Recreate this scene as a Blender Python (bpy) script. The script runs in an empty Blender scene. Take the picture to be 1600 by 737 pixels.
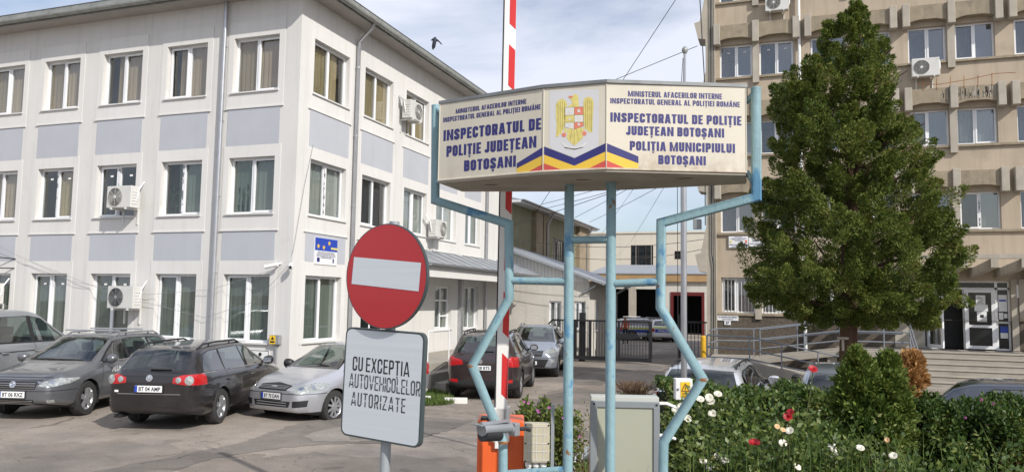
import bpy, bmesh, math, random
import numpy as np
from mathutils import Vector, Matrix
from mathutils.bvhtree import BVHTree
random.seed(7); np.random.seed(7)
scene = bpy.context.scene
C = scene.collection
R = math.radians

# ------------------------------------------------------------------ camera
F_PX, CX, CY, EYE = 1198.0, 800.0, 368.5, 2.15
_x = np.array([3343, 46.2, 1198.]); _x /= np.linalg.norm(_x)
_y = np.array([431, -106.5, -1198.]); _y -= _x*(_x@_y); _y /= np.linalg.norm(_y)
CAM = np.stack([_x, _y, np.cross(_x, _y)])
cam = bpy.data.cameras.new('camera')
cam.sensor_width = 36; cam.lens = F_PX/1600*36; cam.clip_end = 2000; cam.clip_start = .05
cam_o = bpy.data.objects.new('camera', cam); C.objects.link(cam_o)
cam_o.matrix_world = Matrix.Translation((0, 0, EYE)) @ Matrix(CAM.tolist()).to_4x4()
scene.camera = cam_o

# ------------------------------------------------------------------ world, sun, exposure
SUN_AZ, SUN_EL = 58., 36.           # azimuth from the -Y direction towards +X
sv = Vector((math.sin(R(SUN_AZ))*math.cos(R(SUN_EL)), -math.cos(R(SUN_AZ))*math.cos(R(SUN_EL)), math.sin(R(SUN_EL))))
sun = bpy.data.lights.new('sun', 'SUN'); sun.energy = 3.9; sun.angle = R(.6); sun.color = (1, .955, .89)
sun_o = bpy.data.objects.new('sun', sun); C.objects.link(sun_o)
sun_o.rotation_euler = sv.to_track_quat('Z', 'Y').to_euler(); sun_o.location = (20, -20, 30)
scene.view_settings.view_transform = 'Standard'; scene.view_settings.look = 'None'
scene.view_settings.exposure = .16; scene.view_settings.gamma = 1
try: scene.view_settings.use_curve_mapping = False
except Exception: pass
w = bpy.data.worlds.new('World'); scene.world = w; w.use_nodes = True
nt = w.node_tree; nd = nt.nodes; nd.clear()
def N(nt, t, **k):
    n = nt.nodes.new(t)
    for a, b in k.items():
        if a.startswith('i_'): n.inputs[a[2:].replace('_', ' ')].default_value = b
        else: setattr(n, a, b)
    return n
wo = N(nt, 'ShaderNodeOutputWorld'); bg = N(nt, 'ShaderNodeBackground'); bg.inputs['Strength'].default_value = .12
sky = N(nt, 'ShaderNodeTexSky', sky_type='NISHITA'); sky.sun_disc = False
sky.sun_elevation = R(SUN_EL); sky.sun_rotation = math.atan2(sv.x, sv.y); sky.dust_density = 1.2; sky.air_density = 1.0; sky.ozone_density = 1.5
tc = N(nt, 'ShaderNodeTexCoord'); mp = N(nt, 'ShaderNodeMapping'); mp.inputs['Scale'].default_value = (1.2, 1.2, 3.2)
mp.inputs['Location'].default_value = (.35, 1.4, .1)
ns = N(nt, 'ShaderNodeTexNoise'); ns.inputs['Scale'].default_value = 1.5; ns.inputs['Detail'].default_value = 7; ns.inputs['Roughness'].default_value = .55; ns.inputs['Distortion'].default_value = .5
cr = N(nt, 'ShaderNodeValToRGB'); cr.color_ramp.elements[0].position = .32; cr.color_ramp.elements[1].position = .56
cr.color_ramp.elements[0].color = (.12, .12, .12, 1); cr.color_ramp.elements[1].color = (.97, .97, .97, 1)
sep = N(nt, 'ShaderNodeSeparateXYZ')
cmix = N(nt, 'ShaderNodeMix', data_type='RGBA'); cmix.inputs[7].default_value = (6.5, 6.8, 7.75, 1)
L = nt.links.new
L(tc.outputs['Generated'], mp.inputs[0]); L(mp.outputs[0], ns.inputs['Vector']); L(ns.outputs[0], cr.inputs[0])
L(sky.outputs[0], cmix.inputs[6]); L(cr.outputs[0], cmix.inputs[0]); L(cmix.outputs[2], bg.inputs[0]); L(bg.outputs[0], wo.inputs[0])

# ------------------------------------------------------------------ measuring helpers
def ray(x, y): return CAM @ np.array([(x-CX)/F_PX, -(y-CY)/F_PX, -1.])
EY = np.array([0, 0, EYE])
def at(x, y, d): return EY+ray(x, y)*d
def onY(x, y, Y): r = ray(x, y); return EY+r*(Y/r[1])
def onX(x, y, X): r = ray(x, y); return EY+r*(X/r[0])
def onZ(x, y, Z): r = ray(x, y); return EY+r*((Z-EYE)/r[2])
def gz(x, y):
    t = min(1, max(0, (y+.35*(x+9)-11.5)/5.5)); return -.3*t*t*(3-2*t)
def onG(x, y):
    z = 0
    for i in range(40):
        p = onZ(x, y, z); z = .5*z+.5*gz(p[0], p[1])
    return p

# ------------------------------------------------------------------ object helpers
MW = {}
def thing(name, label, cat, loc=(0, 0, 0), rz=0, group=None):
    o = bpy.data.objects.new(name, None); C.objects.link(o); o.empty_display_size = .2
    o.location = loc; o.rotation_euler = (0, 0, rz); o['label'] = label; o['category'] = cat
    if group: o['group'] = group
    MW[o.name] = Matrix.Translation(Vector(loc)) @ Matrix.Rotation(rz, 4, 'Z')
    return o
def tag(o, label=None, cat=None, group=None, kind=None):
    if label: o['label'] = label
    if cat: o['category'] = cat
    if group: o['group'] = group
    if kind: o['kind'] = kind
    return o
def copy_tree(o, parent=None):
    c = o.copy(); C.objects.link(c)
    if parent: c.parent = parent
    MW[c.name] = MW[o.name]
    for ch in list(o.children):
        copy_tree(ch, c)
    return c
def link_mesh(name, me, mats, parent=None, kind=None):
    for m in (mats if isinstance(mats, (list, tuple)) else [mats]): me.materials.append(m)
    o = bpy.data.objects.new(name, me); C.objects.link(o)
    if parent: o.parent = parent; MW[o.name] = MW[parent.name]
    else: MW[o.name] = Matrix()
    if kind: o['kind'] = kind
    return o
def origin_to(o, p):
    """move a top-level mesh object's origin to p"""
    p = Vector(p); o.data.transform(Matrix.Translation(-p)); o.location = p; MW[o.name] = Matrix.Translation(p); return o
class MB:
    def __init__(s): s.v = []; s.f = []; s.m = []
    def add(s, vs, fs, mi=0):
        b = len(s.v); s.v += [tuple(map(float, v)) for v in vs]
        s.f += [tuple(i+b for i in f) for f in fs]; s.m += [mi]*len(fs); return s
    def box2(s, a, b, mi=0):
        x0, y0, z0 = a; x1, y1, z1 = b
        return s.add([(x0, y0, z0), (x1, y0, z0), (x1, y1, z0), (x0, y1, z0), (x0, y0, z1), (x1, y0, z1), (x1, y1, z1), (x0, y1, z1)],
                     [(0, 3, 2, 1), (4, 5, 6, 7), (0, 1, 5, 4), (1, 2, 6, 5), (2, 3, 7, 6), (3, 0, 4, 7)], mi)
    def box(s, c, size, mi=0, M=None):
        h = [q/2 for q in size]; vs = []
        for dz in (-1, 1):
            for dx, dy in ((-1, -1), (1, -1), (1, 1), (-1, 1)):
                q = Vector((dx*h[0], dy*h[1], dz*h[2]))
                if M is not None: q = M @ q
                vs.append(Vector(c)+q)
        return s.add(vs, [(0, 3, 2, 1), (4, 5, 6, 7), (0, 1, 5, 4), (1, 2, 6, 5), (2, 3, 7, 6), (3, 0, 4, 7)], mi)
    def obox(s, O, u, n, u0, u1, d0, d1, z0, z1, mi=0):
        """box in a facade frame: u along the wall, n outwards"""
        P = lambda a, d, z: (O[0]+u[0]*a+n[0]*d, O[1]+u[1]*a+n[1]*d, z)
        return s.add([P(u0, d0, z0), P(u1, d0, z0), P(u1, d1, z0), P(u0, d1, z0), P(u0, d0, z1), P(u1, d0, z1), P(u1, d1, z1), P(u0, d1, z1)],
                     [(0, 3, 2, 1), (4, 5, 6, 7), (0, 1, 5, 4), (1, 2, 6, 5), (2, 3, 7, 6), (3, 0, 4, 7)], mi)
    def prism(s, poly, vec, mi=0):
        n = len(poly); vec = Vector(vec); a = [Vector(p) for p in poly]; b = [p+vec for p in a]
        return s.add(a+b, [tuple(range(n))[::-1], tuple(range(n, 2*n))]+[(i, (i+1) % n, n+(i+1) % n, n+i) for i in range(n)], mi)
    def poly(s, pts, mi=0): return s.add(pts, [tuple(range(len(pts)))], mi)
    def tube(s, pts, r, n=10, mi=0, caps=True):
        pts = [Vector(p) for p in pts]; k = len(pts); rr = r if isinstance(r, (list, tuple)) else [r]*k
        up = None; vs = []
        for i in range(k):
            d0 = (pts[i]-pts[i-1]).normalized() if i else (pts[1]-pts[0]).normalized()
            d1 = (pts[i+1]-pts[i]).normalized() if i < k-1 else d0
            t = (d0+d1).normalized()
            if up is None:
                up = Vector((0, 0, 1)) if abs(t.z) < .9 else Vector((1, 0, 0))
            a = (up-t*up.dot(t)).normalized(); b = t.cross(a); up = a
            sc = 1/max(.5, t.dot(d0))
            e = d1-d0
            for j in range(n):
                th = 2*math.pi*j/n; q = a*math.cos(th)+b*math.sin(th)
                if e.length > 1e-4:
                    eh = e.normalized(); q = q+eh*(q.dot(eh))*(sc-1)
                vs.append(pts[i]+q*rr[i])
        fs = []
        for i in range(k-1):
            for j in range(n):
                fs.append((i*n+j, i*n+(j+1) % n, (i+1)*n+(j+1) % n, (i+1)*n+j))
        if caps: fs += [tuple(range(n))[::-1], tuple((k-1)*n+j for j in range(n))]
        return s.add(vs, fs, mi)
    def lathe(s, prof, c, axis=(0, 0, 1), n=20, mi=0, caps=True):
        ax = Vector(axis).normalized(); a = ax.orthogonal().normalized(); b = ax.cross(a); vs = []; fs = []; k = len(prof); c = Vector(c)
        for (r, h) in prof:
            for j in range(n):
                th = 2*math.pi*j/n; vs.append(c+ax*h+(a*math.cos(th)+b*math.sin(th))*r)
        for i in range(k-1):
            for j in range(n): fs.append((i*n+j, i*n+(j+1) % n, (i+1)*n+(j+1) % n, (i+1)*n+j))
        if caps and prof[0][0] > 1e-6: fs.append(tuple(range(n))[::-1])
        if caps and prof[-1][0] > 1e-6: fs.append(tuple((k-1)*n+j for j in range(n)))
        return s.add(vs, fs, mi)
    def build(s, name, mats, parent=None, smooth=None, bevel=0, world=True, kind=None, recalc=True):
        me = bpy.data.meshes.new(name)
        vs = s.v
        if world and parent is not None:
            iv = MW[parent.name].inverted(); vs = [tuple(iv @ Vector(v)) for v in vs]
        me.from_pydata(vs, [], s.f); me.polygons.foreach_set('material_index', s.m)
        if recalc or bevel:
            bm = bmesh.new(); bm.from_mesh(me)
            if recalc:
                bmesh.ops.remove_doubles(bm, verts=bm.verts, dist=1e-5)
                bmesh.ops.recalc_face_normals(bm, faces=bm.faces)
            if bevel:
                es = [e for e in bm.edges if len(e.link_faces) == 2 and e.calc_face_angle(0) > .5]
                bmesh.ops.bevel(bm, geom=es, offset=bevel, segments=2, affect='EDGES', clamp_overlap=True, profile=.6)
            bm.to_mesh(me); bm.free()
        me.update()
        if smooth is not None:
            me.polygons.foreach_set('use_smooth', [True]*len(me.polygons)); me.set_sharp_from_angle(angle=R(smooth))
        return link_mesh(name, me, mats, parent, kind)
def quads(name, V, mats, parent=None, mi=None, kind=None, world=True):
    """fast mesh of loose quads, V is (n,4,3)"""
    n = len(V); me = bpy.data.meshes.new(name); v = np.asarray(V, dtype=np.float64).reshape(-1, 3)
    if parent is not None and world:
        iv = np.array(MW[parent.name].inverted()); v = v@iv[:3, :3].T+iv[:3, 3]
    me.vertices.add(4*n); me.vertices.foreach_set('co', v.astype(np.float32).ravel())
    me.loops.add(4*n); me.loops.foreach_set('vertex_index', np.arange(4*n, dtype=np.int32))
    me.polygons.add(n); me.polygons.foreach_set('loop_start', np.arange(0, 4*n, 4, dtype=np.int32))
    if mi is not None: me.polygons.foreach_set('material_index', np.asarray(mi, dtype=np.int32))
    me.update(calc_edges=True); me.validate()
    return link_mesh(name, me, mats, parent, kind)

_tg = {}
def text_geo(body, bold=0., space=1.):
    k = (body, bold, space)
    if k in _tg: return _tg[k]
    cu = bpy.data.curves.new('t', 'FONT'); cu.body = body; cu.size = 1; cu.offset = bold; cu.space_character = space; cu.resolution_u = 3
    ob = bpy.data.objects.new('t', cu); C.objects.link(ob)
    dg = bpy.context.evaluated_depsgraph_get(); me = bpy.data.meshes.new_from_object(ob.evaluated_get(dg))
    v = np.array([tuple(q.co) for q in me.vertices])[:, :2] if len(me.vertices) else np.zeros((0, 2))
    f = [tuple(p.vertices) for p in me.polygons]
    bpy.data.objects.remove(ob); bpy.data.curves.remove(cu); bpy.data.meshes.remove(me)
    _tg[k] = (v, f); return v, f
CAPH = None
def put_text(mb, body, c, u, v, n, w, h, bold=.0, space=1., off=.003, mi=0):
    """lay one line on a plane: centre c, axes u (right) and v (up), width w, capital height h"""
    global CAPH
    if CAPH is None: CAPH = text_geo('H')[0][:, 1].max()
    vs, fs = text_geo(body, bold, space); c = Vector(c); u = Vector(u); v = Vector(v); n = Vector(n)
    if not len(vs): return
    x0, x1 = vs[:, 0].min(), vs[:, 0].max(); sx = w/(x1-x0); sy = h/(CAPH+2*bold)
    pts = [c+u*((q[0]-(x0+x1)/2)*sx)+v*((q[1]-CAPH/2)*sy)+n*off for q in vs]
    mb.add(pts, fs, mi)

# ---- heavy condensed stroke lettering
def _rnd(p, r, closed=False):
    p = [Vector(q) for q in p]; out = []; k = len(p)
    for i in range(k):
        if not closed and i in (0, k-1): out.append(p[i]); continue
        a, b, c = p[i-1], p[i], p[(i+1) % k]; d0, d1 = (a-b), (c-b); rr = min(r, d0.length*.49, d1.length*.49)
        s, e = b+d0.normalized()*rr, b+d1.normalized()*rr
        for t in (0, .3, .7, 1): out.append(s.lerp(b, t).lerp(b.lerp(e, t), t))
    if closed: out.append(out[0])
    return out
def glyph(ch, t):
    """polygons of one capital in a box of height 1; t is the stroke weight"""
    a = t/2; P = []; W = dict(M=.60+.85*t, I=t, J=.42, L=.40, E=.42, F=.40, T=.46, N=.40+.95*t, V=.54, A=.56, X=.5, H=.50).get(ch, .40+.45*t); w = W
    box = lambda x0, y0, x1, y1: P.append([(x0, y0), (x1, y0), (x1, y1), (x0, y1)])
    def path(pts, r=.13, closed=False):
        q = _rnd(pts, r, closed) if r else [Vector(z) for z in pts]; L_, R_ = [], []; k = len(q)
        for i in range(k):
            if closed: d0, d1 = (q[i]-q[i-1]) if i else (q[0]-q[-2]), (q[(i+1) % k]-q[i]) if i < k-1 else (q[1]-q[0])
            else: d0 = q[i]-q[i-1] if i else q[1]-q[0]; d1 = q[i+1]-q[i] if i < k-1 else d0
            d0, d1 = (d0.normalized() if d0.length > 1e-9 else d1.normalized()), (d1.normalized() if d1.length > 1e-9 else d0.normalized())
            n0, n1 = Vector((-d0.y, d0.x)), Vector((-d1.y, d1.x)); m = (n0+n1); m = m.normalized() if m.length > 1e-6 else n0; s = a/max(.55, m.dot(n0)); L_.append(q[i]+m*s); R_.append(q[i]-m*s)
        for i in range(k-1): P.append([tuple(R_[i]), tuple(R_[i+1]), tuple(L_[i+1]), tuple(L_[i])])
    c = w-a; h = 1-a; stem = lambda: box(0, 0, t, 1)
    if ch == 'A': P += [[(0, 0), (t*.95, 0), (w/2+t*.25, 1), (w/2-t*.62, 1)], [(w-t*.95, 0), (w, 0), (w/2+t*.62, 1), (w/2-t*.25, 1)]]; box(w*.25, .17, w*.75, .17+t*.8)
    elif ch == 'V': P += [[(w/2-t*.62, 0), (w/2+t*.25, 0), (t*.95, 1), (0, 1)], [(w/2-t*.25, 0), (w/2+t*.62, 0), (w, 1), (w-t*.95, 1)]]
    elif ch == 'B': stem(); path([(t, h), (c-.01, h), (c-.01, .53), (t, .53)], .12); path([(t, .51), (c, .51), (c, a), (t, a)], .12)
    elif ch == 'C': path([(c, .62), (c, h), (a, h), (a, a), (c, a), (c, .38)])
    elif ch == 'G': path([(c, .66), (c, h), (a, h), (a, a), (c, a), (c, .5)]); box(w*.52, .42, w, .42+t*.8)
    elif ch == 'D': stem(); path([(t, h), (c, h), (c, a), (t, a)])
    elif ch in 'EF':
        stem(); box(t, 1-t*.85, w, 1); box(t, .5-t*.4, w*.93, .5+t*.4)
        if ch == 'E': box(t, 0, w, t*.85)
    elif ch == 'H': stem(); box(w-t, 0, w, 1); box(t, .5-t*.42, w-t, .5+t*.42)
    elif ch == 'I': box(0, 0, t, 1)
    elif ch == 'J': path([(c, 1), (c, a), (a, a), (a, .3)])
    elif ch == 'L': stem(); box(t, 0, w, t*.85)
    elif ch == 'M': stem(); box(w-t, 0, w, 1); P += [[(t, 1), (w/2+t*.32, .0), (w/2-t*.32, .0), (t, .62)], [(w-t, 1), (w-t, .62), (w/2+t*.32, 0), (w/2-t*.32, 0)]]
    elif ch == 'N': stem(); box(w-t, 0, w, 1); P += [[(t*.999, 1), (t*.999, .62), (w-t, 0), (w-t, .38)]]
    elif ch == 'O': path([(a, .5), (a, a), (c, a), (c, h), (a, h)], .15, True)
    elif ch in 'PR':
        stem(); path([(t, h), (c, h), (c, .45), (t, .45)], .12)
        if ch == 'R': P += [[(w*.45, .46), (w*.45+t, .46), (w, 0), (w-t, 0)]]
    elif ch == 'S': path([(c, .66), (c, h), (a, h), (a, .58), (c, .42), (c, a), (a, a), (a, .34)], .15)
    elif ch == 'T': box(0, 1-t*.85, w, 1); box(w/2-a, 0, w/2+a, 1-t*.85)
    elif ch == 'U': path([(a, 1), (a, a), (c, a), (c, 1)], .15)
    elif ch == 'X': P += [[(0, 0), (t, 0), (w, 1), (w-t, 1)], [(w-t, 0), (w, 0), (t, 1), (0, 1)]]
    elif ch == 'Z': box(0, 1-t*.85, w, 1); box(0, 0, w, t*.85); P += [[(0, t*.85), (t, t*.85), (w, 1-t*.85), (w-t, 1-t*.85)]]
    elif ch == 'K': stem(); P += [[(t, .35), (t, .58), (w-t, 1), (w, 1)], [(t*1.3, .55), (t*2, .62), (w, 0), (w-t, 0)]]
    return P, w
def put_stroke(mb, body, c, u, v, n, w, h, t=.17, gap=.085, off=.001, sp=.26, stencil=0., mi=0):
    c, u, v, n = Vector(c), Vector(u), Vector(v), Vector(n); x = 0; pol = []
    for ch in body:
        if ch == ' ': x += sp; continue
        base = {'Ţ': 'T', 'Ş': 'S', 'Â': 'A'}.get(ch, ch); P, wd = glyph(base, t); P = [list(p) for p in P]
        if ch in 'ŢŞ': P.append([(wd/2-t*.42, -.07), (wd/2-t*.42, -.17), (wd/2-t*.1, -.26), (wd/2+t*.42, -.17), (wd/2+t*.42, -.07)])
        if ch == 'Â': P += [[(wd/2-.2, 1.06), (wd/2-.1, 1.06), (wd/2, 1.17), (wd/2, 1.27)], [(wd/2+.2, 1.06), (wd/2, 1.27), (wd/2, 1.17), (wd/2+.1, 1.06)]]
        if stencil:
            Q = []
            for p in P:
                ys = [q[1] for q in p]; xs_ = [q[0] for q in p]
                if len(p) == 4 and max(ys)-min(ys) > .4:
                    for lo, hi in ((0, .5-stencil/2), (.5+stencil/2, 1)):
                        l0, l1 = p[0], p[3]; r0, r1 = p[1], p[2]; ip = lambda A, B, k: (A[0]+(B[0]-A[0])*k, A[1]+(B[1]-A[1])*k); Q.append([ip(l0, l1, lo), ip(r0, r1, lo), ip(r0, r1, hi), ip(l0, l1, hi)])
                else: Q.append(p)
            P = Q
        for k, p in enumerate(P): pol.append(([(x+q[0], q[1]) for q in p], k))
        x += wd+gap
    tw = x-gap
    for p, k in pol: mb.add([c+u*((q[0]/tw-.5)*w)+v*((q[1]-.5)*h)+n*(off+k*.00006) for q in p], [tuple(range(len(p)))], mi)

# ------------------------------------------------------------------ materials
def mat(name, col, rough=.6, metal=0., var=.12, scale=2., bump=0., bscale=40., streak=0., spec=.5, coat=0., col2=None, thr=(.55, .7), s2=6., stretch=(1, 1, 1), detail=5, col3=None, thr3=(.64, .68), s3=9.):
    m = bpy.data.materials.new(name); m.use_nodes = True; t = m.node_tree; b = t.nodes['Principled BSDF']; l = t.links.new
    b.inputs['Roughness'].default_value = rough; b.inputs['Metallic'].default_value = metal
    b.inputs['Specular IOR Level'].default_value = spec; b.inputs['Coat Weight'].default_value = coat; b.inputs['Coat Roughness'].default_value = .05
    tc = N(t, 'ShaderNodeTexCoord'); mp = N(t, 'ShaderNodeMapping'); mp.inputs['Scale'].default_value = stretch; l(tc.outputs['Object'], mp.inputs[0])
    ns = N(t, 'ShaderNodeTexNoise'); ns.inputs['Scale'].default_value = scale; ns.inputs['Detail'].default_value = detail; l(mp.outputs[0], ns.inputs['Vector'])
    mr = N(t, 'ShaderNodeMapRange'); mr.inputs[1].default_value = .25; mr.inputs[2].default_value = .75; mr.inputs[3].default_value = 1-var; mr.inputs[4].default_value = 1+var
    l(ns.outputs[0], mr.inputs[0])
    mx = N(t, 'ShaderNodeMix', data_type='RGBA', blend_type='MULTIPLY'); mx.inputs[0].default_value = 1; mx.inputs[6].default_value = (*col, 1); l(mr.outputs[0], mx.inputs[7])
    out = mx.outputs[2]
    if streak:
        m2 = N(t, 'ShaderNodeMapping'); m2.inputs['Scale'].default_value = (3.2, 3.2, .22); l(tc.outputs['Object'], m2.inputs[0])
        n2 = N(t, 'ShaderNodeTexNoise'); n2.inputs['Scale'].default_value = 1.6; n2.inputs['Detail'].default_value = 6; n2.inputs['Roughness'].default_value = .65; l(m2.outputs[0], n2.inputs['Vector'])
        r2 = N(t, 'ShaderNodeMapRange'); r2.inputs[1].default_value = .5; r2.inputs[2].default_value = .8; r2.inputs[3].default_value = 1; r2.inputs[4].default_value = 1-streak; l(n2.outputs[0], r2.inputs[0])
        x2 = N(t, 'ShaderNodeMix', data_type='RGBA', blend_type='MULTIPLY'); x2.inputs[0].default_value = 1; l(out, x2.inputs[6]); l(r2.outputs[0], x2.inputs[7]); out = x2.outputs[2]
    if col2:
        n3 = N(t, 'ShaderNodeTexNoise'); n3.inputs['Scale'].default_value = s2; n3.inputs['Detail'].default_value = 6; n3.inputs['Roughness'].default_value = .6; l(mp.outputs[0], n3.inputs['Vector'])
        r3 = N(t, 'ShaderNodeMapRange'); r3.inputs[1].default_value = thr[0]; r3.inputs[2].default_value = thr[1]; l(n3.outputs[0], r3.inputs[0])
        x3 = N(t, 'ShaderNodeMix', data_type='RGBA'); l(r3.outputs[0], x3.inputs[0]); l(out, x3.inputs[6]); x3.inputs[7].default_value = (*col2, 1); out = x3.outputs[2]
    if col3:
        n5 = N(t, 'ShaderNodeTexNoise'); n5.inputs['Scale'].default_value = s3; n5.inputs['Detail'].default_value = 5; n5.inputs['Roughness'].default_value = .7; l(mp.outputs[0], n5.inputs['Vector'])
        r5 = N(t, 'ShaderNodeMapRange'); r5.inputs[1].default_value = thr3[0]; r5.inputs[2].default_value = thr3[1]; l(n5.outputs[0], r5.inputs[0])
        x5 = N(t, 'ShaderNodeMix', data_type='RGBA'); l(r5.outputs[0], x5.inputs[0]); l(out, x5.inputs[6]); x5.inputs[7].default_value = (*col3, 1); out = x5.outputs[2]
    l(out, b.inputs['Base Color'])
    if bump:
        n4 = N(t, 'ShaderNodeTexNoise'); n4.inputs['Scale'].default_value = bscale; n4.inputs['Detail'].default_value = 4; l(mp.outputs[0], n4.inputs['Vector'])
        bp = N(t, 'ShaderNodeBump'); bp.inputs['Strength'].default_value = bump; bp.inputs['Distance'].default_value = .02; l(n4.outputs[0], bp.inputs['Height']); l(bp.outputs[0], b.inputs['Normal'])
    return m
def glass(name, tint=(.8, .85, .84), ior=1.6, rough=.02):
    m = bpy.data.materials.new(name); m.use_nodes = True; t = m.node_tree; l = t.links.new; t.nodes.remove(t.nodes['Principled BSDF'])
    o = t.nodes['Material Output']; lw = N(t, 'ShaderNodeLayerWeight'); lw.inputs[0].default_value = .5
    pw = N(t, 'ShaderNodeMath', operation='POWER'); l(lw.outputs['Facing'], pw.inputs[0]); pw.inputs[1].default_value = 3.2
    f0 = ((ior-1)/(ior+1))**2*1.7
    fr = N(t, 'ShaderNodeMath', operation='MULTIPLY_ADD'); l(pw.outputs[0], fr.inputs[0]); fr.inputs[1].default_value = .92-f0; fr.inputs[2].default_value = f0
    tr = N(t, 'ShaderNodeBsdfTransparent'); tr.inputs[0].default_value = (*tint, 1)
    gl = N(t, 'ShaderNodeBsdfGlossy'); gl.inputs['Roughness'].default_value = rough; gl.inputs[0].default_value = (.95, .95, .95, 1)
    tcn = N(t, 'ShaderNodeTexCoord'); nz = N(t, 'ShaderNodeTexNoise'); nz.inputs['Scale'].default_value = 1.3; bp = N(t, 'ShaderNodeBump'); bp.inputs['Strength'].default_value = .02
    l(tcn.outputs['Object'], nz.inputs['Vector']); l(nz.outputs[0], bp.inputs['Height']); l(bp.outputs[0], gl.inputs['Normal'])
    mx = N(t, 'ShaderNodeMixShader'); l(fr.outputs[0], mx.inputs[0]); l(tr.outputs[0], mx.inputs[1]); l(gl.outputs[0], mx.inputs[2]); l(mx.outputs[0], o.inputs[0])
    return m
def leafmat(name, cols, rough=.55, trans=.25, pos=None):
    m = bpy.data.materials.new(name); m.use_nodes = True; t = m.node_tree; l = t.links.new; b = t.nodes['Principled BSDF']; o = t.nodes['Material Output']
    g = N(t, 'ShaderNodeNewGeometry'); rp = N(t, 'ShaderNodeValToRGB'); e = rp.color_ramp.elements
    tcn = N(t, 'ShaderNodeTexCoord'); nz = N(t, 'ShaderNodeTexNoise'); nz.inputs['Scale'].default_value = 1.4; nz.inputs['Detail'].default_value = 3; l(tcn.outputs['Object'], nz.inputs['Vector'])
    ad = N(t, 'ShaderNodeMath', operation='MULTIPLY_ADD'); l(g.outputs['Random Per Island'], ad.inputs[0]); ad.inputs[1].default_value = .6
    a2 = N(t, 'ShaderNodeMath', operation='MULTIPLY_ADD'); l(nz.outputs[0], a2.inputs[0]); a2.inputs[1].default_value = 1.0; a2.inputs[2].default_value = -.3; l(a2.outputs[0], ad.inputs[2])
    l(ad.outputs[0], rp.inputs[0])
    k = len(cols); e[0].color = (*cols[0], 1); e[0].position = 0; e[1].color = (*cols[-1], 1); e[1].position = 1
    for i in range(1, k-1): q = e.new(pos[i] if pos else i/(k-1)); q.color = (*cols[i], 1)
    l(rp.outputs[0], b.inputs['Base Color']); b.inputs['Roughness'].default_value = rough; b.inputs['Specular IOR Level'].default_value = .35
    tl = N(t, 'ShaderNodeBsdfTranslucent'); l(rp.outputs[0], tl.inputs[0]); mx = N(t, 'ShaderNodeMixShader'); mx.inputs[0].default_value = trans
    l(b.outputs[0], mx.inputs[1]); l(tl.outputs[0], mx.inputs[2]); l(mx.outputs[0], o.inputs[0]); return m
def facade_mat(name, col, **k): return mat(name, col, rough=.9, spec=.2, **k)
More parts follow.
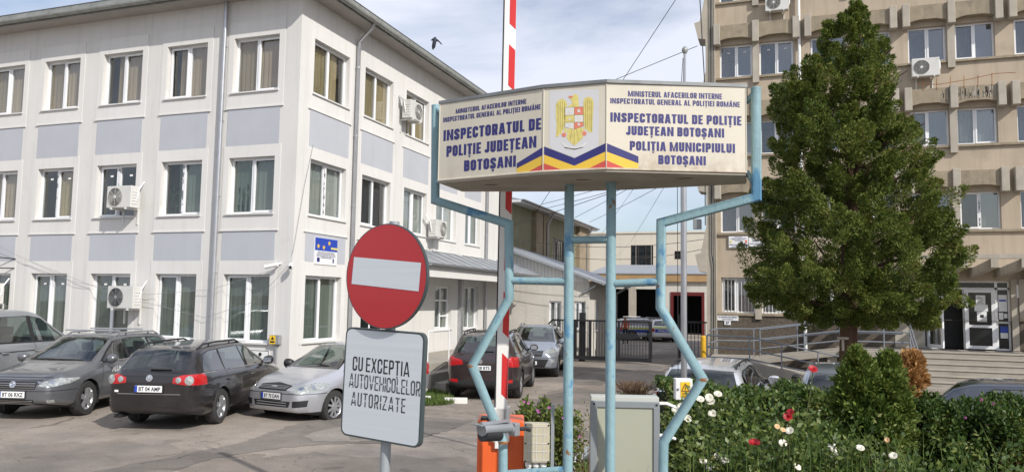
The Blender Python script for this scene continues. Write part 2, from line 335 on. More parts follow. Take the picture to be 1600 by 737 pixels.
K = dict(
 plaster=facade_mat('white_plaster', (.625, .615, .59), var=.05, scale=.7, bump=.2, bscale=45, streak=.13, col2=(.53, .515, .485), thr=(.6, .85), s2=1.6),
 trimw=facade_mat('white_trim_plaster', (.65, .64, .615), var=.04, scale=1.2, bump=.15, bscale=50, streak=.10),
 bluepanel=facade_mat('blue_grey_panel', (.43, .445, .48), var=.04, scale=1.5, bump=.1, bscale=60, streak=.05),
 pvc=mat('white_pvc', (.78, .79, .80), rough=.35, var=.03),
 sill=mat('sill_metal', (.62, .61, .59), rough=.5, var=.1),
 sheet=mat('grey_sheet_metal', (.33, .35, .37), rough=.45, metal=.4, var=.12, scale=3),
 gutter=mat('gutter_metal', (.30, .31, .29), rough=.5, metal=.3, var=.2, scale=2, col2=(.18, .17, .14), thr=(.5, .8)),
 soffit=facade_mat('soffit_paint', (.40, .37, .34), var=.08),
 zinc=mat('zinc_pipe', (.45, .46, .48), rough=.35, metal=.7, var=.1, scale=5),
 dark=mat('dark_interior', (.05, .05, .055), rough=.9),
 room=mat('room_interior', (.16, .165, .16), rough=.9, var=.25, scale=.8),
 tan=facade_mat('tan_render', (.43, .36, .275), var=.09, scale=.8, bump=.3, bscale=35, streak=.22, col2=(.32, .265, .20), thr=(.55, .85), s2=1.3),
 concrete=facade_mat('weathered_concrete', (.30, .255, .185), var=.16, scale=3, bump=.5, bscale=25, streak=.3, col2=(.17, .145, .115), thr=(.55, .8), s2=2.5),
 conc2=facade_mat('pale_concrete', (.40, .365, .305), var=.12, scale=2.5, bump=.3, bscale=30, streak=.2),
 pebble=facade_mat('pebbledash', (.115, .096, .076), var=.3, scale=14, bump=1.0, bscale=28, streak=.2),
 step=facade_mat('grey_steps', (.345, .318, .275), var=.14, scale=2, bump=.2, streak=.1),
 railgrey=mat('grey_rail_paint', (.24, .265, .30), rough=.4, metal=.3, var=.1),
 black=mat('black_paint', (.015, .015, .017), rough=.45, var=.2),
 blackpl=mat('black_plastic', (.02, .02, .022), rough=.5, var=.2),
 rubber=mat('tyre_rubber', (.03, .029, .028), rough=.85, var=.25, scale=8),
 alloy=mat('alloy_rim', (.5, .51, .53), rough=.3, metal=.7, var=.08),
 chrome=mat('chrome', (.72, .72, .73), rough=.12, metal=1, var=.02),
 plate=mat('plate_white', (.75, .76, .76), rough=.4, var=.03),
 eublue=mat('plate_blue', (.02, .06, .4), rough=.4, var=.03),
 navy=mat('navy_vinyl', (.024, .024, .145), rough=.5, var=.12, scale=9),
 ink=mat('black_ink', (.012, .012, .016), rough=.5, var=.1),
 redl=mat('red_lens', (.42, .012, .014), rough=.12, var=.1, scale=12, coat=.6),
 whitel=mat('clear_lens', (.36, .38, .37), rough=.12, metal=.3, var=.45, scale=22, coat=.7),
 carglass=mat('car_glass', (.010, .014, .014), rough=.03, spec=.5, var=.5, scale=2),
 pipeblue=mat('peeling_blue_paint', (.225, .36, .395), rough=.55, var=.18, scale=5, bump=.25, bscale=30, col2=(.085, .225, .36), thr=(.57, .63), s2=5, stretch=(1, 1, .6), col3=(.20, .10, .045), thr3=(.655, .69), s3=11.),
 rust=mat('rust', (.28, .12, .045), rough=.9, var=.4, scale=12, bump=.4),
 signcream=mat('sign_cream', (.57, .53, .435), rough=.5, var=.06, scale=3, streak=.16, col2=(.44, .35, .24), thr=(.60, .85), s2=2.6, col3=(.30, .17, .08), thr3=(.68, .82), s3=4.),
 signrim=mat('sign_rim', (.20, .21, .21), rough=.5, metal=.4, var=.2, scale=8),
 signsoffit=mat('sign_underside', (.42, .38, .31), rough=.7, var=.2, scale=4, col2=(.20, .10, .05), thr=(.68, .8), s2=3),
 yellow=mat('yellow_vinyl', (.70, .46, .05), rough=.45, var=.06),
 red=mat('red_vinyl', (.50, .07, .055), rough=.45, var=.1),
 crestgrey=mat('crest_field', (.56, .56, .57), rough=.45, var=.04),
 crestgold=mat('crest_gold', (.62, .53, .17), rough=.45, var=.15, scale=30),
 crestline=mat('crest_line', (.30, .25, .05), rough=.5),
 crestred=mat('crest_red', (.66, .20, .13), rough=.45, var=.1),
 crestwhite=mat('crest_white', (.64, .63, .60), rough=.45),
 orange=mat('orange_paint', (.72, .12, .025), rough=.4, var=.08, scale=3, coat=.1),
 boomwhite=mat('boom_white', (.78, .77, .74), rough=.4, var=.05, streak=.08),
 boomred=mat('boom_red', (.60, .03, .03), rough=.4, var=.06),
 grey=mat('grey_metal_paint', (.28, .29, .295), rough=.45, metal=.2, var=.1, scale=4),
 aluminium=mat('aluminium_frame', (.30, .325, .34), rough=.4, metal=.4, var=.1), casegrey=mat('pale_grey_casing', (.47, .48, .44), rough=.5, var=.06),
 board=mat('sage_board', (.36, .37, .29), rough=.7, var=.04, scale=1.5),
 beigebox=mat('beige_plastic', (.50, .46, .34), rough=.55, var=.08, scale=5),
 white=mat('white_paint', (.76, .76, .75), rough=.5, var=.04, streak=.05),
 yel=mat('warning_yellow', (.80, .52, .02), rough=.45, var=.04),
 acw=mat('ac_white', (.58, .575, .545), rough=.45, var=.05, scale=4, streak=.15),
 acg=mat('ac_grille', (.10, .10, .10), rough=.5, var=.2),
 glassL=glass('window_glass', tint=(.72, .76, .76), ior=1.75), glassR=glass('window_glass_tinted', tint=(.58, .62, .64), ior=2.1),
 cable=mat('cable_black', (.03, .03, .032), rough=.6),
 bark=facade_mat('bark', (.10, .062, .042), var=.4, scale=5, bump=1, bscale=14, stretch=(1, 1, .2)),
)
def bottom_stain(m, z0, z1, col):
    t = m.node_tree; l = t.links.new; b = t.nodes['Principled BSDF']; src = b.inputs['Base Color'].links[0].from_socket
    tc = N(t, 'ShaderNodeTexCoord'); sp = N(t, 'ShaderNodeSeparateXYZ'); l(tc.outputs['Object'], sp.inputs[0])
    ns = N(t, 'ShaderNodeTexNoise'); ns.inputs['Scale'].default_value = 7; ns.inputs['Detail'].default_value = 7; ns.inputs['Roughness'].default_value = .7; l(tc.outputs['Object'], ns.inputs['Vector'])
    r = N(t, 'ShaderNodeMapRange'); r.inputs[1].default_value = z0; r.inputs[2].default_value = z1; r.inputs[3].default_value = 1; r.inputs[4].default_value = 0; l(sp.outputs[2], r.inputs[0])
    q = N(t, 'ShaderNodeMapRange'); q.inputs[1].default_value = .40; q.inputs[2].default_value = .72; l(ns.outputs[0], q.inputs[0])
    x = N(t, 'ShaderNodeMapRange'); x.inputs[1].default_value = -.6; x.inputs[2].default_value = 1.0; x.inputs[3].default_value = .25; x.inputs[4].default_value = 1; l(sp.outputs[0], x.inputs[0])
    a = N(t, 'ShaderNodeMath', operation='MULTIPLY'); l(r.outputs[0], a.inputs[0]); l(q.outputs[0], a.inputs[1])
    c = N(t, 'ShaderNodeMath', operation='MULTIPLY'); l(a.outputs[0], c.inputs[0]); l(x.outputs[0], c.inputs[1])
    mx = N(t, 'ShaderNodeMix', data_type='RGBA'); l(c.outputs[0], mx.inputs[0]); l(src, mx.inputs[6]); mx.inputs[7].default_value = (*col, 1); l(mx.outputs[2], b.inputs['Base Color'])
bottom_stain(K['signcream'], -.02, .15, (.20, .105, .05))
curtains = dict(
 beige=mat('beige_curtain', (.46, .345, .23), rough=.9, var=.12, scale=3, stretch=(4, 4, .2)),
 ochre=mat('ochre_curtain', (.46, .345, .18), rough=.9, var=.15, scale=3, stretch=(4, 4, .2)),
 white=mat('white_curtain', (.46, .47, .43), rough=.9, var=.1, scale=3, stretch=(4, 4, .2)),
 green=mat('green_blind', (.21, .245, .20), rough=.8, var=.12, scale=3, stretch=(4, 4, .2)),
 dark=mat('dark_curtain', (.06, .062, .07), rough=.9, var=.15, scale=3, stretch=(4, 4, .2)),
 blue=mat('blue_blind', (.14, .15, .18), rough=.8, var=.15, scale=3, stretch=(4, 4, .2)),
)
# ================================================================== ground
def asphalt(name='worn_asphalt', c0=(.29, .25, .212), c1=(.195, .176, .158)):
    m = bpy.data.materials.new(name); m.use_nodes = True; t = m.node_tree; b = t.nodes['Principled BSDF']; l = t.links.new
    b.inputs['Roughness'].default_value = .9; b.inputs['Specular IOR Level'].default_value = .25
    tc = N(t, 'ShaderNodeTexCoord')
    def noise(scale, det=5, rough=.55, st=(1, 1, 1)):
        mp = N(t, 'ShaderNodeMapping'); mp.inputs['Scale'].default_value = st; l(tc.outputs['Object'], mp.inputs[0])
        n = N(t, 'ShaderNodeTexNoise'); n.inputs['Scale'].default_value = scale; n.inputs['Detail'].default_value = det; n.inputs['Roughness'].default_value = rough; l(mp.outputs[0], n.inputs['Vector']); return n
    def rng(src, a, b_, c, d):
        r = N(t, 'ShaderNodeMapRange'); r.inputs[1].default_value = a; r.inputs[2].default_value = b_; r.inputs[3].default_value = c; r.inputs[4].default_value = d; l(src, r.inputs[0]); return r.outputs[0]
    def mul(a, bb):
        x = N(t, 'ShaderNodeMix', data_type='RGBA', blend_type='MULTIPLY'); x.inputs[0].default_value = 1; l(a, x.inputs[6]); l(bb, x.inputs[7]); return x.outputs[2]
    base = N(t, 'ShaderNodeMix', data_type='RGBA'); base.inputs[6].default_value = (*c0, 1); base.inputs[7].default_value = (*c1, 1)
    l(rng(noise(.28, 6, .6).outputs[0], .47, .60, 0, 1), base.inputs[0])
    c = mul(base.outputs[2], rng(noise(1.6, 6, .65).outputs[0], .3, .7, .82, 1.16))
    c = mul(c, rng(noise(38, 4, .7).outputs[0], .3, .7, .80, 1.2))
    # repair patches with tar edges
    def cracks(scale, wdt, dist, seed):
        mp = N(t, 'ShaderNodeMapping'); mp.inputs['Location'].default_value = (seed, seed*1.7, 0); l(tc.outputs['Object'], mp.inputs[0])
        nz = N(t, 'ShaderNodeTexNoise'); nz.inputs['Scale'].default_value = 1.1; nz.inputs['Detail'].default_value = 6; l(mp.outputs[0], nz.inputs['Vector'])
        vm = N(t, 'ShaderNodeVectorMath', operation='MULTIPLY_ADD'); l(nz.outputs['Color'], vm.inputs[0]); vm.inputs[1].default_value = (dist, dist, 0); l(mp.outputs[0], vm.inputs[2])
        vo = N(t, 'ShaderNodeTexVoronoi', feature='DISTANCE_TO_EDGE'); vo.inputs['Scale'].default_value = scale; l(vm.outputs[0], vo.inputs['Vector'])
        return rng(vo.outputs['Distance'], 0, wdt, 0, 1), vm
    ck, _ = cracks(.42, .0055, 1.1, 3.3); msk = noise(.35, 2); mm = rng(msk.outputs[0], .46, .56, 0, .6)
    s1 = N(t, 'ShaderNodeMath', operation='SUBTRACT'); s1.inputs[0].default_value = 1; l(ck, s1.inputs[1])
    s2 = N(t, 'ShaderNodeMath', operation='MULTIPLY'); l(s1.outputs[0], s2.inputs[0]); l(mm, s2.inputs[1])
    s3 = N(t, 'ShaderNodeMath', operation='SUBTRACT'); s3.inputs[0].default_value = 1; l(s2.outputs[0], s3.inputs[1])
    c = mul(c, s3.outputs[0])
    ck2, vm = cracks(.11, .0025, 2.5, 9.1); r2 = rng(ck2, 0, 1, .6, 1); c = mul(c, r2)
    vp = N(t, 'ShaderNodeTexVoronoi', feature='F1'); vp.inputs['Scale'].default_value = .2; l(vm.outputs[0], vp.inputs['Vector'])
    sx = N(t, 'ShaderNodeSeparateColor'); l(vp.outputs['Color'], sx.inputs[0]); c = mul(c, rng(sx.outputs[0], 0, 1, .76, 1.12))
    # oil spots
    c = mul(c, rng(noise(2.3, 2, .5).outputs[0], .66, .74, 1, .72))
    l(c, b.inputs['Base Color'])
    bp = N(t, 'ShaderNodeBump'); bp.inputs['Strength'].default_value = .35; bp.inputs['Distance'].default_value = .01; l(noise(60, 4).outputs[0], bp.inputs['Height']); l(bp.outputs[0], b.inputs['Normal'])
    return m
K['asphalt'] = asphalt()
xs = [-600, -250, -120, -70]+list(np.arange(-50, 41, 1.))+[60, 120, 250, 600]
ys = [-300, -120, -50, -20]+list(np.arange(-10, 81, 1.))+[120, 250, 600, 1200]
gb = MB()
gb.add([(x, y, gz(x, y)) for y in ys for x in xs],
       [(j*len(xs)+i, j*len(xs)+i+1, (j+1)*len(xs)+i+1, (j+1)*len(xs)+i) for j in range(len(ys)-1) for i in range(len(xs)-1)])
gb.build('ground', K['asphalt'], kind='structure', smooth=60, recalc=False)

K['asphalt_dark'] = asphalt('repaired_asphalt', (.20, .177, .155), (.145, .132, .118)); K['asphalt_pale'] = asphalt('bare_old_asphalt', (.27, .243, .213), (.21, .19, .17))
def road_patch(px, mt, lift, seed):
    rq = random.Random(seed); P = [onG(x, y) for x, y in px]; out = []
    for i in range(len(P)):
        a, b = P[i], P[(i+1) % len(P)]; k = max(2, int(np.linalg.norm(b-a)/.10))
        for j in range(k): q = a+(b-a)*j/k; out.append((q[0]+rq.gauss(0, .025), q[1]+rq.gauss(0, .025), gz(q[0], q[1])+lift))
    m = MB(); m.poly(out); m.build('road_patch', K[mt], kind='structure')
road_patch([(120, 742), (300, 706), (380, 690), (455, 664), (560, 651), (652, 650), (742, 656), (700, 672), (640, 690), (500, 694), (420, 702), (330, 716), (250, 742)], 'asphalt_dark', .004, 1)
road_patch([(470, 682), (520, 668), (600, 664), (660, 670), (640, 682), (560, 690), (490, 690)], 'asphalt_pale', .008, 2)
road_patch([(880, 598), (905, 582), (960, 586), (940, 602)], 'asphalt_dark', .004, 3)
road_patch([(820, 640), (850, 618), (880, 612), (892, 622), (866, 644)], 'asphalt_dark', .004, 4)
# ================================================================== facade tools
def facade(mb, O, u, n, u0, u1, z0, z1, holes, depth=.25, mi=0, mr=0):
    us = sorted({u0, u1, *[h[0] for h in holes], *[h[1] for h in holes]}); zs = sorted({z0, z1, *[h[2] for h in holes], *[h[3] for h in holes]})
    us = [a for a in us if u0 <= a <= u1]; zs = [a for a in zs if z0 <= a <= z1]
    P = lambda a, d, z: (O[0]+u[0]*a+n[0]*d, O[1]+u[1]*a+n[1]*d, z)
    for i in range(len(us)-1):
        for j in range(len(zs)-1):
            a, b, c, d = us[i], us[i+1], zs[j], zs[j+1]; mx, mz = (a+b)/2, (c+d)/2
            if any(h[0] < mx < h[1] and h[2] < mz < h[3] for h in holes): continue
            mb.poly([P(a, 0, c), P(b, 0, c), P(b, 0, d), P(a, 0, d)], mi)
    for a, b, c, d in holes:
        mb.poly([P(a, 0, c), P(a, -depth, c), P(a, -depth, d), P(a, 0, d)], mr); mb.poly([P(b, 0, c), P(b, -depth, c), P(b, -depth, d), P(b, 0, d)], mr)
        mb.poly([P(a, 0, d), P(a, -depth, d), P(b, -depth, d), P(b, 0, d)], mr); mb.poly([P(a, 0, c), P(a, -depth, c), P(b, -depth, c), P(b, 0, c)], mr)
rnd = random.Random(3)
def window(bld, O, u, n, u0, u1, z0, z1, cur='beige', rec=.13, split=.5, gl='glassL', cover=(0, 1), surround=None, sill=True, bars=False, tape=False, sticker=False, tilt=False, plants=False, grid=False):
    wd = u1-u0; um = u0+wd*split; t = .055
    f = MB(); B = lambda a, b, c, d, d0=-rec-.06, d1=-rec: f.obox(O, u, n, a, b, d0, d1, c, d)
    B(u0, u0+t, z0, z1); B(u1-t, u1, z0, z1); B(u0+t, u1-t, z0, z0+t); B(u0+t, u1-t, z1-t, z1); B(um-t*.9, um+t*.9, z0+t, z1-t)
    # one opening sash proud of the frame
    a, b = (u0+t*.6, um-t*.3) if rnd.random() < .6 else (um+t*.3, u1-t*.6); s = .05
    for q in ((a, a+s, z0+t*.6, z1-t*.6), (b-s, b, z0+t*.6, z1-t*.6), (a+s, b-s, z0+t*.6, z0+t*.6+s), (a+s, b-s, z1-t*.6-s, z1-t*.6)): B(*q, -rec-.002, -rec+.022)
    if grid:
        B(u0+t, u1-t, z1-.5, z1-.44, -rec-.05, -rec+.012); B(um+t, u1-t, z0+.42, z0+.47, -rec-.05, -rec+.012)
    o = f.build('window', K['pvc'], bld)
    g = MB(); ta, tb_ = rnd.uniform(-.011, .011), rnd.uniform(-.011, .011)
    for a, b in ((u0+t, um), (um, u1-t)):
        PP = lambda q, z, s, k: (O[0]+u[0]*q-n[0]*(rec+.03+s*ta*.9+k*tb_*.9), O[1]+u[1]*q-n[1]*(rec+.03+s*ta*.9+k*tb_*.9), z); g.poly([PP(a, z0+t, -1, -1), PP(b, z0+t, 1, -1), PP(b, z1-t, 1, 1), PP(a, z1-t, -1, 1)]); ta = -ta*rnd.uniform(.2, 1.4); g.build('pane', K[gl], o, recalc=False)
    # curtain with folds
    c0, c1 = cover; ca, cb = u0+wd*c0, u0+wd*c1
    if cb > ca:
        c = MB(); k = max(6, int((cb-ca)/.045)); P = lambda a, d, z: (O[0]+u[0]*a+n[0]*d, O[1]+u[1]*a+n[1]*d, z)
        ph = rnd.random()*6; amp = .006 if cur in ('green', 'blue') else .011
        top = [P(ca+(cb-ca)*i/k, -rec-.10+amp*math.sin(i*2.1+ph), z1+.02) for i in range(k+1)]; bot = [P(ca+(cb-ca)*i/k+.01*math.sin(i), -rec-.10+amp*1.5*math.sin(i*2.1+ph), z0+.02) for i in range(k+1)]
        c.add(top+bot, [(i, i+1, k+2+i, k+1+i) for i in range(k)]); c.build('curtain' if cur not in ('green', 'blue') else 'blind', curtains[cur], o, recalc=False)
    if sill:
        q = MB(); q.obox(O, u, n, u0-.05, u1+.04, -rec+.002, .055, z0-.035, z0-.004); q.build('sill', K['sill'], o)
    if surround:
        st, sb, sw = surround; q = MB(); h = .013
        q.obox(O, u, n, u0-sw, u0-.001, .001, h, sb, st); q.obox(O, u, n, u1+.001, u1+sw, .001, h, sb, st); q.obox(O, u, n, u0-.001, u1+.001, .001, h, z1, st)
        if sb < z0-.05: q.obox(O, u, n, u0-.001, u1+.001, .001, h, sb, z0-.037); q.obox(O, u, n, u0-sw-.02, u1+sw+.02, .001, h+.022, sb-.03, sb)
        q.build('surround', K['trimw'], o)
    if bars:
        q = MB(); k = 9
        for i in range(k):
            a = u0+t+(wd-2*t)*(i+.5)/k; q.obox(O, u, n, a-.008, a+.008, -rec+.03, -rec+.046, z0+.02, z1-.02)
        q.build('security_bars', K['white'], o)
    if tape:
        q = MB()
        q.obox(O, u, n, um-.022, um+.022, -rec+.024, -rec+.027, z0+.1, z1-.1); q.build('film_strip', K['tape'], o)
    if sticker:
        for a in (u0+wd*.27, u0+wd*.76): q = MB(); q.obox(O, u, n, a-.05, a+.05, -rec-.02, -rec-.016, z1-.3, z1-.25); q.build('sticker', K['white'], o)
    if plants:
        V = []
        for i in range(60):
            a = u0+wd*(.12+.3*rnd.random()); zz = z0+.08+rnd.random()**2*.6; P = np.array([O[0]+u[0]*a-n[0]*(rec+.1), O[1]+u[1]*a-n[1]*(rec+.1), zz])
            U = np.array([u[0], u[1], 0])*(.03); W = np.array([u[0]*(rnd.random()-.5), u[1]*(rnd.random()-.5), 1.])*.16; V.append([P-U, P+U, P+U*.3+W, P-U*.3+W])
        quads('pot_plant', np.array(V), K['leaf_indoor'], o)
    return o
K['leaf_indoor'] = leafmat('indoor_plant_leaves', [(.02, .05, .015), (.05, .12, .03), (.08, .16, .04)])
K['tape'] = mat('torn_film', (.7, .71, .72), rough=.5, col2=(.16, .17, .18), thr=(.52, .56), s2=9, stretch=(1, 1, .8))
def ac_unit(label, O, u, n, uc, zc, wdt=.80, h=.56, d=.29, off=.14, fan=-1, group='air conditioner units on the walls', cover=False):
    base = (O[0]+u[0]*uc+n[0]*off, O[1]+u[1]*uc+n[1]*off, zc-h/2)
    T = thing('air_conditioner', label, 'air conditioner', base, 0, group)
    b = MB(); b.obox(O, u, n, uc-wdt/2, uc+wdt/2, off, off+d, zc-h/2, zc+h/2); b.build('casing', K['acw'], T, bevel=.012)
    fr = min(h*.42, .25); fc = uc+fan*(wdt/2-fr-.05)
    P = Vector((O[0]+u[0]*fc+n[0]*(off+d), O[1]+u[1]*fc+n[1]*(off+d), zc)); nn = (n[0], n[1], 0)
    g = MB(); g.lathe([(fr, 0.001), (fr, .008), (0, .008)], P, nn, 24); g.build('fan_opening', K['acg'], T)
    g = MB()
    for rr in np.linspace(.2, 1, 6): g.lathe([(fr*rr, .009), (fr*rr, .018), (fr*rr-.008, .018), (fr*rr-.008, .009)], P, nn, 24)
    g.lathe([(fr*.2, .009), (fr*.2, .02), (0, .022)], P, nn, 12)
    for k in range(8):
        th = k*math.pi/4; a = Vector((u[0], u[1], 0))*math.cos(th)+Vector((0, 0, 1))*math.sin(th); g.tube([P+Vector(nn)*.014+a*fr*.15, P+Vector(nn)*.014+a*fr], .004, 5)
    g.build('fan_grille', K['acw'] if not cover else K['grey'], T)
    s = MB()
    for k in range(5): s.obox(O, u, n, uc-fan*(wdt/2)+(-.001 if fan > 0 else .0)-(.012 if fan > 0 else 0), uc-fan*(wdt/2)+(.012 if fan < 0 else .001), off+.05, off+d-.05, zc-.18+k*.075, zc-.15+k*.075)
    s.build('side_vent', K['sill'], T)
    for a in (-.3, .3):
        k = MB(); k.obox(O, u, n, uc+a*wdt-.02, uc+a*wdt+.02, .003, off+d+.02, zc-h/2-.045, zc-h/2-.003); k.obox(O, u, n, uc+a*wdt-.02, uc+a*wdt+.02, .002, .035, zc-h/2-.4, zc-h/2-.045); k.build('bracket', K['sill'], T)
    p = MB(); e = uc-fan*wdt*.55; Q = lambda a, dd, z: (O[0]+u[0]*a+n[0]*dd, O[1]+u[1]*a+n[1]*dd, z)
    p.tube([Q(uc-fan*wdt*.5, off+.12, zc-.12), Q(e, off+.12, zc-.02), Q(e, off+.08, zc+.2), Q(e+fan*.03, .03, zc+.42)], .018, 7); p.build('refrigerant_pipe', K['white'], T)
    return T

# ================================================================== white office building on the left
FY, SX = 15.37, -11.06
OF, uF, nF = (0, FY), (1, 0), (0, -1)
OS, uS, nS = (SX, 0), (0, 1), (1, 0)
LB = thing('office_building', 'white three storey office building with blue grey panels under its windows', 'building', (SX-8, FY+7, gz(-11, 15.4)))
rows = [(1.03, 2.665), (4.15, 5.545), (7.195, 8.585)]
colsF = [(-13.04, -11.68), (-15.17, -13.87), (-17.36, -16.0), (-19.52, -18.2), (-21.68, -20.3), (-23.84, -22.45), (-26.0, -24.6)]
colsS = [(15.93, 17.56), (18.38, 20.0), (20.85, 22.43), (23.17, 24.8), (25.65, 27.05)]
ZT = 9.55; ZB = -.5; SE = 30.2
holesF = [(a, b, z0, z1) for a, b in colsF for z0, z1 in rows]
holesS = [(a, b, z0, z1) for a, b in colsS for z0, z1 in rows[1:]]+[(15.9, 17.5, 1.04, 2.665), (18.55, 20.0, .25, 2.6), (23.27, 24.58, 1.12, 2.56), (25.69, 27.1, 1.05, 2.62)]
m = MB(); facade(m, OF, uF, nF, -28.5, SX, ZB, ZT, holesF); m.build('wall', K['plaster'], LB, recalc=False)
m = MB(); facade(m, OS, uS, nS, FY, SE, ZB, ZT, holesS)
m.poly([(SX, SE, ZB), (-28.5, SE, ZB), (-28.5, SE, ZT), (SX, SE, ZT)]); m.poly([(-28.5, SE, ZB), (-28.5, FY, ZB), (-28.5, FY, ZT), (-28.5, SE, ZT)]); m.build('wall', K['plaster'], LB, recalc=False)
m = MB(); m.obox(OF, uF, nF, -28, SX-2.5, -1.6, -1.5, ZB, ZT-.1); m.obox(OS, uS, nS, FY+1.5, SE-.3, -2.4, -2.3, ZB, ZT-.1)
for z in (3.3, 6.4, 9.4):
    m.obox(OF, uF, nF, -28, SX-.3, -1.5, -.26, z, z+.1); m.obox(OS, uS, nS, FY+1.5, SE-.3, -2.3, -.26, z, z+.1)
m.build('interior', K['room'], LB)
curF = {0: ['green', 'green', 'green', 'green', 'green', 'green', 'green'], 1: ['green', 'green', 'dark', 'ochre', 'beige', 'beige', 'green'], 2: ['beige', 'beige', 'beige', 'beige', 'beige', 'beige', 'beige']}
cvF = {(1, 2): (.0, .25), (1, 3): (.5, 1), (2, 2): (.25, 1), (2, 1): (.2, 1), (1, 1): (.3, 1)}
for r, (z0, z1) in enumerate(rows):
    top = [3.0, 5.84, 9.0][r]; bot = [.75, 3.75, 6.80][r]
    for c, (a, b) in enumerate(colsF):
        window(LB, OF, uF, nF, a, b, z0, z1, curF[r][c], cover=cvF.get((r, c), (0, 1)), surround=(top, bot if r else z0-.04, .17), tape=(r == 1 and c in (2, 3, 1)), sticker=(r == 0 and c in (2, 3)) or (r == 1 and c in (2, 3)), plants=(r == 1 and c == 0) or (r == 1 and c == 1), split=.48)
for r, (z0, z1) in enumerate(rows):
    top = [3.0, 5.84, 9.0][r]; bot = [.75, 3.75, 6.80][r]
    for c, (a, b) in enumerate(colsS):
        if r == 0:
            if c == 0: window(LB, OS, uS, nS, 15.9, 17.5, 1.04, 2.665, 'green', surround=(3.0, 1.0, .17))
            if c == 3: window(LB, OS, uS, nS, 23.27, 24.58, 1.12, 2.56, 'green', split=.5, grid=True)
            if c == 4: window(LB, OS, uS, nS, 25.69, 27.1, 1.05, 2.62, 'white', split=.5)
            continue
        window(LB, OS, uS, nS, a, b, z0, z1, [None, ['white', 'dark', 'white', 'white', 'green'], ['ochre', 'ochre', 'ochre', 'beige', 'beige']][r][c], surround=(top, bot, .15), cover=(0, 1) if (r, c) not in ((1, 1), (2, 0)) else (0, .85), tape=(r == 1 and c == 0))
m = MB(); m.obox(OS, uS, nS, 18.58, 19.97, -.2, -.14, .25, 2.58); m.build('door', K['pvc'], LB)
m = MB(); m.obox(OS, uS, nS, 18.68, 19.2, -.14, -.13, .9, 2.45); m.obox(OS, uS, nS, 19.3, 19.87, -.14, -.13, .4, 2.45); dg = m.build('door_glass', K['carglass'], LB)
m = MB(); m.obox(OS, uS, nS, 19.4, 19.8, -.13, -.124, 1.75, 2.15); m.build('door_notice', K['eublue'], LB)
def panels(cols, O, u, n, w):
    for a, b in cols:
        for z0, z1 in ((3.0, 3.72), (5.84, 6.77)):
            m = MB(); m.obox(O, u, n, a-w, b+w, .001, .012, z0+.001, z1-.001); m.build('facade_panel', K['bluepanel'], LB)
panels(colsF, OF, uF, nF, .1); panels(colsS, OS, uS, nS, .08)
# eaves, gutter and hipped roof
E0 = .5
m = MB(); m.box2((-29, FY-E0, ZT), (SX+E0, FY, ZT+.06)); m.box2((SX, FY, ZT), (SX+E0, SE+.3, ZT+.06)); m.build('soffit', K['soffit'], LB)
m = MB()
m.box2((-29, FY-E0-.03, ZT-.02), (SX+E0+.03, FY-E0, ZT+.30)); m.box2((SX+E0, FY-E0, ZT-.02), (SX+E0+.03, SE+.3, ZT+.30)); m.build('fascia', K['gutter'], LB)
m = MB()
gp = []
for k in range(9):
    th = math.pi*k/8; gp.append((.075*math.cos(th), -.075*math.sin(th)))
def gutter(m, p0, p1, nn):
    a = [Vector(p0)+Vector(nn)*(.08+x)+Vector((0, 0, z)) for x, z in gp]; b = [Vector(p1)+Vector(nn)*(.08+x)+Vector((0, 0, z)) for x, z in gp]
    k = len(gp); m.add(a+b, [(i, i+1, k+i+1, k+i) for i in range(k-1)]+[tuple(range(k)), tuple(range(k, 2*k))])
gutter(m, (-29, FY-E0-.03, ZT+.08), (SX+E0+.1, FY-E0-.03, ZT+.08), (0, -1, 0)); gutter(m, (SX+E0+.03, FY-E0-.1, ZT+.08), (SX+E0+.03, SE+.3, ZT+.08), (1, 0, 0))
m.build('gutter', K['gutter'], LB, smooth=50, recalc=False)
m = MB(); xa, xb, ya, yb, z = -29, SX+E0+.05, FY-E0-.05, SE+.3, ZT+.30
m.add([(xa, ya, z), (xb, ya, z), (xb, yb, z), (xa, yb, z), (xa+7, ya+7.7, z+2.6), (xb-7.5, ya+7.7, z+2.6)], [(0, 1, 5, 4), (1, 2, 5), (2, 3, 4, 5), (3, 0, 4), (0, 3, 2, 1)]); m.build('roof', K['sheet'], LB)
def downpipe(O, u, n, a, top, bot=-.2):
    P = lambda d, z, s=0: (O[0]+u[0]*(a+s)+n[0]*d, O[1]+u[1]*(a+s)+n[1]*d, z)
    m = MB(); m.tube([P(.55, top), P(.50, top-.12), P(.10, top-.5), P(.10, bot)] if n[0] else [P(.10, top), P(.10, bot)], .05, 10)
    for z in np.arange(.8, top-.8, 1.9): m.lathe([(.056, -.02), (.056, .02)], P(.10, z), (0, 0, 1), 10); m.obox(O, u, n, a-.015, a+.015, 0, .06, z-.012, z+.012)
    m.build('downpipe', K['zinc'], LB, smooth=40)
downpipe(OF, uF, nF, -13.27, 9.6); downpipe(OS, uS, nS, 17.86, 9.6); downpipe(OS, uS, nS, 27.6, 9.6)
# wall mounted things
def pF(x, y): return onY(x, y, FY)
def pS(x, y): return onX(x, y, SX)
ac_unit('dusty white air conditioner beside the middle floor window above the black estate car', OF, uF, nF, -16.1, 4.62, fan=-1)
ac_unit('white air conditioner with brown fan between two ground floor windows of the white building', OF, uF, nF, -15.86, 2.06, wdt=.84, fan=-1, cover=True)
ac_unit('white air conditioner above the silver grey people carrier, cut by the picture edge', OF, uF, nF, -20.75, 2.1, wdt=.84, fan=-1)
ac_unit('white air conditioner on top floor of the sunlit side wall, near the bird', OS, uS, nS, 20.75, 7.86, fan=1)
ac_unit('white air conditioner with looped pipe on middle floor above the entrance canopy', OS, uS, nS, 22.75, 4.42, fan=1)
